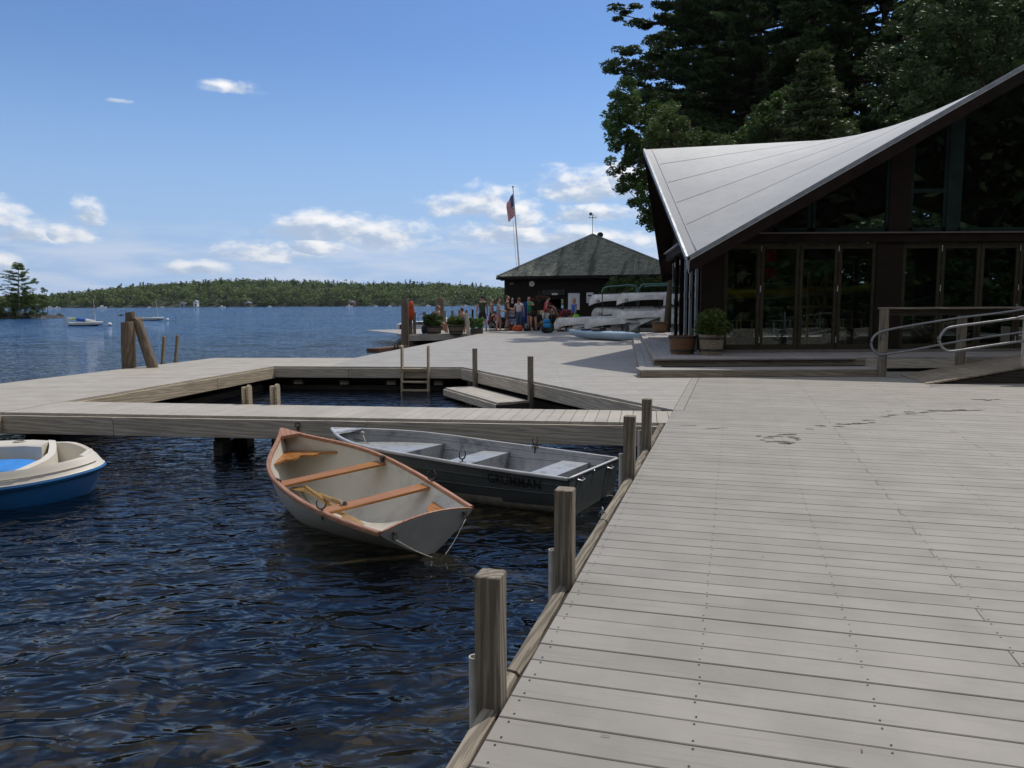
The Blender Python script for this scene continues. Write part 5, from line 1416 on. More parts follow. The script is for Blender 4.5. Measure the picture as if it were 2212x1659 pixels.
# things on the hut wall
def htag(o, l, c, g=None): o.parent = None; return tag(o, l, c, g)
def wall_disc(nm, x, y, r, mat, off=.06, th=.05):
    u, z = hut_uv(x, y); p = hw0 + hd * u - hn * off; mb = MB(); mb.cyl(p + hn * th, p, r, n=28); return mb.build(nm, mat), p
M_PAPER = pm('white_board', (.62, .64, .68), (.52, .54, .58), scale=3, rough=.5); M_CLK = pm('clock_face', (.75, .75, .73), rough=.5)
def on_wall(cx_, cz_, pts, off): return [hw0 + hd * (cx_ + a) - hn * off + Vector((0, 0, cz_ - hw0.z + b)) for a, b in pts]
cu_, cz_ = hut_uv(1149.3, 613)
ck = empty('wall_clock', label='round white clock on the dark hut wall', cat='clock')
p = hw0 + hd * cu_ - hn * .05; p.z = cz_
mb = MB(); mb.cyl(p + hn * .05, p - hn * .0, .175, n=32); mb.build('clock_case', M_BLACK, ck)
mb = MB(); mb.cyl(p + hn * .03, p - hn * .006, .162, n=32); mb.build('clock_face', M_CLK, ck)
mb = MB()
def strip(a, b, w_, off): 
    a, b = Vector(a), Vector(b); d = (b - a).normalized(); q = Vector((-d.y, d.x)) * w_ / 2
    pts = [(a + q), (b + q), (b - q), (a - q)]; v = [p + hd * k.x - hn * off + Vector((0, 0, k.y)) for k in [Vector((t_[0], t_[1])) for t_ in pts]]
    mb.add(v + [q_ - hn * -.003 for q_ in v], [(0, 1, 2, 3), (7, 6, 5, 4)])
V2 = lambda a, l: Vector((math.sin(R(a)) * l, math.cos(R(a)) * l))
strip(V2(100, -.03), V2(100, .085), .022, .010); strip(V2(182, -.03), V2(182, .13), .016, .011); mb.build('clock_hand', M_BLACK, ck, fix=False)
mb = MB()
for k in range(12): strip(V2(30 * k, .135), V2(30 * k, .155), .010, .009)
mb.build('hour_marks', M_BLACK, ck, fix=False)
lmp = empty('floodlight', label='small twin floodlight under the hut eave', cat='lamp')
u, z = hut_uv(1106, 612); p = hw0 + hd * u; p.z = z
mb = MB(); mb.box((p.x, p.y - .04, p.z), (.1, .06, .1)); mb.build('mount', M_STEEL, lmp)
for sx_ in (-.09, .08): mb = MB(); mb.cyl((p.x + sx_ * .4, p.y - .05, p.z + .03), (p.x + sx_, p.y - .16, p.z - .05), .03, .05, 12); mb.build('lamp_head', M_STEEL, lmp)
o, p = wall_disc('round_vent', 1095.6, 627.5, .075, pm('cream_plate', (.55, .52, .40), rough=.5)); tag(o, 'small round cream plate near the hut corner', 'wall plate')
u0, z1_ = hut_uv(1227.5, 634); u1, z0_ = hut_uv(1252, 668.5)
wb = empty('notice_board', label='large white notice board on the hut wall behind the girl in blue', cat='notice board')
o = hbox('panel', u0, u1, z0_, z1_, M_PAPER, .03, .03, wb); o = hbox('frame', u0 - .03, u1 + .03, z0_ - .03, z0_ - .001, M_STEEL, .035, .035, wb); o = hbox('frame', u0 - .03, u1 + .03, z1_ + .001, z1_ + .03, M_STEEL, .035, .035, wb)
u0, z1_ = hut_uv(1267, 632); u1, z0_ = hut_uv(1281.6, 645)
wb = empty('poster', label='small white poster beside the canoe rack on the hut wall', cat='poster')
hbox('panel', u0, u1, z0_ - .25, z1_, M_PAPER, .03, .03, wb); hbox('printing', u0 + .08, u1 - .1, z1_ - .22, z1_ - .14, M_BLACK, .034, .005, wb)
u0, z1_ = hut_uv(1193, 633.3); u1, z0_ = hut_uv(1206, 637.2); um, zm = (u0 + u1) / 2, (z0_ + z1_) / 2
sg_ = empty('oval_sign', label='small oval white sign above the hut window', cat='sign')
mb = MB(); vs = [(a * (u1 - u0) / 2, 0, b * (z1_ - z0_) / 2) for a, b in [(abs(math.cos(k)) ** .6 * math.copysign(1, math.cos(k)), math.sin(k)) for k in np.linspace(0, 2 * math.pi, 24, endpoint=False)]]
mb.add(vs + [(x, .03, z) for x, y, z in vs], [tuple(range(24)), tuple(range(24, 48))[::-1]] + [(i, (i + 1) % 24, 24 + (i + 1) % 24, 24 + i) for i in range(24)])
o = mb.build('plate', M_CLK, sg_); p = hw0 + hd * um - hn * .17; o.location = (p.x, p.y, zm); o.rotation_euler = (0, 0, haz)
mb = MB()   # too small to read: a row of short dark strokes
for k_ in range(8): mb.box((-.10 + k_ * .028, -.004, 0), (.014 + .006 * (k_ % 2), .004, .034))
o2 = mb.build('writing', M_BLACK, sg_, fix=False); o2.location = o.location; o2.rotation_euler = o.rotation_euler
fe = empty('fire_extinguisher', label='red and white bottle shaped extinguisher hanging on the hut wall', cat='extinguisher')
u, z = hut_uv(1108, 649); p = hw0 + hd * u - hn * .09; 
mb = MB(); mb.lathe([(.0, -.17), (.06, -.17), (.065, -.1), (.065, .05), (.04, .11), (.02, .13), (.02, .17), (0, .17)], (p.x, p.y, z), 14, cap=False); mb.build('bottle', pm('white_enamel', (.65, .62, .6), rough=.4), fe, smooth='auto')
mb = MB(); mb.lathe([(.067, -.04), (.067, .03)], (p.x, p.y, z), 14); mb.build('label_band', M_RED, fe)
# cowl vent and weathervane on the roof
cv = empty('roof_vent', label='dark ball shaped roof ventilator beside the hut apex', cat='roof vent')
p = atY(1296.5, 512, apex.y - .3)
mb = MB(); mb.cyl(p + Vector((0, 0, -.5)), p, .12, n=16); mb.build('pipe', M_BLACK, cv, smooth='auto'); mb = MB(); mb.ball(p + Vector((0, 0, .13)), (.19, .19, .17), 14); mb.build('cowl', M_BLACK, cv, smooth=True)
wv_ = empty('weathervane', label='thin metal weathervane with small sailing figure on the hut apex', cat='weathervane')
M_VANE = pm('vane_metal', (.05, .09, .10), rough=.5, metallic=.5)
a = apex; zt_ = atY(1280, 461, apex.y).z
mb = MB(); mb.cyl(a, (a.x, a.y, zt_), .018, n=8); mb.build('rod', M_STEEL, wv_, smooth='auto')
zz = atY(1280, 470, apex.y).z
mb = MB(); mb.cyl((a.x - .17, a.y, zz), (a.x + .17, a.y, zz), .014, n=6); mb.cyl((a.x, a.y - .17, zz), (a.x, a.y + .17, zz), .014, n=6)
for dx_, dy_ in ((-.2, 0), (.2, 0), (0, .2), (0, -.2)): mb.box((a.x + dx_, a.y + dy_, zz), (.05, .05, .08))
mb.build('compass_arms', M_VANE, wv_)
zq = atY(1280, 465, apex.y).z
mb = MB(); mb.cyl((a.x - .2, a.y, zq), (a.x + .12, a.y, zq), .012, n=6); mb.add([(a.x - .22, a.y - .01, zq), (a.x - .02, a.y - .01, zq), (a.x - .06, a.y - .01, zq + .18), (a.x - .2, a.y - .01, zq + .16), (a.x - .22, a.y + .01, zq), (a.x - .02, a.y + .01, zq), (a.x - .06, a.y + .01, zq + .18), (a.x - .2, a.y + .01, zq + .16)], [(0, 1, 2, 3), (7, 6, 5, 4), (0, 4, 5, 1), (1, 5, 6, 2), (2, 6, 7, 3), (3, 7, 4, 0)]); mb.build('vane', M_VANE, wv_)

# ================================================================== flagpole and flag
fp = empty('flagpole', label='white flagpole leaning slightly behind the hut', cat='flagpole')
FY = 54.5; b0 = atY(1121, 572, FY); t0 = atY(1108, 405, FY); dirp = (t0 - b0).normalized(); base = b0 - dirp * (b0.z / dirp.z)
mb = MB(); mb.cyl(base, t0, .075, .035, 12); mb.build('pole', M_WHITE, fp, smooth='auto')
mb = MB(); mb.ball(t0 + dirp * .05, .07, 10); mb.build('finial', M_STEEL, fp, smooth=True)
mb = MB(); q0_ = atY(1103.5, 420, FY); q1_ = atY(1116, 580, FY); mb.tube([q0_ + (q1_ - q0_) * f for f in (.35, 1)], .012, 5); mb.build('halyard', M_ROPE, fp)
# limp flag: folds hang from the hoist
M_FR, M_FW, M_FB = pm('flag_red', (.68, .04, .05), rough=.8), pm('flag_white', (.85, .84, .84), rough=.8), pm('flag_blue', (.04, .06, .24), rough=.8)
mb = MB(); n_u, n_v = 20, 26
flen, fhgt = 2.45, 1.55
top = atY(1109, 417, FY)
vs = []
for i in range(n_u + 1):       # along the fly
    u = i / n_u
    for j in range(n_v + 1):   # down the hoist
        v = j / n_v
        # the fly droops: most of its length hangs downwards
        x = -.62 * u ** .8 * (1 - .25 * v) ; z = -v * fhgt * (1 - .35 * u) - u * .95 + .0
        y = .10 * math.sin(u * 13 + v * 2.0) * u ** .4
        x += .05 * math.cos(u * 13 + v * 2) * u
        vs.append(top + dirp * 0 + Vector((x + .0, y, z)) + Vector((dirp.x / dirp.z * z, 0, 0)))
fs = []; ms = []
for i in range(n_u):
    for j in range(n_v):
        fs.append((i * (n_v + 1) + j, i * (n_v + 1) + j + 1, (i + 1) * (n_v + 1) + j + 1, (i + 1) * (n_v + 1) + j))
        ms.append(2 if (i < n_u * .4 and j < n_v * 7 / 13) else (0 if (j // 2) % 2 == 0 else 1))
for f, m_ in zip(fs, ms): mb.mat(m_).f.append(f); mb.m.append(m_)
mb.v = [tuple(p) for p in vs]
stars = []
o = mb.build('flag', [M_FR, M_FW, M_FB], smooth=True, fix=False); tag(o, 'striped flag with starred blue corner hanging limp from the flagpole', 'flag')
mb = MB()
for i in range(1, 8, 2):
    for j in range(1, 13, 2):
        p = vs[i * (n_v + 1) + j]; mb.ball(p, (.022, .03, .022), 6)
mb.build('stars', M_FW, o)

# land behind and under the lodge
M_LAND = pm('forest_floor', (.09, .07, .045), (.05, .045, .03), scale=1.5, rough=.95)
def land_patch(poly, z, nm='ground'):
    mb = MB(); mb.add([(x, y, z) for x, y in poly], [tuple(range(len(poly)))]); return tag(mb.build(nm, M_LAND), kind='structure')
e5 = edge_pt(5, .2); e40 = edge_pt(33, .2)
land_patch([(e5.x, e5.y), (90, e5.y), (90, -8), (200, -8), (200, 140), (14, 140), (9, 60), (11.8, 48), (e40.x, e40.y)], -.06)
# ================================================================== CANOES on the rack, kayak
def canoe_mat():
    m, t, b = base_mat('dull_aluminium', .5, .35, .5)
    tc = t.n('ShaderNodeTexCoord'); oi = t.n('ShaderNodeObjectInfo'); P = t.vmath('ADD', tc.outputs['Object'], t.vmath('MULTIPLY', oi.outputs['Random'], (9, 7, 5)) if False else (0, 0, 0))
    n1 = t.noise(P, 2.0, 6, .65, .3); n2 = t.noise(t.vmath('MULTIPLY', P, (.5, 4, 4)), 4, 5, .65)
    c = t.mix(t.ramp(n1, .4, .7), (.60, .60, .58), (.40, .40, .385)); c = t.mix(t.math('MULTIPLY', t.ramp(n2, .5, .8), .5), c, (.26, .255, .245))
    hv = t.n('ShaderNodeHueSaturation'); t.put(hv.inputs['Color'], c); t.put(hv.inputs['Value'], t.ramp(oi.outputs['Random'], 0, 1, .85, 1.12, False)); t.put(b.inputs['Base Color'], hv.outputs[0]); return m
M_CANOE = canoe_mat()
CLn, CBm = 4.9, .45
def canoe_pt(t, u, off=0.0):
    """t runs -1..1 along, u 0 gunwale .. 1 keel; upright canoe, keel at z=0"""
    at_ = abs(t); b = max(CBm * (1 - at_ ** 2.6) ** .95 - off, .0)
    sheer = .33 + .25 * at_ ** 4.5
    kz = .40 * (1 - math.sqrt(max(0, 1 - max(0, (at_ - .87) / .13) ** 2)))
    a = u * math.pi / 2
    y = b * math.cos(a) ** .55; z = sheer - (sheer - kz - off) * math.sin(a) ** 1.5
    # blunt rounded stem
    x = t * CLn / 2
    if at_ > .9: x = math.copysign(CLn / 2 * (.9 + .1 * (at_ - .9) / .1), t) - math.copysign(.10 * ((at_ - .9) / .1) * (1 - z / .6) ** 2, t)
    return Vector((x, y, z))
def canoe_mesh():
    mb = MB(); ts = np.concatenate([-np.array([1, .995, .985, .97, .95, .92, .88, .8, .7, .55, .4, .2]), [0], np.array([1, .995, .985, .97, .95, .92, .88, .8, .7, .55, .4, .2])[::-1]])
    m = 9
    for off, mi in ((0, 0), (.006, 1)):
        rings = []
        for t in ts:
            h = [canoe_pt(t, j / m, off) for j in range(m + 1)]; rings.append(h + [Vector((p.x, -p.y, p.z)) for p in h[-2::-1]])
        mb.mat(mi).loft(rings, False)
    return mb, ts
cmb, cts = canoe_mesh()
c0 = cmb.build('hull', [M_CANOE, M_CANOE], smooth=True, fix=False)
mb = MB()
for sg in (1, -1): mb.tube([Vector((p.x, sg * p.y, p.z)) for p in [canoe_pt(t, 0) for t in cts]], .014, 6)
g0 = mb.build('gunwale', M_CANOE, smooth=True)
mb = MB(); mb.tube([Vector((canoe_pt(t, 1).x, 0, canoe_pt(t, 1).z - .008)) for t in cts], .013, 6); k0 = mb.build('keel', M_CANOE, smooth=True)
mb = MB()
for x in (-1.5, 0, 1.5): mb.box((x, 0, .31), (.12 if x else .06, 2 * canoe_pt(2 * x / CLn, 0).y, .02))
t0_ = mb.build('thwarts', M_CANOE)
NUM = {}
def canoe(px, py, z, Y, az, tilt, label, num=None, first=[True], group='aluminium canoes stored upside down', rollx=0.0):
    """left end of the upturned canoe: sheer tip at photo point, level z or distance Y; az plan heading of the far end"""
    r_ = empty('canoe', label=label, cat='canoe', group=group)
    tip = atY(px, py, Y)
    for o in (c0, g0, k0, t0_):
        if first[0]: o.parent = r_
        else: c = o.copy(); COL.objects.link(c); c.parent = r_
    first[0] = False
    # upside down: rotate pi about X, left end (t=-1) tip at origin
    tl = canoe_pt(-1, 0)
    M = Matrix.Translation(tip) @ Matrix.Rotation(az, 4, 'Z') @ Matrix.Rotation(-tilt, 4, 'Y') @ Matrix.Rotation(math.pi + rollx, 4, 'X') @ Matrix.Translation(-tl)
    r_.matrix_world = M
    if num:
        V, Fs = text_mesh(num, .19, .006, 1.05); mb = MB(); VV = []
        w_ = max(v[0] for v in V)
        for x, y, _ in V:      # on the side that faces the camera (local -Y becomes +Y when upturned); text reads right side up
            X = -CLn / 2 + .42 + x; t = X / (CLn / 2); zt_ = .46 - y - .06
            lo, hi = 0.0, 1.0
            for _ in range(16):
                mid = (lo + hi) / 2
                if canoe_pt(t, mid).z > zt_: lo = mid
                else: hi = mid
            VV.append((X, canoe_pt(t, lo).y + .006, zt_))
        mb.add(VV, Fs); mb.build('number', M_BLACK, r_, fix=False)
    return r_
AZr = R(-14)
canoe(1272, 660.5, 0, 41.2, AZr, R(1), 'upturned canoe on the top row, far left, beside the poster', '30')
canoe(1331.8, 659.5, 0, 38.3, AZr, R(1), 'upturned canoe numbered 22 stretching across the top row', '22')
canoe(1432.7, 661, 0, 35.4, R(8), R(1), 'upturned canoe numbered 12 at the right end of the top row', '12')
canoe(1277, 688.6, 0, 41.2, AZr, R(1), 'short looking upturned canoe on the middle row, far left', '24')
canoe(1321, 694.5, 0, 38.9, AZr, R(1), 'upturned canoe peeking out behind the big middle row canoe')
canoe(1330, 697.5, 0, 37.8, AZr, R(1), 'big upturned canoe filling the centre of the middle row')
canoe(1426, 698.5, 0, 36.0, R(10), R(1), 'upturned canoe above the barrel planter on the middle row', '6')
canoe(1441, 699, 0, 35.2, R(12), R(1), 'upturned canoe half hidden by the lodge corner on the middle row')
canoe(1196, 712, 0, 39.2, R(-14), R(2), 'long low canoe on the deck behind the blue backpack', None)
canoe(1237, 713.5, 0, 38.8, R(-12), R(3), 'low leaning canoe whose rounded end sits right of the backpack')
canoe(1262, 714, 0, 38.3, R(-12), R(3), 'low leaning canoe directly above the bow of the pale kayak')
canoe(1319, 715.5, 0, 38.2, R(-6), R(4), 'short looking low canoe numbered 19 above the kayak cockpit', '19')
canoe(1350, 716, 0, 38.9, R(-6), R(7), 'mostly hidden low canoe between the two numbered ones')
canoe(1361, 717, 0, 37.6, R(-12), R(18), 'steeply tilted canoe numbered 11 propped on the rack', '11')
rack = empty('canoe_rack', label='canoe rack of green pipes behind the stacked canoes', cat='rack')
M_GPIPE = pm('green_pipe', (.10, .24, .22), (.07, .17, .16), scale=6, rough=.45)
for pts, Y in (([(1301, 716), (1301, 629), (1304, 622), (1311, 619.5), (1365, 615.5), (1374, 617.5), (1377, 625), (1377, 716)], 40.5), ([(1381, 716), (1381, 625), (1385, 616.5), (1393, 614.5), (1450, 612.5), (1475, 611.5), (1482, 618), (1482, 716)], 39.5), ([(1392, 620), (1400, 618), (1455, 616)], 41.5)):
    P = [atY(x, y, Y) for x, y in pts]; mb = MB(); mb.tube(P, .04, 8); mb.build('pipe_frame', M_GPIPE, rack, smooth='auto')
for z in (.74, 1.50):
    for px_ in (1345, 1425):
        p = atY(px_, 680, 38.8); mb = MB(); mb.box((p.x, p.y, z - .28), (.07, 5.0, .07)); mb.build('rack_arm', M_BLACK, rack)
for px_ in (1345, 1425): p = atY(px_, 680, 40.0); mb = MB(); mb.cyl((p.x, p.y, 0), (p.x, p.y, 1.5), .05, n=8); mb.build('rack_post', M_BLACK, rack)

# pale blue kayak
kb = empty('kayak', label='pale blue kayak lying on the deck in front of the stacked canoes', cat='kayak')
kl, kr = atY(1229, 716, 31.6), atY(1386, 723, 27.9); KL = (kr - kl).to_2d().length; kaz = math.atan2(kr.y - kl.y, kr.x - kl.x)
M_KAY = pm('pale_blue_plastic', (.36, .47, .56), (.30, .40, .49), scale=2, rough=.35)
mb = MB(); rings = []
for i in range(41):
    t = -1 + 2 * i / 40; k = max(1 - abs(t) ** 2.2, .002); b = .30 * k ** .8; zc = .17 * abs(t) ** 3.0 if t < 0 else .12 * abs(t) ** 4
    zg = .27 + (.10 if t < 0 else .03) * abs(t) ** 3; ring_ = []
    for j in range(20):
        a = 2 * math.pi * j / 20; ca, sa = math.cos(a), math.sin(a); y = b * ca * (1 if sa > 0 else 1)
        z = zg + sa * (.09 * k ** .6) * (1 - .55 * max(0, -t) ) if sa > 0 else zg + sa * (zg - zc) * (abs(sa) ** .2 if sa else 1)
        ring_.append((t * KL / 2, y, z))
    rings.append(ring_)
mb.loft(rings, True, True); mb.build('hull', M_KAY, kb, smooth=True)
mb = MB(); mb.tube([(-.15 + .46 * math.cos(a), .22 * math.sin(a), .372 - .03 * math.cos(a) * 0) for a in np.linspace(0, 2 * math.pi, 24)], .022, 6); mb.build('cockpit_rim', M_BLACK, kb, smooth=True)
mb = MB(); mb.box((-.15, 0, .365), (.72, .34, .02), bev=.005); mb.build('cockpit', M_BLACK, kb)
mb = MB(); mb.box((-.02, 0, .42), (.10, .30, .14), bev=.03); mb.build('seat_back', M_BLACK, kb)
mb = MB(); mb.box((-1.05, 0, .36), (.42, .26, .10), bev=.04); mb.build('hatch_cover', M_BLACK, kb)
mb = MB(); P = [(.75 + .22 * i, (.14 - .02 * i) * (1 if i % 2 else -1), .355 - .008 * i) for i in range(6)]; mb.tube(P, .006, 5); mb.tube([(p[0], -p[1], p[2]) for p in P], .006, 5); mb.build('deck_cord', M_BLACK, kb)
mb = MB(); mb.lathe([(.07, 0), (.075, .012), (.05, .02)], (1.95, 0, .33), 14); mb.build('round_hatch', M_BLACK, kb)
kb.matrix_world = Matrix.Translation(((kl.x + kr.x) / 2, (kl.y + kr.y) / 2, .005)) @ Matrix.Rotation(kaz, 4, 'Z')
mb = MB(); p = atY(1420, 717, 31)
for k in range(3): mb.tube([(p.x - .5 + .1 * k + .35 * math.cos(a), p.y + .25 * math.sin(a), .03 + .02 * k) for a in np.linspace(0, 5.8, 18)], .018, 6)
tag(mb.build('orange_line', pm('orange_rope', (.70, .13, .03), rough=.7), smooth=True), 'coil of orange rope on the deck below the stacked canoes', 'rope')

# ================================================================== FOLIAGE helpers
def leaf_mat(name, c1, c2, trans=.25, rough=.6):
    m, t, b = base_mat(name, rough, 0, .3); g = t.n('ShaderNodeNewGeometry')
    col = t.mix(g.outputs['Random Per Island'], c1, c2)
    gn = t.n('ShaderNodeNewGeometry'); big = t.noise(gn.outputs['Position'], .6, 3, .6)
    hv = t.n('ShaderNodeHueSaturation'); t.put(hv.inputs['Color'], col); t.put(hv.inputs['Value'], t.ramp(big, .35, .65, .7, 1.25)); t.put(b.inputs['Base Color'], hv.outputs[0])
    tl = t.n('ShaderNodeBsdfTranslucent'); t.put(tl.inputs[0], hv.outputs[0]); mx = t.n('ShaderNodeMixShader'); mx.inputs[0].default_value = trans
    t.put(mx.inputs[1], b); t.put(mx.inputs[2], tl); o = [n_ for n_ in m.node_tree.nodes if n_.type == 'OUTPUT_MATERIAL'][0]; t.put(o.inputs[0], mx); return m
def leaves(centers, radii, per, size, flat=1.0, elong=1.0, droop=0.0, shell=.0):
    """array of small quads scattered in blobs; centers (n,3), radii (n,3) or (n,)"""
    C_ = np.repeat(np.asarray(centers, float), per, axis=0); Rd = np.asarray(radii, float)
    if Rd.ndim == 1: Rd = np.stack([Rd, Rd, Rd * flat], 1)
    Rd = np.repeat(Rd, per, axis=0); N = len(C_)
    d = rng.normal(size=(N, 3)); d /= np.linalg.norm(d, axis=1)[:, None] + 1e-9
    r = rng.random(N) ** (1 / 3); r = shell + (1 - shell) * r
    P = C_ + d * r[:, None] * Rd
    a = rng.normal(size=(N, 3)); a[:, 2] *= .6; a[:, 2] -= droop; a /= np.linalg.norm(a, axis=1)[:, None] + 1e-9
    b = np.cross(a, rng.normal(size=(N, 3))); b /= np.linalg.norm(b, axis=1)[:, None] + 1e-9
    s = size * (0.6 + .8 * rng.random(N))[:, None]
    a = a * s * elong; b = b * s * .5
    return np.stack([P - a, P - b, P + a, P + b], 1)
def branch_tube(mb, p0, p1, r0, r1, sag=0.0, n=4):
    p0, p1 = Vector(p0), Vector(p1); mb.tube([p0.lerp(p1, f) + Vector((0, 0, -sag * math.sin(math.pi * f))) for f in np.linspace(0, 1, n)], [r0 + (r1 - r0) * f for f in np.linspace(0, 1, n)], 5)

# ================================================================== PLANTERS
M_TUB = wood_mat('brown_tub', (.19, .10, .05), (.14, .07, .035), (.07, .04, .02), rough=.6, knots=False); M_BARREL = wood_mat('grey_barrel', (.27, .22, .16), (.17, .14, .10), (.08, .065, .05), rough=.8)
M_HOOP = pm('dark_hoop', (.035, .027, .022), rough=.6)
M_SHRUB = leaf_mat('shrub_leaves', (.10, .14, .025), (.045, .075, .015)); M_SHRUB2 = leaf_mat('planter_leaves', (.075, .13, .03), (.03, .06, .015))
M_SOIL = pm('soil', (.03, .022, .016), rough=.95)
def tub(px, ybase, z, r_top, h, mat, label, group='round tub planters', hoops=(.12, .85), plant=None, name='planter', Yf=None):
    p = at(px, ybase, z) if Yf is None else Vector((atY(px, ybase, Yf).x, Yf, z))
    p.y += r_top * .8
    r_ = empty(name, p, 0, label, 'planter', group); rb = r_top * .80
    mb = MB(); mb.lathe([(rb, 0), (r_top, h), (r_top - .025, h), (r_top - .03, h - .06), (.0, h - .06)], n=28, cap=True); 
    o = mb.build('tub', mat, r_, smooth='auto')
    for f in hoops:
        rr = rb + (r_top - rb) * f; mb = MB(); mb.lathe([(rr + .001, f * h - .025), (rr + .008, f * h - .025), (rr + .010, f * h + .025), (rr + .003, f * h + .025)], n=28, cap=False); mb.build('hoop', M_HOOP, r_, smooth='auto')
    mb = MB(); mb.lathe([(.0, h - .05), (r_top - .03, h - .05)], n=20, cap=False); mb.build('soil', M_SOIL, r_)
    if plant:
        nb, w_, ph, sz, mt = plant; cs = []; rs = []; mbs = MB()
        for k in range(nb):
            a = rng.random() * 6.28; rr = w_ * math.sqrt(rng.random()) * .85; zz = h + ph * (.15 + .8 * rng.random()) * (1 - .5 * (rr / w_) ** 2)
            cs.append((rr * math.cos(a), rr * math.sin(a), zz)); rs.append(.09 * w_ / .4 + .05); mbs.tube([(0, 0, h - .05), (rr * .4 * math.cos(a), rr * .4 * math.sin(a), h + (zz - h) * .6), cs[-1]], .006, 4)
        mbs.build('stems', M_SOIL, r_); quads_obj('foliage', leaves(cs, rs, 90, sz, .8, 1.6), mt, r_)
    return r_
tub(1479, 766, .302, .305, .40, M_TUB, 'brown two band planter tub with a bare stake near the lodge corner', hoops=(.2, .92))
tub(1542, 768, .302, .275, .44, M_BARREL, 'weathered half barrel planter with a bushy green shrub by the glass doors', hoops=(.25, .82), plant=(46, .40, .52, .028, M_SHRUB))
tub(1427, 719, .302, .29, .40, M_TUB, 'dark brown tub at the far end of the terrace below the canoes', hoops=(.15, .9))
mb = MB(); p = at(1481, 764, .30); mb.cyl((p.x, p.y + .2, .62), (p.x + .01, p.y + .2, .98), .008, n=6); tag(mb.build('plant_stake', M_STEEL), 'thin metal stake standing in the empty brown tub', 'stake')

# second dock with planters behind the main deck
dk2 = [at(880, 723.3), at(1046, 719.6)]
w2_ = dk2[1] - dk2[0]; w2d = w2_.normalized(); w2n = Vector((-w2d.y, w2d.x, 0))
poly = [dk2[0], dk2[0] + w2d * 9.5, dk2[0] + w2d * 9.5 + w2n * 7.5, dk2[0] + w2n * 7.5]
o = deck('far_dock', [[(p.x, p.y) for p in poly]], M_DECK_FAR, math.atan2(w2d.y, w2d.x), pitch=.149, ztop=.01); tag(o, kind='structure')
fascia('pale timber fascia of the far planter dock above the dark gap', [(dk2[0], dk2[0] + w2_ * 1.05)], h=.26, z=-.03, mat=M_OLD)
board('crib_outer', dk2[0] + w2n * .6, dk2[0] + w2n * .6 + w2_, 1.2, .1, -.05, M_OLD_DARK, bpy.data.objects['dock_crib'])
zo = lambda x, y: (831.7 + x * .104, 637 + y * .104)
def D_at(x, y, z=0.0): return at(*zo(x, y), z)
def D_Y(x, y, Y): return atY(*zo(x, y), Y)
Yd = dk2[0].y
tub(961.8, 0, .01, .46 * .5 + .20, .36, M_BARREL, 'brown tub planter with tall loose greenery on the far dock', Yf=Yd + .7, hoops=(.2, .9), plant=(28, .46, .62, .04, M_SHRUB2)).location.x = D_Y(1010, 800, Yd + 1.1).x
tub(984, 0, .01, .40, .40, M_BARREL, 'half barrel planter with low feathery greenery on the far dock', Yf=Yd + .7, hoops=(.25, .85), plant=(28, .44, .40, .032, M_SHRUB)).location.x = D_Y(1478, 800, Yd + 1.1).x
tr = empty('trough_planter', label='long dark trough planter with bright green plants beside the walking man', cat='planter'); a, b = D_Y(1770, 790, Yd + .9), D_Y(2030, 790, Yd + .9)
mb = MB(); mb.box(((a.x + b.x) / 2, Yd + 1.1, .13), (b.x - a.x, .4, .24), bev=.01); mb.build('trough', pm('dark_trough', (.055, .052, .045), rough=.7), tr)
cs = [((a.x + (b.x - a.x) * rng.random()), Yd + 1.1 + rng.uniform(-.15, .15), .3 + .42 * rng.random()) for _ in range(26)]; quads_obj('foliage', leaves(cs, [.12] * 26, 60, .04, .9, 1.5), leaf_mat('bright_leaves', (.16, .27, .07), (.07, .14, .03)), tr)
# piles, posts on the far dock
GPd = 'tall round piles at the far dock'
a = D_Y(405, 1040, Yd - .7)
pile('tall_pile', [Vector((a.x, Yd - .75, -1.8)), D_Y(415, 95, Yd - .6)], [.19, .155], 'tall brown slightly leaning pile at the corner of the far dock', GPd)
pile('tall_pile', [Vector((D_Y(515, 800, Yd + .3).x, Yd + .3, -1.8)), D_Y(478, 92, Yd + .3)], [.19, .16], 'second tall pile directly behind the leaning one', GPd)
pile('tall_pile', [Vector((D_Y(1130, 600, Yd + 6).x, Yd + 6, -1.8)), D_Y(1140, 72, Yd + 6)], [.24, .235], 'thick cracked brown pile standing among the moored boats', GPd)
for x, y0, y1, Y, lab in ((615, 780, 360, Yd + .6, 'slim grey dock post beside the double pile'), (820, 640, 348, Yd + 2.2, 'slim grey dock post behind the dark blue bag'), (1005, 560, 343, Yd + 3.6, 'slim grey dock post behind the tallest planter'),
                          (1238, 600, 333, Yd + 5, 'slim grey dock post right of the cracked pile'), (1400, 540, 325, Yd + 5.5, 'slim grey dock post before the white windscreen'), (1548, 490, 318, Yd + 6.5, 'slim grey dock post above the sunbather'), (1690, 480, 312, Yd + 7.5, 'slim grey dock post half hidden by the leaning post')):
    p = D_Y(x, y0, Y); post4((p.x, p.y), .14, D_Y(x, y1, Y).z, -1.0, R(10), M_POST, label=lab, group='slim posts along the far dock')
p0, p1 = D_Y(1735, 830, Yd - .1), D_Y(1690, 388, Yd - .1); post4((p1.x, p1.y), .17, p1.z, -.9, 0, M_OLD, lean=(0, -math.atan2(p0.x - p1.x, p1.z - p0.z)), label='wide grey post leaning left at the edge of the far dock', cat='post')
p = D_Y(1820, 480, Yd + 5); post4((p.x, p.y), .10, D_Y(1820, 305, Yd + 5).z, -.6, 0, M_DKW, label='thin black post left of the walking man')
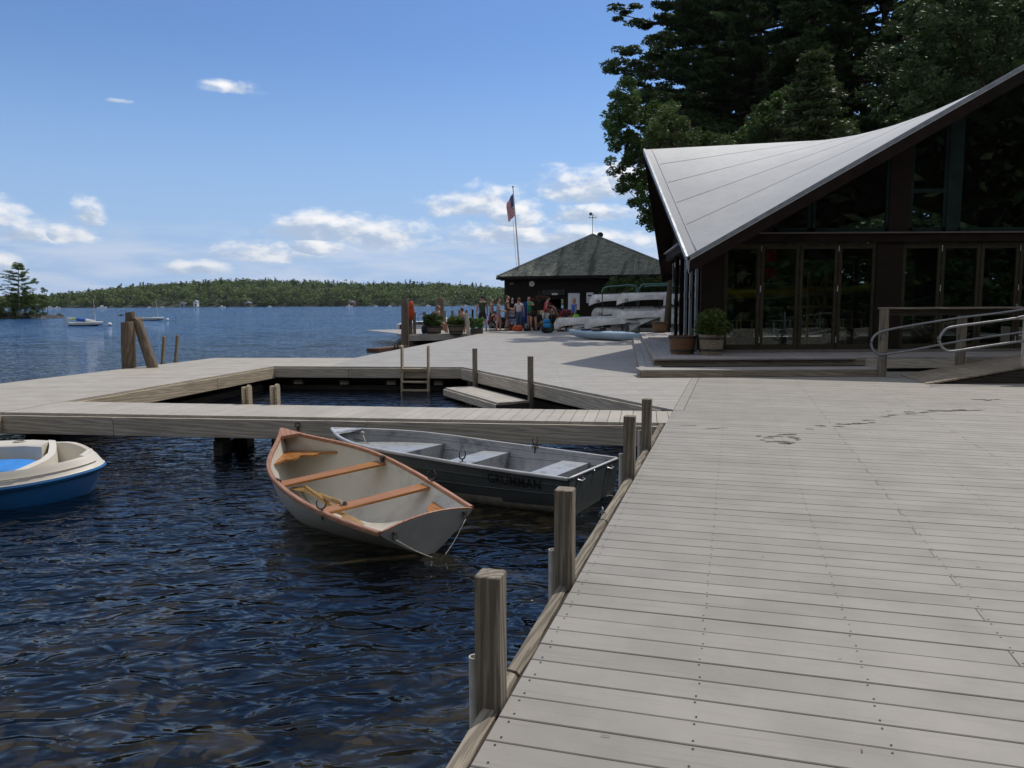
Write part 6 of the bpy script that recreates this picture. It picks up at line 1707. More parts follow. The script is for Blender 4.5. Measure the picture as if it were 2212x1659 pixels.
# life vest hanging on the pile
lv = empty('life_vest', label='orange life vest hanging from the double pile', cat='life vest')
c = D_Y(540, 350, Yd - .15); mb = MB(); mb.ball((c.x, c.y, c.z), (.16, .10, .42), 12); mb.ball((c.x + .02, c.y - .02, c.z + .25), (.12, .10, .25), 10); mb.build('vest_body', pm('orange_fabric', (.62, .10, .03), rough=.8), lv, smooth=True)
mb = MB(); mb.tube([(c.x, c.y, c.z + .45), (c.x - .05, c.y + .02, c.z + .75), (c.x - .12, c.y + .1, c.z + 1.0)], .02, 5); mb.tube([(c.x + .12, c.y, c.z - .3), (c.x + .14, c.y - .05, c.z - .5)], .02, 5); mb.build('strap', M_BLACK, lv, smooth=True)
# blue bag on the dock
M_NAVY = pm('navy_fabric', (.012, .018, .04), rough=.7)
def soft(mb, c, d, rz=0.0, e=2.6, n=16, sag=.0):
    """rounded soft box (superellipsoid) standing on z of c"""
    rings = []
    for i in range(1, 11):
        a = -math.pi / 2 + math.pi * i / 11; ca, sa = math.cos(a) ** (2 / e), math.copysign(abs(math.sin(a)) ** (2 / e), math.sin(a))
        r_ = []
        for k in range(n):
            t = 2 * math.pi * k / n; x = math.copysign(abs(math.cos(t)) ** (2 / e), math.cos(t)) * ca * d[0] / 2; y = math.copysign(abs(math.sin(t)) ** (2 / e), math.sin(t)) * ca * d[1] / 2
            z = d[2] / 2 * (1 + sa) + sag * math.sin(x * 9 + i) * .5
            xr_ = x * math.cos(rz) - y * math.sin(rz) + random.uniform(-1, 1) * sag; yr_ = x * math.sin(rz) + y * math.cos(rz); r_.append((c[0] + xr_, c[1] + yr_, c[2] + z))
        rings.append(r_)
    return mb.loft(rings, True, True)
bg_ = empty('dark_bag', label='upright dark navy bag on the far dock beside the tub planter', cat='bag'); p = D_Y(803, 790, Yd + .6)
mb = MB(); soft(mb, (p.x, Yd + .8, .012), (.26, .2, .40)); mb.build('bag_body', M_NAVY, bg_, smooth=True); mb = MB(); mb.tube([(p.x - .06, Yd + .8, .40), (p.x, Yd + .8, .46), (p.x + .06, Yd + .8, .40)], .012, 5); mb.build('bag_handle', M_NAVY, bg_)
# white motorboat moored behind the far dock
mbt = empty('motorboat', label='white motorboat with steel rails moored behind the far dock', cat='motorboat'); BY = Yd + 9
def wbox(nm, x0, x1, y0, y1, Y, dep, mat, bev=.05, par=None):
    a, b = D_Y(x0, y0, Y), D_Y(x1, y1, Y); mb = MB(); mb.box(((a.x + b.x) / 2, Y + dep / 2, (a.z + b.z) / 2), (b.x - a.x, dep, a.z - b.z), bev=bev); return mb.build(nm, mat, par or mbt, smooth='auto')
wbox('stern', 238, 360, 600, 860, BY, 2.0, M_WHITE); wbox('hull', 355, 1560, 560, 770, BY + .1, 1.9, M_WHITE, .12); wbox('blue_stripe', 640, 1500, 562, 582, BY + .06, .1, M_NAVY, .0); wbox('dark_stripe', 640, 1500, 600, 606, BY + .06, .1, M_BLACK, .0)
wbox('console', 880, 1010, 450, 570, BY + .8, .6, M_WHITE); wbox('console', 1290, 1420, 470, 570, BY + .8, .6, M_WHITE); wbox('cabin_seat', 1080, 1270, 465, 560, BY + .6, .8, M_WHITE)
P = [D_Y(x, y, BY + .3) for x, y in ((560, 560), (570, 470), (640, 455), (1000, 405), (1160, 375))]; mb = MB(); mb.tube(P, .022, 6); mb.build('rail', M_CHROME, mbt)
mb = MB(); cc = D_Y(790, 490, BY + .5); ring(mb, cc, .30, .02); ring(mb, cc, .05, .02); mb.build('steering_wheel', M_BLACK, mbt)
wbox('windscreen', 1300, 1400, 440, 500, BY + .2, .02, M_GLASS, 0); P = [D_Y(x, y, BY + .4) for x, y in ((1440, 560), (1440, 450), (1500, 420), (1510, 450))]; mb = MB(); mb.tube(P, .018, 5); mb.build('rail', M_CHROME, mbt)
om = wbox('outboard_motor', 300, 350, 610, 800, BY - .3, .3, M_BLACK, .04)
# low float and cleats beyond the main deck edge
fl_ = empty('low_float', label='low brown timber float beyond the main deck edge', cat='float'); a, b = atY(805, 754, 26.8), atY(868, 745, 28.6)
board('float_board', (a.x, a.y, 0), (b.x, b.y, 0), .16, .5, a.z + .02, wood_mat('rusty_float', (.16, .09, .06), (.10, .06, .045), (.05, .03, .025)), fl_)
for x in (853, 859): mb = MB(); p = atY(x, 748, 27.6); mb.cyl((p.x, p.y, -.2), (p.x, p.y, p.z + .05), .03, n=8); mb.build('cleat', M_BLACK, fl_)
# ================================================================== PEOPLE
SK = {}
def skinned(name, V, Eg, Rr_, mat, parent, lvl=1, root=0):
    me = bpy.data.meshes.new(name); me.from_pydata([tuple(v) for v in V], Eg, []); me.materials.append(mat)
    o = link(bpy.data.objects.new(name, me), parent)
    o.modifiers.new('skin', 'SKIN'); 
    if not me.skin_vertices: 
        try: me.skin_vertices.new()
        except Exception: pass
    d = me.skin_vertices[0].data
    for i, r in enumerate(Rr_):
        d[i].radius = r if isinstance(r, tuple) else (r, r); d[i].use_root = (i == root)
    o.modifiers['skin'].use_smooth_shade = True; o.modifiers['skin'].branch_smoothing = .4
    s_ = o.modifiers.new('sub', 'SUBSURF'); s_.levels = s_.render_levels = lvl
    return o
M_SKIN = pm('skin_light', (.46, .25, .17), (.40, .21, .145), scale=8, rough=.55); M_SKIN2 = pm('skin_tanned', (.36, .18, .11), (.30, .15, .09), scale=8, rough=.55)
def cloth(name, c1, c2=None, sc=6): return pm(name, c1, c2, scale=sc, rough=.9)
def person(x, y, rz, label, skin=M_SKIN, shirt=None, bottom=None, hair=(.03, .02, .015), h=1.75, lean=0.0, armL=None, armR=None, legL=None, legR=None, sleeve=.45, blen=.55, hairlen=0.0, bun=False, z0=0.0, sit=False, shoes=(.02, .02, .02), top_low=0.0, headturn=0.0, glasses=False):
    """arm/leg: (elbow/knee offset, wrist/ankle offset) from shoulder/hip in body space (x right, y forward, z up)"""
    r_ = empty('person', (x, y, z0), rz, label, 'person'); k = h / 1.75
    hipz = .93
    armL = armL or ((-.05, -.02, -.28), (-.06, .05, -.54)); armR = armR or ((.05, -.02, -.28), (.06, .05, -.54))
    legL = legL or ((-.01, .01, -.42), (-.02, -.02, -.84)); legR = legR or ((.01, .01, -.42), (.02, -.02, -.84))
    L = Matrix.Translation((0, 0, hipz)) @ Matrix.Rotation(-lean, 4, 'X') @ Matrix.Translation((0, 0, -hipz))
    up = lambda p: L @ Vector(p)
    zoff = Vector((0, 0, 0))
    V, E_, Rd = [], [], []
    def add(p, r, par=None):
        V.append(Vector(p) * k); Rd.append(tuple(q * k * 1.18 for q in r) if isinstance(r, tuple) else r * k * (1.22 if r > .02 else 1))
        if par is not None: E_.append((par, len(V) - 1))
        return len(V) - 1
    pel = add((0, 0, .95), (.135, .10)); wa = add(up((0, 0, 1.09)), (.115, .088), pel); ch = add(up((0, 0, 1.28)), (.14, .105), wa); nb = add(up((0, -.005, 1.45)), .062, ch)
    ne = add(up((0, .015, 1.525)), .050, nb)
    ht = Matrix.Rotation(headturn, 4, 'Z')
    hd_ = lambda p: up(Vector((0, .01, 0)) + ht @ Vector((p[0], p[1], 0)) + Vector((0, 0, p[2])))
    h1 = add(hd_((0, .03, 1.59)), (.066, .078), ne); h2 = add(hd_((0, .015, 1.66)), (.076, .092), h1); h3 = add(hd_((0, .0, 1.71)), (.055, .065), h2)
    add(hd_((0, .118, 1.615)), .013, h1); add(hd_((.078, .0, 1.62)), (.010, .018), h1); add(hd_((-.078, .0, 1.62)), (.010, .018), h1)
    J = {}
    for sg, arm, nm in ((-1, armL, 'L'), (1, armR, 'R')):
        s0 = Vector((sg * .165, 0, 1.41)); sh = add(up(s0), .056, nb); e_ = add(up(s0 + Vector(arm[0])), .042, sh); w_ = add(up(s0 + Vector(arm[1])), .027, e_)
        dv = (Vector(arm[1]) - Vector(arm[0])).normalized(); pp = s0 + Vector(arm[1]) + dv * .055; pa_ = add(up(pp), (.036, .02), w_)
        side = dv.cross(Vector((0, 0, 1)) if abs(dv.z) < .8 else Vector((0, 1, 0))).normalized(); curl = dv.cross(side)
        for q, ln in ((-.03, .045), (-.01, .058), (.01, .055), (.03, .04)):
            f1 = add(up(pp + side * q + dv * .045), .0095, pa_); add(up(pp + side * q + dv * (.045 + ln * .7) + curl * ln * .5), .008, f1)
        t1 = add(up(pp - side * .045 * sg + dv * .005), .011, pa_); add(up(pp - side * .06 * sg + dv * .04), .009, t1)
        J['sh' + nm], J['el' + nm], J['wr' + nm] = s0, s0 + Vector(arm[0]), s0 + Vector(arm[1])
    for sg, leg, nm in ((-1, legL, 'L'), (1, legR, 'R')):
        p0 = Vector((sg * .085, 0, .90)); hp = add(p0, .088, pel); kn = add(p0 + Vector(leg[0]), .056, hp); an = add(p0 + Vector(leg[1]), .036, kn)
        mid = (Vector(leg[0]) * .55 + Vector(leg[1]) * .45)
        f1 = add(p0 + Vector(leg[1]) + Vector((0, .07, -.035)), .032, an); add(p0 + Vector(leg[1]) + Vector((sg * .01, .15, -.04)), .026, f1)
        J['hp' + nm], J['kn' + nm], J['an' + nm] = p0, p0 + Vector(leg[0]), p0 + Vector(leg[1])
    skinned('body', V, E_, Rd, skin, r_)
    if shirt:
        V, E_, Rd = [], [], []
        a = add(up((0, 0, .90 + top_low)), (.152, .122)); b = add(up((0, 0, 1.07)), (.140, .110), a); c = add(up((0, 0, 1.29)), (.162, .124), b); d = add(up((0, -.005, 1.44)), (.085, .07), c)
        for nm in 'LR':
            s0, e0 = J['sh' + nm], J['el' + nm]; sh = add(up(s0), .068, d)
            if sleeve > 0: add(up(s0.lerp(e0, min(sleeve * 1.0, 1))), .06, sh)
            if sleeve > 1: add(up(J['wr' + nm]), .04, len(V) - 1)
        skinned('shirt', V, E_, Rd, shirt, r_, root=0)
    if bottom:
        V, E_, Rd = [], [], []
        a = add((0, 0, 1.08), (.128, .102)); b = add((0, 0, .95), (.150, .118), a)
        for nm in 'LR':
            p0, kn, an = J['hp' + nm], J['kn' + nm], J['an' + nm]; hp = add(p0 + Vector((0, 0, -.02)), .104, b)
            if blen <= 1: add(p0.lerp(kn, blen), .094 if blen < .9 else .08, hp)
            else: k1 = add(kn, .068, hp); add(kn.lerp(an, min(blen - 1, .95)), .052, k1)
        skinned('trousers' if blen > 1 else 'shorts', V, E_, Rd, bottom, r_, root=0)
    # hair: cap over the skull
    mh = pm('hair_%d_%d' % (int(hair[0] * 1000), int(hair[1] * 1000)), hair, tuple(q * .6 for q in hair), scale=30, rough=.7)
    mb = MB(); rings = []
    for i in range(9):
        a = R(-38 + 128 * i / 8); rr = math.cos(a)
        rings.append([tuple(hd_((.088 * rr * math.cos(t), -.012 + (.102 if math.sin(t) < 0 else .102) * rr * math.sin(t) - (.028 if math.sin(t) > .2 and i < 6 else 0) * math.sin(t) * 2.2, 1.672 + .098 * math.sin(a) + (.035 if math.sin(t) > .2 and i < 4 else 0))) * k) for t in [2 * math.pi * j / 14 for j in range(14)]])
    mb.loft(rings, True, True)
    if hairlen: mb.ball(hd_((0, -.075, 1.58 - hairlen / 2)) * k, (.075 * k, .04 * k, (.06 + hairlen / 2) * k), 10)
    if bun: mb.ball(hd_((0, -.085, 1.76)) * k, .04 * k, 10)
    mb.build('hair', mh, r_, smooth=True)
    # eyes and shoes
    mb = MB()
    for sg in (-1, 1): mb.ball(hd_((sg * .03, .098, 1.645)) * k, (.012, .008, .008), 6)
    mb.build('eyes', M_BLACK, r_, smooth=True)
    if shoes:
        mb = MB()
        for nm in 'LR':
            p = J['an' + nm] + Vector((0, .06, -.075)); soft(mb, (p.x * k, p.y * k, p.z * k - .0), (.10, .27, .06), 0, 3)
        mb.build('shoes', pm('shoe_%d' % int(shoes[0] * 1000), shoes, rough=.6), r_, smooth=True)
    return r_
def P_at(px, pyfeet, Y=None):
    p = at(px, pyfeet) if Y is None else Vector((atY(px, 700, Y).x, Y, 0)); return p.x, p.y
camo = pm('patterned_brown', (.16, .09, .04), (.035, .03, .015), scale=22, rough=.9, contrast=(.45, .55))
x, y = P_at(1042, 717, 39.6)
person(x, y, R(8), 'man in dark green t-shirt and brown shorts walking with his back to us', shirt=cloth('dark_green_tee', (.035, .065, .035)), bottom=cloth('dark_brown_shorts', (.028, .018, .014)), h=1.83, armL=((-.09, -.04, -.28), (-.12, .0, -.55)), armR=((.09, .03, -.28), (.10, .12, -.52)), legL=((-.05, .07, -.41), (-.07, -.06, -.83)), legR=((.07, .02, -.42), (.11, -.05, -.84)), shoes=(.015, .015, .015), blen=.80)
x, y = P_at(1062, 712, 41.5)
person(x, y, R(-90), 'person in a grey shirt partly hidden behind the walking man', shirt=cloth('grey_tee', (.22, .22, .21)), bottom=cloth('dark_shorts', (.02, .02, .02)), h=1.68, hair=(.16, .13, .10), legL=((-.03, .1, -.41), (-.02, .0, -.82)))
x, y = P_at(1077, 711, 40.0)
person(x, y, R(-95), 'person in light blue t-shirt and pink shorts standing sideways', shirt=cloth('light_blue_tee', (.25, .33, .45)), bottom=cloth('pink_shorts', (.42, .17, .22)), h=1.68, hair=(.012, .01, .01), armR=((.04, .08, -.26), (.03, .32, -.34)), armL=((-.04, .06, -.27), (-.02, .30, -.30)), legL=((-.03, .10, -.41), (-.03, .06, -.83)), legR=((.03, -.06, -.42), (.03, -.10, -.83)), blen=.4, shoes=(.25, .06, .06), top_low=-.04)
x, y = P_at(1096, 706, 40.6)
person(x, y, R(-80), 'tall boy with reddish brown hair in a patterned brown shirt and shorts', shirt=camo, bottom=cloth('muted_shorts', (.15, .11, .08)), h=1.84, hair=(.13, .055, .03), armR=((.04, .02, -.28), (.0, .26, -.36)), armL=((-.03, .04, -.28), (.05, .28, -.38)), legL=((-.03, .05, -.42), (-.03, .10, -.83)), legR=((.03, -.02, -.42), (.03, -.15, -.82)), blen=.85)
x, y = P_at(1121, 706, 40.2)
person(x, y, R(3), 'girl in white t-shirt and blue jeans seen from behind', shirt=cloth('white_tee', (.62, .58, .66)), bottom=cloth('blue_jeans', (.06, .10, .17), (.04, .07, .12)), h=1.70, hair=(.20, .12, .06), bun=True, blen=1.85, armL=((-.09, .0, -.27), (-.13, .06, -.52)), armR=((.09, .0, -.27), (.10, .05, -.53)), top_low=.10)
x, y = P_at(1143, 703, 41.6)
person(x, y, R(165), 'man in bright green t-shirt holding a blue towel', shirt=cloth('bright_green_tee', (.04, .36, .15)), bottom=cloth('tan_shorts', (.30, .20, .10)), h=1.80, hair=(.05, .035, .02), armL=((-.10, .10, -.14), (.02, .30, -.10)), armR=((.10, .12, -.16), (.06, .33, -.08)), glasses=True)
x, y = P_at(1152, 712, 39.8)
person(x, y, R(10), 'person in black top and shorts bending forward over the bags', shirt=cloth('black_top', (.012, .012, .014)), bottom=cloth('black_shorts', (.010, .010, .012)), h=1.72, lean=R(98), hair=(.06, .04, .03), armL=((-.02, .20, .02), (-.02, .45, -.05)), armR=((.02, .20, .02), (.02, .45, -.05)), legL=((-.05, -.02, -.42), (-.07, .03, -.83)), legR=((.04, -.02, -.42), (.07, .03, -.83)), blen=.5)
x, y = P_at(1178, 700, 41.2)
person(x, y, R(-75), 'man in red shirt leaning over the table', shirt=cloth('red_shirt', (.50, .035, .06)), bottom=cloth('dark_shorts', (.02, .02, .02)), h=1.80, lean=R(12), hair=(.015, .012, .01), armL=((-.02, .10, -.26), (.0, .34, -.30)), armR=((.05, -.08, -.26), (.04, .10, -.40)))
x, y = P_at(1196, 700, 41.0)
person(x + .35, y, R(95), 'dark haired woman in black top bending over the table towards the red shirt', shirt=cloth('black_top', (.012, .012, .014)), bottom=cloth('red_skirt', (.25, .02, .03)), h=1.66, lean=R(48), hair=(.012, .009, .008), hairlen=.16, sleeve=0, armL=((-.02, .10, -.26), (.0, .18, -.50)), armR=((.02, .12, -.26), (.0, .22, -.48)), skin=M_SKIN2)
x, y = P_at(1240, 703, 40.2)
person(x, y, R(120), 'girl in blue t-shirt and black shorts with blonde ponytail', shirt=cloth('royal_blue_tee', (.03, .13, .52)), bottom=cloth('black_shorts', (.010, .010, .012)), h=1.68, hair=(.45, .28, .12), hairlen=.06, armL=((-.05, .02, -.27), (-.03, .12, -.52)), armR=((.07, -.02, -.28), (.07, .0, -.54)), blen=.4, headturn=R(15))
# people sitting on the far dock behind the planters
xs_ = D_Y(1110, 600, Yd + 2.2).x
sitleg = dict(legL=((-.04, .36, -.12), (-.06, .40, -.50)), legR=((.04, .36, -.12), (.06, .42, -.50)))
person(xs_, Yd + 2.2, R(-70), 'person with greying hair sitting low behind the tall planter', shirt=None, bottom=cloth('dark_shorts', (.02, .02, .02)), h=1.7, z0=-.36, hair=(.22, .17, .14), skin=M_SKIN2, shoes=None, **sitleg)
person(D_Y(1610, 600, Yd + 2.0).x, Yd + 2.0, R(10), 'sunbather with dark red hair and tanned back sitting behind the low planter', shirt=None, bottom=cloth('black_shorts', (.010, .010, .012)), h=1.66, z0=-.42, hair=(.08, .022, .012), skin=M_SKIN2, shoes=None, lean=R(15), **sitleg)
person(P_at(1056, 710, 40.6)[0], 40.6, R(-60), 'person crouching low between the walking man and the luggage', shirt=cloth('maroon_top', (.10, .015, .02)), bottom=cloth('dark_shorts', (.02, .02, .02)), h=1.6, z0=-.46, lean=R(35), hair=(.02, .014, .01), armL=((-.02, .14, -.24), (.0, .30, -.40)), armR=((.02, .14, -.24), (.0, .30, -.40)), shoes=None, **sitleg)

# held and hanging things
rz2 = lambda X, Y: (1008.7 + X * .12, 601.7 + Y * .12)
def B_(X, Y, Yw): return atY(*rz2(X, Y), Yw)
tw = [B_(960, 415, 41.1), B_(1085, 405, 41.0), B_(1085, 800, 41.0), B_(1010, 810, 41.05)]
mb = MB(); n = 10; rows = []
for j in range(13):
    f = j / 12; a = tw[0].lerp(tw[3], f); b = tw[1].lerp(tw[2], f); rows.append([a.lerp(b, i / n) + Vector((0, .05 * math.sin(i * 1.6 + f * 2), -.05 * math.sin(math.pi * i / n) * (1 - f))) for i in range(n + 1)])
mb.loft(rows, False); tag(mb.build('blue_towel', cloth('royal_towel', (.02, .09, .30)), smooth=True, fix=False), 'long blue towel held up by the man in green', 'towel')
M_LIME = pm('lime_bag', (.22, .62, .04), rough=.5)
gb = empty('green_bag', label='lime green bag hanging from the blonde girl\'s hand', cat='bag'); c = B_(1967, 685, 40.0)
mb = MB(); soft(mb, (c.x, c.y, c.z - .14), (.36, .16, .26), 0, 2.6, sag=.01); mb.build('bag_body', M_LIME, gb, smooth=True); mb = MB(); mb.tube([(c.x - .06, c.y, c.z + .08), (c.x, c.y, c.z + .2), (c.x + .06, c.y, c.z + .08)], .01, 5); mb.build('bag_handle', M_LIME, gb)
# ================================================================== luggage, table and bench
GB = 'luggage piled on the deck by the hut'
def bag(nm, X0, X1, Y0, Y1, Yw, mat, label, dep=.3, parts=(), z=None, cat='bag', e=2.8, group=GB, sag=.012, mname='bag_body'):
    a, b = B_(X0, Y1, Yw), B_(X1, Y0, Yw); r_ = empty(nm, (0, 0, 0), 0, label, cat, group)
    w_, h_ = b.x - a.x, b.z - a.z; z_ = max(a.z, 0.0) if z is None else z
    mb = MB(); soft(mb, ((a.x + b.x) / 2, Yw, z_), (w_, dep, h_), 0, e, 18, sag); mb.build(mname, mat, r_, smooth=True)
    cx_ = (a.x + b.x) / 2
    for p in parts:
        mb = MB()
        if p[0] == 'strap': mb.tube([(cx_ + w_ * q[0], Yw - dep * .52, z_ + h_ * q[1]) for q in p[2]], .016, 5); mb.build('strap', p[1], r_, smooth=True)
        if p[0] == 'pocket': soft(mb, (cx_ + w_ * p[2], Yw - dep * .38, z_ + h_ * p[3]), (w_ * p[4], dep * .4, h_ * p[5]), 0, 2.6, 14, .006); mb.build('pocket', p[1], r_, smooth=True)
        if p[0] == 'band': mb.tube([(cx_ - w_ * .5, Yw, z_ + h_ * p[2]), (cx_ - w_ * .4, Yw - dep * .5, z_ + h_ * p[2]), (cx_ + w_ * .4, Yw - dep * .5, z_ + h_ * p[2]), (cx_ + w_ * .5, Yw, z_ + h_ * p[2])], .03, 5); mb.build('band', p[1], r_, smooth=True)
    return r_
M_ORG = pm('orange_fabric', (.62, .10, .03), rough=.8); M_BAGB, M_BAGK, M_BAGW, M_BAGG = cloth('bright_blue_fabric', (.02, .24, .55)), cloth('black_fabric', (.012, .012, .014), (.02, .02, .024)), cloth('white_canvas', (.55, .54, .48)), cloth('dark_green_fabric', (.02, .05, .03))
M_BAGGR, M_BAGP, M_BAGM, M_BAGR = cloth('grey_fabric', (.20, .20, .21)), cloth('periwinkle_fabric', (.22, .28, .50)), pm('maroon_print', (.16, .02, .04), (.45, .25, .28), scale=18, rough=.9, contrast=(.55, .62)), cloth('red_fabric', (.40, .03, .03))
def ypx(X, Yb): return at(*rz2(X, Yb)).y
bag('dry_bag', 820, 1005, 840, 948, ypx(900, 948), M_ORG, 'round orange dry bag on the deck', .34, [('strap', M_BLACK, [(-.3, .55), (-.1, .95), (.1, .98), (.3, .6)])])
bag('pouch', 680, 752, 862, 948, ypx(700, 950), cloth('khaki_pouch', (.28, .24, .17)), 'small upright khaki pouch left of the orange dry bag', .16, [('band', M_BAGK, .8)])
bag('duffel_bag', 700, 820, 850, 935, ypx(760, 940) + .3, cloth('coral_fabric', (.42, .09, .06)), 'coral red duffel squeezed between pouch and orange dry bag', .3, [('strap', M_BLACK, [(-.3, .6), (0, 1.05), (.3, .6)])])
bag('backpack', 1325, 1570, 800, 982, ypx(1450, 982), M_BAGK, 'big black and blue backpack standing in front of the canoes', .42, [('pocket', M_BAGB, -.02, .50, .62, .48), ('pocket', M_BAGG, .2, .05, .42, .6), ('strap', M_BAGB, [(-.42, .6), (-.46, .3), (-.38, .05)])], cat='backpack')
bag('blue_top_bag', 1370, 1500, 768, 850, ypx(1450, 982) + .05, M_BAGB, 'bright blue roll strapped on top of the big backpack', .28, z=.46)
bag('black_bag', 1010, 1135, 800, 948, ypx(1080, 950) + .2, M_BAGK, 'black duffel behind the bending person', .35, [('strap', M_BAGGR, [(-.3, .4), (0, 1.0), (.3, .5)])])
bag('grey_bag', 1040, 1120, 815, 905, ypx(1080, 950), M_BAGGR, 'grey and black bag leaning on the black duffel', .2, [('pocket', M_BAGK, .1, .2, .4, .5)])
bag('striped_bag', 395, 522, 760, 905, 40.6, M_BAGK, 'black duffel with white swoosh stripes beside the pink shorts', .35, [('strap', M_BAGW, [(-.4, .5), (-.1, .75), (.2, .5), (.3, .2)]), ('strap', M_BAGW, [(-.35, .3), (0, .45), (.3, .65)])])
bag('white_pillow', 395, 525, 893, 945, ypx(450, 948), M_BAGW, 'flat white pillow lying on the deck edge', .35, cat='pillow')
bag('blue_bedding', 700, 900, 725, 850, 41.0, M_BAGP, 'heap of periwinkle blue bedding behind the orange dry bag', .5, sag=.03, cat='bedding')
bag('light_bedroll', 780, 930, 775, 850, 40.7, cloth('pale_roll', (.42, .45, .50)), 'pale grey bedroll on the blue bedding heap', .3, [('strap', M_BLACK, [(-.2, .2), (-.1, .98), (-.05, .98)])], cat='bedroll')
bag('dark_duffel', 540, 700, 780, 905, 41.3, M_NAVY, 'dark navy duffel behind the person in pink shorts', .4)
bag('grey_sack', 460, 560, 660, 770, 41.8, cloth('pale_sack', (.40, .40, .38)), 'pale rounded sack behind the striped duffel', .4)
bag('red_bag', 388, 445, 650, 745, 41.6, M_BAGR, 'red bag held low beside the walking man', .2)
bag('black_suitcase', 445, 505, 590, 700, 42.3, M_BAGK, 'black upright suitcase behind the red bag', .25, e=5)
bag('small_black_case', 48, 178, 718, 792, 40.8, M_BAGK, 'low black case left of the walking man', .3, e=5)
bag('bag', 560, 700, 690, 800, 42.0, M_BAGK, 'black bag stacked behind the navy duffel', .35)
bag('spotted_bag', 1245, 1360, 640, 800, 40.9, pm('spotted_black', (.012, .012, .014), (.4, .38, .36), scale=26, rough=.9, contrast=(.66, .70)), 'black bag with small pale spots beside the bending person', .35)
bag('tote_bag', 1350, 1500, 612, 752, 40.6, M_BAGW, 'cream tote bag with black handles', .25, [('strap', M_BLACK, [(-.25, .1), (-.15, 1.0), (-.02, 1.1), (.05, .9)]), ('pocket', M_BAGK, .42, .15, .3, .55)])
bag('rolled_mat', 1310, 1402, 575, 690, 40.9, cloth('cream_mat', (.50, .42, .32)), 'rolled cream mat leaning on the bench behind the tote bag', .15, cat='mat')
bag('cloth_bundle', 1290, 1450, 745, 830, 40.9, cloth('tan_cloth', (.32, .26, .18)), 'tan cloth bundle below the cream tote', .4, sag=.03, cat='bundle')
bag('dark_bag', 1480, 1600, 640, 790, 41.0, M_BAGK, 'black bag hanging beside the cream tote', .3, [('strap', M_BAGGR, [(-.2, .2), (-.1, .9), (.2, .9)])])
bag('printed_bag', 1700, 1850, 545, 655, 41.3, M_BAGM, 'maroon flower print bag on the wooden bench', .3)
bag('orange_box', 1575, 1700, 612, 668, 41.3, pm('orange_plastic', (.70, .20, .08), rough=.5), 'orange snack box on the wooden bench', .3, e=5, cat='box')
bag('white_jug', 1625, 1672, 570, 625, 41.35, M_BAGW, 'white jug behind the orange snack box', .12, cat='jug', e=3)
bag('white_box', 1512, 1578, 545, 660, 41.6, M_PAPER, 'white cool box between the red shirted man and bending woman', .3, e=6, cat='box')
bag('blue_bottle', 1772, 1806, 880, 948, ypx(1790, 950), M_BAGB, 'blue water bottle standing under the long low canoe', .1, e=3, cat='bottle')
bag('navy_cloth', 1620, 1765, 922, 952, ypx(1700, 955), M_NAVY, 'navy towel lying under the long low canoe', .4, cat='towel')
bag('black_pile', 1180, 1320, 880, 960, 40.2, M_BAGK, 'low dark bag at the bending person\'s feet', .35)
bag('black_strap_bag', 1745, 1810, 640, 760, 40.9, M_BAGK, 'black shoulder bag hanging over the wooden bench', .12)
# folded towel stack on a small table
tst = empty('towel_stack', label='stack of striped white and blue folded towels', cat='towels')
for k in range(6):
    a, b = B_(772, 560 + k * 28, 41.2), B_(868, 540 + k * 28, 41.2); mb = MB(); soft(mb, ((a.x + b.x) / 2, 41.2, a.z), (b.x - a.x, .3, .085), 0, 4, 16, .004); mb.build('towel', [cloth('towel_white', (.6, .6, .58)), M_BAGP][k % 2], tst, smooth=True)
tb = empty('side_table', label='low table carrying the towel stack', cat='table'); a, b = B_(765, 725, 41.2), B_(880, 725, 41.2)
mb = MB(); mb.box(((a.x + b.x) / 2, 41.2, a.z - .02), (b.x - a.x, .4, .03)); mb.build('table_top', M_OLD, tb)
for q in (a.x + .03, b.x - .03): mb = MB(); mb.box((q, 41.2, (a.z - .035) / 2), (.04, .35, a.z - .035)); mb.build('leg', M_OLD, tb)
M_ORW = wood_mat('orange_wood', (.45, .20, .08), (.35, .15, .06), (.18, .08, .04), rough=.6, knots=False)
def bench(X0, X1, Y0, Y1, Yw, label, nm='bench', cat='bench'):
    a, b = B_(X0, Y1, Yw), B_(X1, Y0, Yw); r_ = empty(nm, (0, 0, 0), 0, label, cat)
    mb = MB(); mb.box(((a.x + b.x) / 2, Yw, b.z - .03), (b.x - a.x, .5, .05)); mb.build('top', M_ORW, r_)
    mb = MB(); mb.box(((a.x + b.x) / 2, Yw - .24, (a.z + b.z) / 2 - .04), (b.x - a.x - .06, .03, abs(b.z - a.z) * .8)); mb.build('apron', M_ORW, r_)
    for q in (a.x + .05, b.x - .05): mb = MB(); mb.box((q, Yw, (b.z - .06) / 2), (.07, .42, b.z - .06)); mb.build('leg', M_ORW, r_)
bench(1270, 1525, 570, 618, 41.9, 'reddish wooden table behind the tote bag', 'table', 'table')
bench(1570, 1870, 665, 765, 41.2, 'reddish wooden bench in front of the hut window')
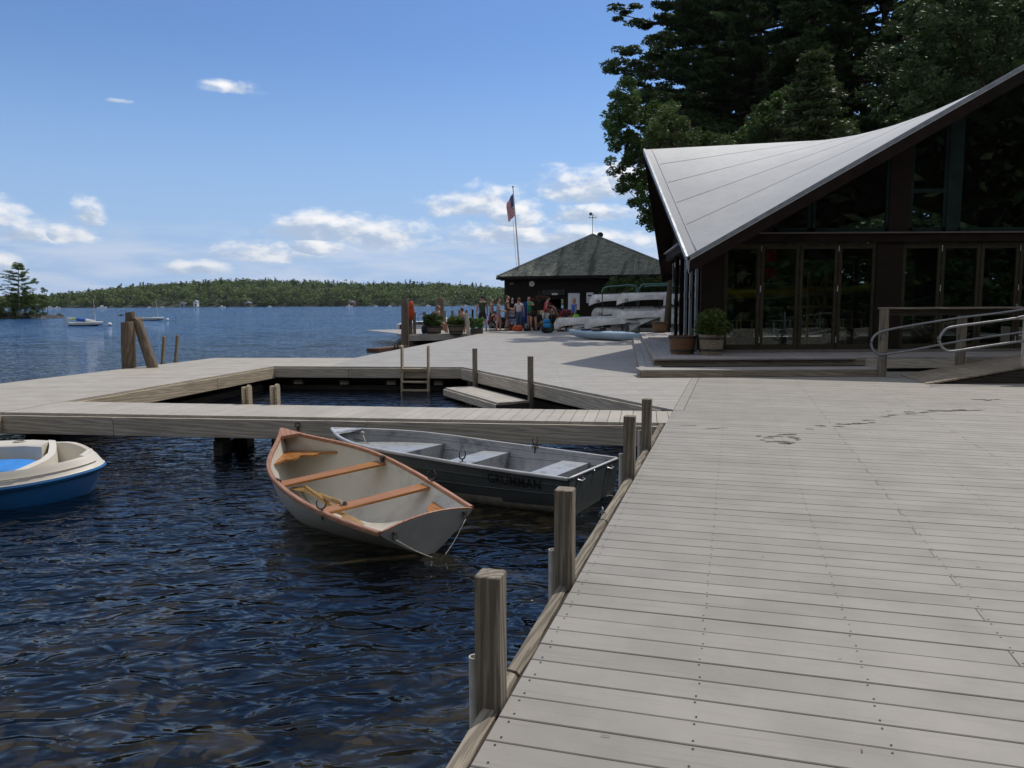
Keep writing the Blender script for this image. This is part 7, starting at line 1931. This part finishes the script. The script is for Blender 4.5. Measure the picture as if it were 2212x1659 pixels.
# hanging flower basket
fb = empty('hanging_basket', label='hanging basket of small red flowers on the hut wall', cat='hanging basket')
c = B_(1300, 360, 40.0); cs = [(c.x + rng.uniform(-.3, .3), c.y + rng.uniform(-.12, .12), c.z + rng.uniform(-.10, .10)) for _ in range(16)]
quads_obj('foliage', leaves(cs, [.09] * 16, 26, .03), leaf_mat('dark_basket_leaves', (.03, .05, .02), (.015, .03, .012)), fb); quads_obj('flowers', leaves(cs, [.1] * 16, 9, .026), leaf_mat('red_flowers', (.45, .06, .03), (.30, .03, .03)), fb)
mb = MB(); mb.lathe([(.05, -.22), (.14, -.1), (.15, -.02)], c, 12); mb.build('pot', M_HOOP, fb); mb = MB(); mb.tube([c, c + Vector((0, .3, .35)), c + Vector((0, .9, .35))], .012, 5); mb.build('bracket', M_BLACK, fb)

# shrub behind the canoe rack
def pts_in(px_poly, Y, n, jy=1.0, jz=0.0):
    """random points inside a polygon given on the plane at distance Y"""
    P = [atY(x, y, Y) for x, y in px_poly]; xs = [p.x for p in P]; zs = [p.z for p in P]; out = []
    while len(out) < n:
        x, z = rng.uniform(min(xs), max(xs)), rng.uniform(min(zs), max(zs)); ins = False; j = len(P) - 1
        for i in range(len(P)):
            if (P[i].z > z) != (P[j].z > z) and x < (P[j].x - P[i].x) * (z - P[i].z) / (P[j].z - P[i].z) + P[i].x: ins = not ins
            j = i
        if ins: out.append((x, Y + rng.uniform(-jy, jy), z))
    return out
sh = empty('tall_shrub', label='tall flowering shrub behind the canoe rack against the dark hut', cat='shrub')
cs = pts_in([(1292, 640), (1300, 625), (1318, 604), (1345, 600), (1380, 597), (1412, 592), (1440, 596), (1480, 600), (1480, 650), (1400, 640)], 42.2, 120, .5)
quads_obj('foliage', leaves(cs, [.26] * len(cs), 70, .05, .9, 1.4), leaf_mat('shrub_green', (.12, .17, .05), (.05, .085, .025)), sh); cs2 = cs[:40]
quads_obj('blossoms', leaves([(a, b - .4, c + .15) for a, b, c in cs2], [.2] * 40, 3, .035), leaf_mat('pale_blossom', (.45, .45, .32), (.32, .34, .22)), sh)
mb = MB()
for k in range(6): branch_tube(mb, (cs[0][0] + k * .3, 42.2, 0), (cs[k][0], 42.2, cs[k][2]), .03, .01)
mb.build('stems', M_SOIL, sh)

# fallen needles and specks scattered on the near deck
cen = []
for _ in range(260):
    a_s, a_n = rng.uniform(-10, 4), rng.uniform(.1, 9) ; p = edge_pt(a_s, a_n, .004); cen.append((p.x, p.y, .004))
cen = np.array(cen); an = rng.uniform(0, 6.28, len(cen)); ln = rng.uniform(.003, .018, len(cen)) ; wd = rng.uniform(.0010, .0026, len(cen))
dx = np.stack([np.cos(an) * ln, np.sin(an) * ln, 0 * an], 1); dy = np.stack([-np.sin(an) * wd, np.cos(an) * wd, 0 * an], 1)
tag(quads_obj('deck_litter', np.stack([cen - dx - dy, cen + dx - dy, cen + dx + dy, cen - dx + dy], 1), pm('needle_litter', (.17, .12, .075), (.10, .08, .06), scale=40, rough=.9)), 'fallen pine needles and specks on the near deck', kind='stuff')
# ================================================================== TREES
M_BARK = wood_mat('bark', (.11, .085, .065), (.07, .055, .042), (.03, .024, .02), rough=.95, bump=.8, knots=False)
M_PINE = leaf_mat('pine_needles', (.070, .112, .030), (.026, .050, .017), .3); M_PINE2 = leaf_mat('young_pine_needles', (.070, .092, .026), (.034, .056, .017), .2)
M_MAPLE = leaf_mat('maple_leaves', (.085, .150, .036), (.036, .074, .020), .35); M_MAPLE2 = leaf_mat('oak_leaves', (.062, .100, .032), (.030, .056, .018), .3)
def trunk(root, x, y, z0, z1, r0, r1, bend=.3, name='trunk'):
    mb = MB(); P = []; 
    for i in range(8):
        f = i / 7; P.append((x + bend * math.sin(f * 3), y, z0 + (z1 - z0) * f))
    mb.tube(P, [r0 + (r1 - r0) * i / 7 for i in range(8)], 10); return mb.build(name, M_BARK, root, smooth=True)
def pine(px, Y, H_, label, r_max=6.5, z_first=4.0, whorls=20, per=46, size=.13, mat=M_PINE, seed=1, reach=None, lowz=None, group='tall white pines behind the lodge', x=None, leafdens=1.0, zb=0.0):
    global rng
    rng_ = np.random.default_rng(seed); x = atY(px, 600, Y).x if x is None else x
    r_ = empty('pine_tree', (0, 0, 0), 0, label, 'tree', group); trunk(r_, x, Y, zb - .3, H_ * .97, .34 * H_ / 20, .05, .2)
    mb = MB(); cs = []; rs = []
    for w_ in range(whorls):
        f = w_ / (whorls - 1); z = z_first + (H_ - z_first) * f ** .95; nb = 5 + int(rng_.integers(0, 3)); a0 = rng_.random() * 6.28
        prof = r_max * (math.sin(min(1, (1 - f) * 1.7 + .02) * math.pi / 2) ** .9) * (.58 + .42 * min(1, f * 2.0))
        for b in range(nb):
            a = a0 + b * 2 * math.pi / nb + rng_.uniform(-.35, .35); L_ = prof * rng_.uniform(.55, 1.12)
            if L_ < .3: L_ = .3
            zt = z + L_ * rng_.uniform(.02, .20); p0 = (x, Y, z); p1 = (x + L_ * math.cos(a), Y + L_ * math.sin(a), zt)
            branch_tube(mb, p0, p1, .035 + .012 * L_, .012, .04 * L_)
            nc = max(3, int(L_ * 2.3))
            for q in range(nc):
                g = .28 + .74 * (q + rng_.random() * .6) / nc; sd = rng_.uniform(-1, 1) * L_ * .17 * g
                cx_, cy_ = x + L_ * g * math.cos(a) - sd * math.sin(a), Y + L_ * g * math.sin(a) + sd * math.cos(a)
                cs.append((cx_, cy_, z + (zt - z) * g - .04 * L_ * math.sin(math.pi * g) + rng_.uniform(-.05, .22))); s_ = rng_.uniform(.34, .62) * (1.15 - .4 * f); rs.append((s_ * 1.25, s_ * 1.25, s_ * .28))
    mb.build('branches', M_BARK, r_, smooth=True)
    quads_obj('crown', leaves(cs, rs, int(per * leafdens), size, 1, 1.5), mat, r_)
    return r_
def broadleaf(px_poly, Y, label, n, r, per, size, mat, trunk_px, depth=1.6, group=None, zbase=0.0):
    r_ = empty('broadleaf_tree', (0, 0, 0), 0, label, 'tree', group); cs = pts_in(px_poly, Y, n, depth)
    tx = atY(trunk_px, 600, Y).x; zt = max(c[2] for c in cs); zl = min(c[2] for c in cs)
    trunk(r_, tx, Y, zbase - .3, zl + (zt - zl) * .75, .17, .04, .25); mb = MB()
    for k in range(0, n, max(1, n // 26)):
        c = cs[k]; branch_tube(mb, (tx, Y, max(zbase + 1.5, c[2] - abs(c[0] - tx) * .9 - .5)), c, .04, .01)
    mb.build('branches', M_BARK, r_, smooth=True)
    quads_obj('crown', leaves(cs, rng.uniform(r * .6, r * 1.15, n), per, size, .75, 1.25), mat, r_); return r_
pine(1620, 50, 27.5, 'tallest white pine with long dark layered branches reaching over the lake side', 10.0, 5.5, 24, 96, .11, seed=3)
pine(1880, 47, 26, 'second white pine standing behind the curved roof', 8, 5, 22, 52, .12, seed=5)
pine(2110, 42, 24, 'third white pine farther right behind the roof', 7.5, 5, 22, 52, .12, seed=8)
pine(1560, 64, 29, 'pine behind the tallest one closing the upper left gaps', 8.0, 6, 24, 56, .16, seed=31)
pine(1530, 56, 19, 'shorter dark pine behind the leafy maple at the left of the grove', 4.3, 3, 18, 56, .11, seed=12)
pine(1760, 58, 24, 'pale distant pine filling the gap in the middle of the grove', 7.5, 4, 16, 34, .20, seed=15)
pine(2010, 60, 26, 'distant pine filling the gap at the right of the grove', 8, 4, 16, 34, .20, seed=18)
pine(2290, 52, 25, 'pine at the right frame edge behind the roof', 7.5, 4, 16, 34, .18, seed=21)
pine(1747, 31.5, 10.9, 'small pointed yellow green pine just behind the roof', 1.6, 4.5, 17, 60, .08, M_PINE2, 25, group='young conifers')
GT = 'leafy trees behind the lodge'
broadleaf([(1310, 235), (1352, 170), (1385, 215), (1440, 235), (1470, 300), (1470, 400), (1412, 500), (1385, 470), (1350, 420), (1335, 380), (1318, 330)], 35, 'leafy maple leaning out over the lake beside the roof tip', 190, .34, 95, .075, M_MAPLE, 1440, 1.5, GT)
broadleaf([(1400, 300), (1420, 240), (1455, 230), (1500, 300), (1560, 290), (1590, 310), (1580, 330), (1400, 330)], 31, 'bright young maple directly above the roof tip', 90, .30, 90, .065, leaf_mat('bright_maple', (.095, .140, .038), (.045, .075, .024), .3), 1480, 1.0, GT)
broadleaf([(1600, 300), (1625, 240), (1690, 195), (1720, 230), (1730, 300), (1850, 260), (1850, 300)], 34, 'small leafy tree left of the pointed pine', 90, .34, 90, .07, M_MAPLE, 1670, 1.2, GT)
broadleaf([(1900, 260), (1890, 150), (1940, 60), (2000, -40), (2300, -60), (2350, 100), (2230, 130), (2040, 230)], 32, 'broad oak with fine leaves above the right side of the roof', 230, .50, 95, .085, M_MAPLE2, 2120, 2.2, GT)
# woods behind the photographer (seen mirrored in the glass)
def wood_mass(n, xr, yr, hr, name, label, per, size, mat, zf=lambda x, y: 0.0, rr=(2.2, 3.6)):
    cs = []; rs = []
    for _ in range(n):
        x, y = rng.uniform(*xr), rng.uniform(*yr); h_ = rng.uniform(*hr); z = zf(x, y); r0 = rng.uniform(*rr)
        for q in np.linspace(.04, .95, 6): cs.append((x + rng.uniform(-1, 1), y + rng.uniform(-1, 1), z + h_ * q)); rs.append((r0 * (1.1 - .6 * q), r0 * (1.1 - .6 * q), h_ * .15))
    return tag(quads_obj(name, leaves(cs, rs, per, size, 1, 1.2), mat), label, kind='stuff')
wood_mass(300, (-60, 90), (-48, -26), (19, 27), 'woods', 'woods on the shore behind the photographer', 44, .6, M_PINE, rr=(2.6, 4.0))
wood_mass(230, (8.5, 46), (28.5, 34.5), (3.2, 6.5), 'undergrowth', 'undergrowth of bushes behind the lodge', 60, .16, M_MAPLE2, rr=(.9, 1.5))
mb = MB(); xs_h = np.linspace(-120, 150, 28); mb.loft([[(x, y, z + (3 * math.sin(x * .13) if z > 5 else 0)) for x in xs_h] for y, z in ((-49, -.4), (-54, 12), (-62, 24), (-90, 30), (-130, 0))], False); tag(mb.build('hills', pm('backing_ridge', (.02, .03, .014), (.03, .035, .02), scale=.5, rough=.95), smooth=True, fix=False), kind='structure')  # added dark ridge behind the woods, shutting sky out of the glass reflections
land_patch([(-120, -25), (150, -25), (150, -120), (-120, -120)], -.3, 'shore')

# ================================================================== FAR SHORE
SHY = 720.0
prof = [(-600, 640), (60, 652), (95, 648), (130, 641), (200, 634), (280, 619), (370, 612), (480, 604), (560, 603), (700, 609), (800, 612), (900, 609), (1000, 615), (1090, 622), (1400, 624), (2400, 620), (3500, 640)]
pxs, pys = [p[0] for p in prof], [p[1] for p in prof]
RIDGE = 850.0
def ridge_z(x):   # ground height of the ridge at world x (tree tops reach the skyline)
    px_ = 1106 + x / RIDGE * 1661.6; y = np.interp(px_, pxs, pys) + (px_ - 1106) * .0047; return max((655.7 - y) / 1661.6 * RIDGE + 1.4 - 10.5, .3)
def hill_z(x, y):
    if y < SHY: return -1
    f = min(1, (y - SHY) / (RIDGE - SHY)); return WZ + .6 + (ridge_z(x) - WZ) * (f ** .8)
xsn = np.linspace(-900, 1500, 90); ysn = [SHY - 6, SHY - 1, SHY + 10, SHY + 30, SHY + 60, SHY + 100, RIDGE, RIDGE + 80, RIDGE + 300]
mb = MB(); vs = []
for yy in ysn:
    for xx in xsn:
        wob = 8 * math.sin(xx * .021) + 5 * math.sin(xx * .057 + 1)
        vs.append((xx, yy + (wob if yy < RIDGE else 0), (-1.5 if yy < SHY - 2 else hill_z(xx, min(yy, RIDGE)) if yy >= SHY else WZ + .1)))
nx2 = len(xsn); fs = [(j * nx2 + i, j * nx2 + i + 1, (j + 1) * nx2 + i + 1, (j + 1) * nx2 + i) for j in range(len(ysn) - 1) for i in range(nx2 - 1)]
mb.add(vs, fs); tag(mb.build('hills', pm('wooded_ground', (.02, .03, .014), (.03, .035, .02), scale=.05, rough=.95), smooth=True), kind='structure')
cs = []; rs = []; cc = []; rc = []
x = -560
cand = []
for _ in range(5200):
    x = rng.uniform(-560, 420); y = SHY + (RIDGE + 30 - SHY) * rng.random() ** 1.15; cand.append((x, y))
for x, y in cand:
    wob = 8 * math.sin(x * .021) + 5 * math.sin(x * .057 + 1)
    front = y - SHY < 12
    z = hill_z(x, y); con = rng.random() < (.12 if (y > RIDGE - 45) else .04)
    yy = y + wob * max(0, 1 - (y - SHY) / 130)
    if con:
        h_ = rng.uniform(9, 13.5); r0 = rng.uniform(2.2, 3.4)
        for q in (.35, .55, .75, .92): cc.append((x, yy, z + h_ * q)); rc.append((r0 * (1.15 - q), r0 * (1.15 - q), h_ * .13))
    else:
        h_ = rng.uniform(7.5, 11.5) * (.8 if front else 1); r0 = rng.uniform(2.8, 4.6)
        for q in range(3): cs.append((x + rng.uniform(-1.6, 1.6), yy + rng.uniform(-1.6, 1.6), z + h_ * (rng.uniform(.5, .8) if not front else rng.uniform(.15, .75)))); rs.append((r0 * .75, r0 * .75, h_ * .27))
M_FW1 = leaf_mat('far_broadleaf', (.15, .20, .055), (.06, .10, .03), .2); M_FW2 = leaf_mat('far_conifer', (.030, .055, .020), (.018, .035, .015), .1)
def varied(mat, sc):
    t = NT.__new__(NT); t.nt = mat.node_tree; hv = [n for n in mat.node_tree.nodes if n.type == 'HUE_SAT'][0]; ns = [n for n in mat.node_tree.nodes if n.type == 'TEX_NOISE'][0]; ns.inputs['Scale'].default_value = sc
varied(M_FW1, .06); varied(M_FW2, .05)
wf = quads_obj('far_woods', leaves(cs, rs, 20, .85, 1, 1.15, shell=.5), M_FW1); tag(wf, 'broadleaf woods covering the far shore hill', kind='stuff')
wf = quads_obj('far_conifers', leaves(cc, rc, 9, .85, 1, 1.5, droop=.3), M_FW2); tag(wf, 'dark conifers scattered through the far shore woods', kind='stuff')
# far blue mountains
mb = MB(); vs = []; n = 60
for i in range(n + 1):
    px_ = -900 + 3000 * i / n; Ym = 9000
    y = 650 + 3 * math.sin(px_ * .01); 
    for c_, w_, hh in ((925, 45, 44), (955, 22, 46), (1010, 50, 34), (890, 30, 40), (60, 300, 16), (-200, 200, 12)): y = min(y, 655 - hh * math.exp(-((px_ - c_) / w_) ** 2))
    p = atY(px_, y, Ym); vs += [(p.x, Ym, -20), (p.x, Ym, max(p.z, 5)), (p.x, Ym + 1500, -20)]
fs = []
for i in range(n): a, b = i * 3, i * 3 + 3; fs += [(a, b, b + 1, a + 1), (a + 1, b + 1, b + 2, a + 2)]
mb.add(vs, fs); tag(mb.build('mountains', pm('mountain_forest', (.03, .045, .03), rough=.95, scale=.001)), kind='structure')
# boats and boathouses on the far shore
def small_boat(x, y, L, rz, label, cat='motorboat', first=[None], group='white boats along the far shore'):
    if first[0] is None:
        r_ = empty('far_boat', (0, 0, WZ), 0, label, cat, group); first[0] = r_
        mb = MB(); rings = []
        for t in np.linspace(-1, 1, 9):
            b = .45 * (1 - max(0, t) ** 2.2) ** .7 if t < 1 else .01; rings.append([(t, b, .42 + .1 * max(0, t)), (t, b * .8, 0), (t, 0, -.1), (t, -b * .8, 0), (t, -b, .42 + .1 * max(0, t))])
        mb.loft(rings, True, True); mb.build('hull', M_WHITE, r_, smooth='auto'); mb = MB(); mb.box((-.1, 0, .60), (.6, .5, .36), bev=.06); mb.build('cabin', M_WHITE, r_); mb = MB(); mb.box((.22, 0, .60), (.04, .46, .2)); mb.build('windscreen', M_BLACK, r_)
    else:
        r_ = copy_tree(first[0]); r_['label'] = label
    r_.location = (x, y, WZ); r_.rotation_euler = (0, 0, rz); r_.scale = (L / 2.9, L / 2.9, L / 3.4); return r_
for px_, Yb, L, rz_, lb in ((96, 540, 4.5, .2, 'white boat closest to the island on the far shore'), (108, 560, 6.5, -.2, 'longer white boat second from the island'), (124, 560, 6.0, .1, 'white boat third from the island'), (221, 520, 8.5, 0, 'long low white boat right of the sailboat mast'),
                            (322, 640, 4.5, .5, 'white boat just left of the second mast'), (351, 650, 4.5, .1, 'white boat just right of the second mast'), (480, 560, 6.5, .3, 'white speedboat alone below the hill crest'), (583, 640, 5.5, -.3, 'white boat below the middle of the far woods'),
                            (755, 600, 7, .2, 'white boat with red beside a shore house'), (812, 680, 5, 0, 'white boat left of the first dock piling'), (842, 660, 4.5, .4, 'white boat just before the double pile'), (925, 640, 6, .1, 'white boat between the piles near the far shore'), (1006, 640, 5, -.2, 'white boat behind the walking man on the far shore')):
    small_boat(atY(px_, 660, Yb).x, Yb, L, rz_, lb)
def shore_house(px_, Yh, w_, h_, col, label):
    p = atY(px_, 655, Yh); r_ = empty('boathouse', (p.x, Yh, WZ + .5), 0, label, 'boathouse', 'small buildings on the far shore'); mb = MB(); mb.box((0, 0, h_ / 2), (w_, 4, h_)); mb.build('wall', col, r_)
    mb = MB(); mb.prism([(-w_ * .6, 0), (w_ * .6, 0), (0, h_ * .5)], -2.4, 2.4, M=Matrix.Translation((0, 0, h_)) @ Matrix.Rotation(R(90), 4, 'X')); mb.build('roof', M_FLASH, r_); mb = MB(); mb.box((0, -2.02, h_ * .4), (w_ * .4, .06, h_ * .6)); mb.build('door', M_BLACK, r_)
shore_house(424, SHY - 14, 3.4, 4.0, M_WHITE, 'tiny white boathouse standing at the far water line'); shore_house(536, SHY - 8, 6, 3, pm('brown_house', (.16, .10, .08), rough=.8), 'tiny brown boathouse at the far water line')
shore_house(760, SHY - 6, 6, 3.2, pm('reddish_house', (.30, .10, .07), rough=.8), 'tiny reddish boathouse behind a white boat'); shore_house(395, SHY + 4, 5, 3, M_FLASH, 'tiny grey house among the trees on the far shore')

# ================================================================== ISLAND, rocks, sailboats, buoys
IY = 118.0
M_ROCK = pm('lake_rock', (.055, .05, .05), (.03, .028, .03), scale=1.2, rough=.85, bump=.6)
def rock(px_, py_, w_, h_, label, Yr=None, dep=None):
    d = ray(px_, py_); t = (WZ - EYE) / d.z; p = d * t; mb = MB(); n = 16; rings = []; dep = dep or w_ * .7; sd = random.uniform(0, 6)
    for i in range(7):
        f = i / 6; rr = math.cos(f * math.pi / 2) ** .6 * (1 + .0); rings.append([(w_ / 2 * rr * (1 + .18 * math.sin(3 * a + sd) + random.uniform(-.06, .06)) * math.cos(a), dep / 2 * rr * math.sin(a), h_ * f * (1 + .15 * math.sin(2 * a + sd)) - .1) for a in [2 * math.pi * k / n for k in range(n)]])
    mb.loft(rings, True, True); return tag(mb.build('rock', M_ROCK, smooth=True, loc=(p.x, p.y, WZ)), label, 'rock', 'rocks breaking the lake surface')
rock(111, 682, 1.9, .32, 'low flat rock touching the tip of the island'); rock(128, 683, 1.7, .55, 'dark rock off the tip of the island'); rock(262, 682, 1.4, .42, 'dark rock left of the pile cluster in the lake')
isl = at(0, 0) ; mb = MB(); cx_, cy_ = atY(-20, 680, IY).x, IY + 4
rings = []
for i in range(8):
    f = i / 7; rr = math.cos(f * math.pi / 2) ** .5; rings.append([(cx_ + 8.2 * rr * (1 + .10 * math.sin(3 * a) + .05 * math.sin(7 * a)) * math.cos(a), cy_ + 4.5 * rr * (1 + .08 * math.sin(4 * a)) * math.sin(a), WZ - .3 + 1.3 * f) for a in [2 * math.pi * k / 40 for k in range(40)]])
mb.loft(rings, True, True); tag(mb.build('island_ground', M_ROCK, smooth=True), kind='structure')
M_ISL = leaf_mat('island_bush', (.12, .17, .04), (.05, .08, .02), .3)
def bush(px_poly, Yb, n, r, label, size=.10, per=80):
    r_ = empty('shrub', (0, 0, 0), 0, label, 'shrub', 'shrubs on the small island'); cs = pts_in(px_poly, Yb, n, 1.2); quads_obj('foliage', leaves(cs, [r] * n, per, size, .8, 1.2), M_ISL, r_)
    mb = MB(); 
    for c in cs[:5]: branch_tube(mb, (c[0], c[1], WZ + .6), c, .04, .02)
    mb.build('stems', M_BARK, r_)
bush([(-60, 684), (-60, 655), (-10, 652), (20, 660), (40, 668), (40, 686)], IY, 60, .42, 'low dense shrub at the left of the island'); bush([(25, 686), (28, 650), (50, 640), (80, 640), (92, 660), (98, 683)], IY + .5, 60, .42, 'rounded shrub below the island pine')
bush([(12, 662), (20, 640), (30, 622), (52, 618), (62, 600), (78, 605), (92, 625), (94, 650), (60, 665)], IY + 1.5, 46, .30, 'taller loose shrub behind the island pine', per=56)
def island_pine(xpx, top, levels, label, sd):
    rg = np.random.default_rng(sd); r_ = empty('island_pine', (0, 0, 0), 0, label, 'tree', 'flat topped pines on the small island'); b = atY(xpx, 684, IY - .5); t_ = atY(xpx - 3, top, IY - .5); mb = MB(); mb.tube([b, b.lerp(t_, .5) + Vector((-.1, 0, 0)), t_], [.13, .09, .02], 8); mb.build('trunk', pm('pale_bark', (.32, .29, .25), (.2, .18, .15), scale=4, rough=.9), r_, smooth=True)
    cs = []; rs = []; mb = MB()
    for yy, xl, xr_ in levels:
        for tgt in (xl, xr_):
            for dy in (-1.2, 0, 1.2):
                c0_ = atY(xpx, yy + 3, IY - .5); c1_ = atY(tgt, yy + rg.uniform(-7, 3), IY - .5 + dy * .8); c1_ = c0_.lerp(c1_, rg.uniform(.45, 1.0) if dy else 1.0); branch_tube(mb, c0_, c1_, .035, .01)
                for g in np.linspace(.25, 1.0, 6): c = c0_.lerp(c1_, g); cs.append((c.x, c.y + rg.uniform(-.2, .2), c.z + rg.uniform(-.08, .2))); s_ = rg.uniform(.16, .36); rs.append((s_, s_, s_ * .45))
    mb.build('branches', M_BARK, r_); quads_obj('crown', leaves(cs, rs, 40, .06, 1, 1.4), leaf_mat('island_pine_needles', (.15, .22, .05), (.07, .12, .03), .35), r_)
island_pine(43, 566, [(572, 30, 46), (580, 26, 50), (590, 10, 60), (596, 2, 52), (604, 0, 62), (614, 12, 78), (624, 16, 66), (634, 8, 76), (640, 12, 80), (650, 14, 80), (658, 15, 86), (664, 22, 70)], 'island pine with pale trunk and flat layered branches', 4)
island_pine(-22, 590, [(600, -50, -5), (620, -60, 16), (626, -60, 12), (640, -60, 2), (652, -60, 7), (656, -60, 8)], 'second island pine poking its branches in from the left edge', 9)
# sailboats
def sailboat(px0, px1, py, mast_px, mast_top, boom, label, sail=True, tilt=0.0):
    d = ray((px0 + px1) / 2, py); t = (WZ - EYE) / d.z; Yb = (d * t).y; a, b = atY(px0, py, Yb), atY(px1, py, Yb); L = b.x - a.x; r_ = empty('sailboat', ((a.x + b.x) / 2, Yb, WZ), R(-6), label, 'sailboat', 'small sailboats moored on the lake')
    mb = MB(); rings = []
    for t in np.linspace(-1, 1, 15):
        w_ = .62 * (1 - max(0, t) ** 2.5) ** .8 * (.8 + .2 * (1 - max(0, -t) ** 2)) + .01; zt = .34 + .05 * t; rings.append([(t * L / 2, w_, zt), (t * L / 2, w_ * .85, .10 + .12 * max(0, t) ** 2), (t * L / 2, 0, -.05 + .2 * max(0, t) ** 3), (t * L / 2, -w_ * .85, .10 + .12 * max(0, t) ** 2), (t * L / 2, -w_, zt), (t * L / 2, 0, zt + .05)])
    mb.loft(rings, True, True); mb.build('hull', M_WHITE, r_, smooth='auto')
    mb = MB(); mb.box((-.15 * L, 0, .40), (.36 * L, .55, .03), bev=.01); mb.build('cockpit', M_FLASH, r_)
    m0 = atY(mast_px[0], py - 8, Yb) - Vector(((a.x + b.x) / 2, Yb, WZ)); m1 = atY(mast_px[1], mast_top, Yb) - Vector(((a.x + b.x) / 2, Yb, WZ)); m0.z = .35
    mb = MB(); mb.cyl(m0, m1, .035, .02, 8); mb.build('mast', M_PVC, r_, smooth='auto'); mb = MB(); mb.cyl(m1, (m0.x - 1.1, 0, .75 + m1.z * .18), .006, n=5); mb.build('stay', M_STEEL, r_)
    if boom:
        b0 = m0 + Vector((0, 0, .10)); b1 = atY(boom[0], boom[1], Yb) - Vector(((a.x + b.x) / 2, Yb, WZ)); mb = MB(); N = 12
        for i in range(N):
            q0, q1 = b0.lerp(b1, i / N), b0.lerp(b1, (i + 1) / N); r0 = .06 + .10 * math.sin(math.pi * min(1, (i + .5) / N * 1.05)) * (1 + .2 * math.sin(i * 2.2)); mb.mat(0 if i < 4 else 1 if i < 8 else 2 if i < 10 else 0); mb.cyl(q0, q1, r0, r0 * 1.02, 8, True)
        mb.build('furled_sail', [M_WHITE, pm('sail_blue', (.03, .12, .48), rough=.7), pm('sail_lime', (.42, .55, .12), rough=.7)], r_)
        mb = MB(); rr_ = Vector((-L / 2 - .02, 0, .2)); mb.add([rr_ + Vector(q) for q in ((0, 0, .12), (-.02, 0, -.05), (-.62, 0, .42), (-.50, 0, .52), (0, .03, .12), (-.02, .03, -.05), (-.62, .03, .42), (-.50, .03, .52))], [(0, 1, 2, 3), (7, 6, 5, 4), (0, 4, 5, 1), (1, 5, 6, 2), (2, 6, 7, 3), (3, 7, 4, 0)]); mb.build('rudder', pm('pale_wood_rudder', (.45, .40, .32), rough=.6), r_)
    return r_
sailboat(149, 225, 704, (207.5, 203), 645, (143, 687.5), 'white sailboat with blue and lime furled sail and leaning bare mast', True)
sailboat(302, 356, 692, (342, 337), 647, None, 'smaller white sailboat right behind the pile cluster')
def buoy(px_, py_, r, label):
    d = ray(px_, py_); p = d * ((WZ - EYE) / d.z); r_ = empty('mooring_buoy', (p.x, p.y, WZ), 0, label, 'buoy', 'mooring buoys beside the sailboats'); mb = MB(); mb.ball((0, 0, r * .5), r, 12); mb.build('float', M_WHITE, r_, smooth=True); mb = MB(); mb.lathe([(r * 1.0, 0), (r * 1.02, r * .12)], (0, 0, r * .15), 14, cap=False); mb.build('stripe', M_NAVY, r_)
buoy(237, 703, .20, 'white mooring buoy at the bow of the blue sailed boat'); buoy(362, 692, .19, 'white mooring buoy beside the smaller sailboat')
# ================================================================== air
HZ = bpy.data.materials.new('haze'); HZ.use_nodes = True; t = NT(HZ.node_tree); pv = t.n('ShaderNodeVolumePrincipled'); pv.inputs['Color'].default_value = (.72, .82, .95, 1); pv.inputs['Density'].default_value = .00004; pv.inputs['Anisotropy'].default_value = .3
oo = t.n('ShaderNodeOutputMaterial'); t.put(oo.inputs['Volume'], pv)
mb = MB(); mb.box((0, 5250, 298), (15500, 11500, 604)); tag(mb.build('haze', HZ), kind='stuff')
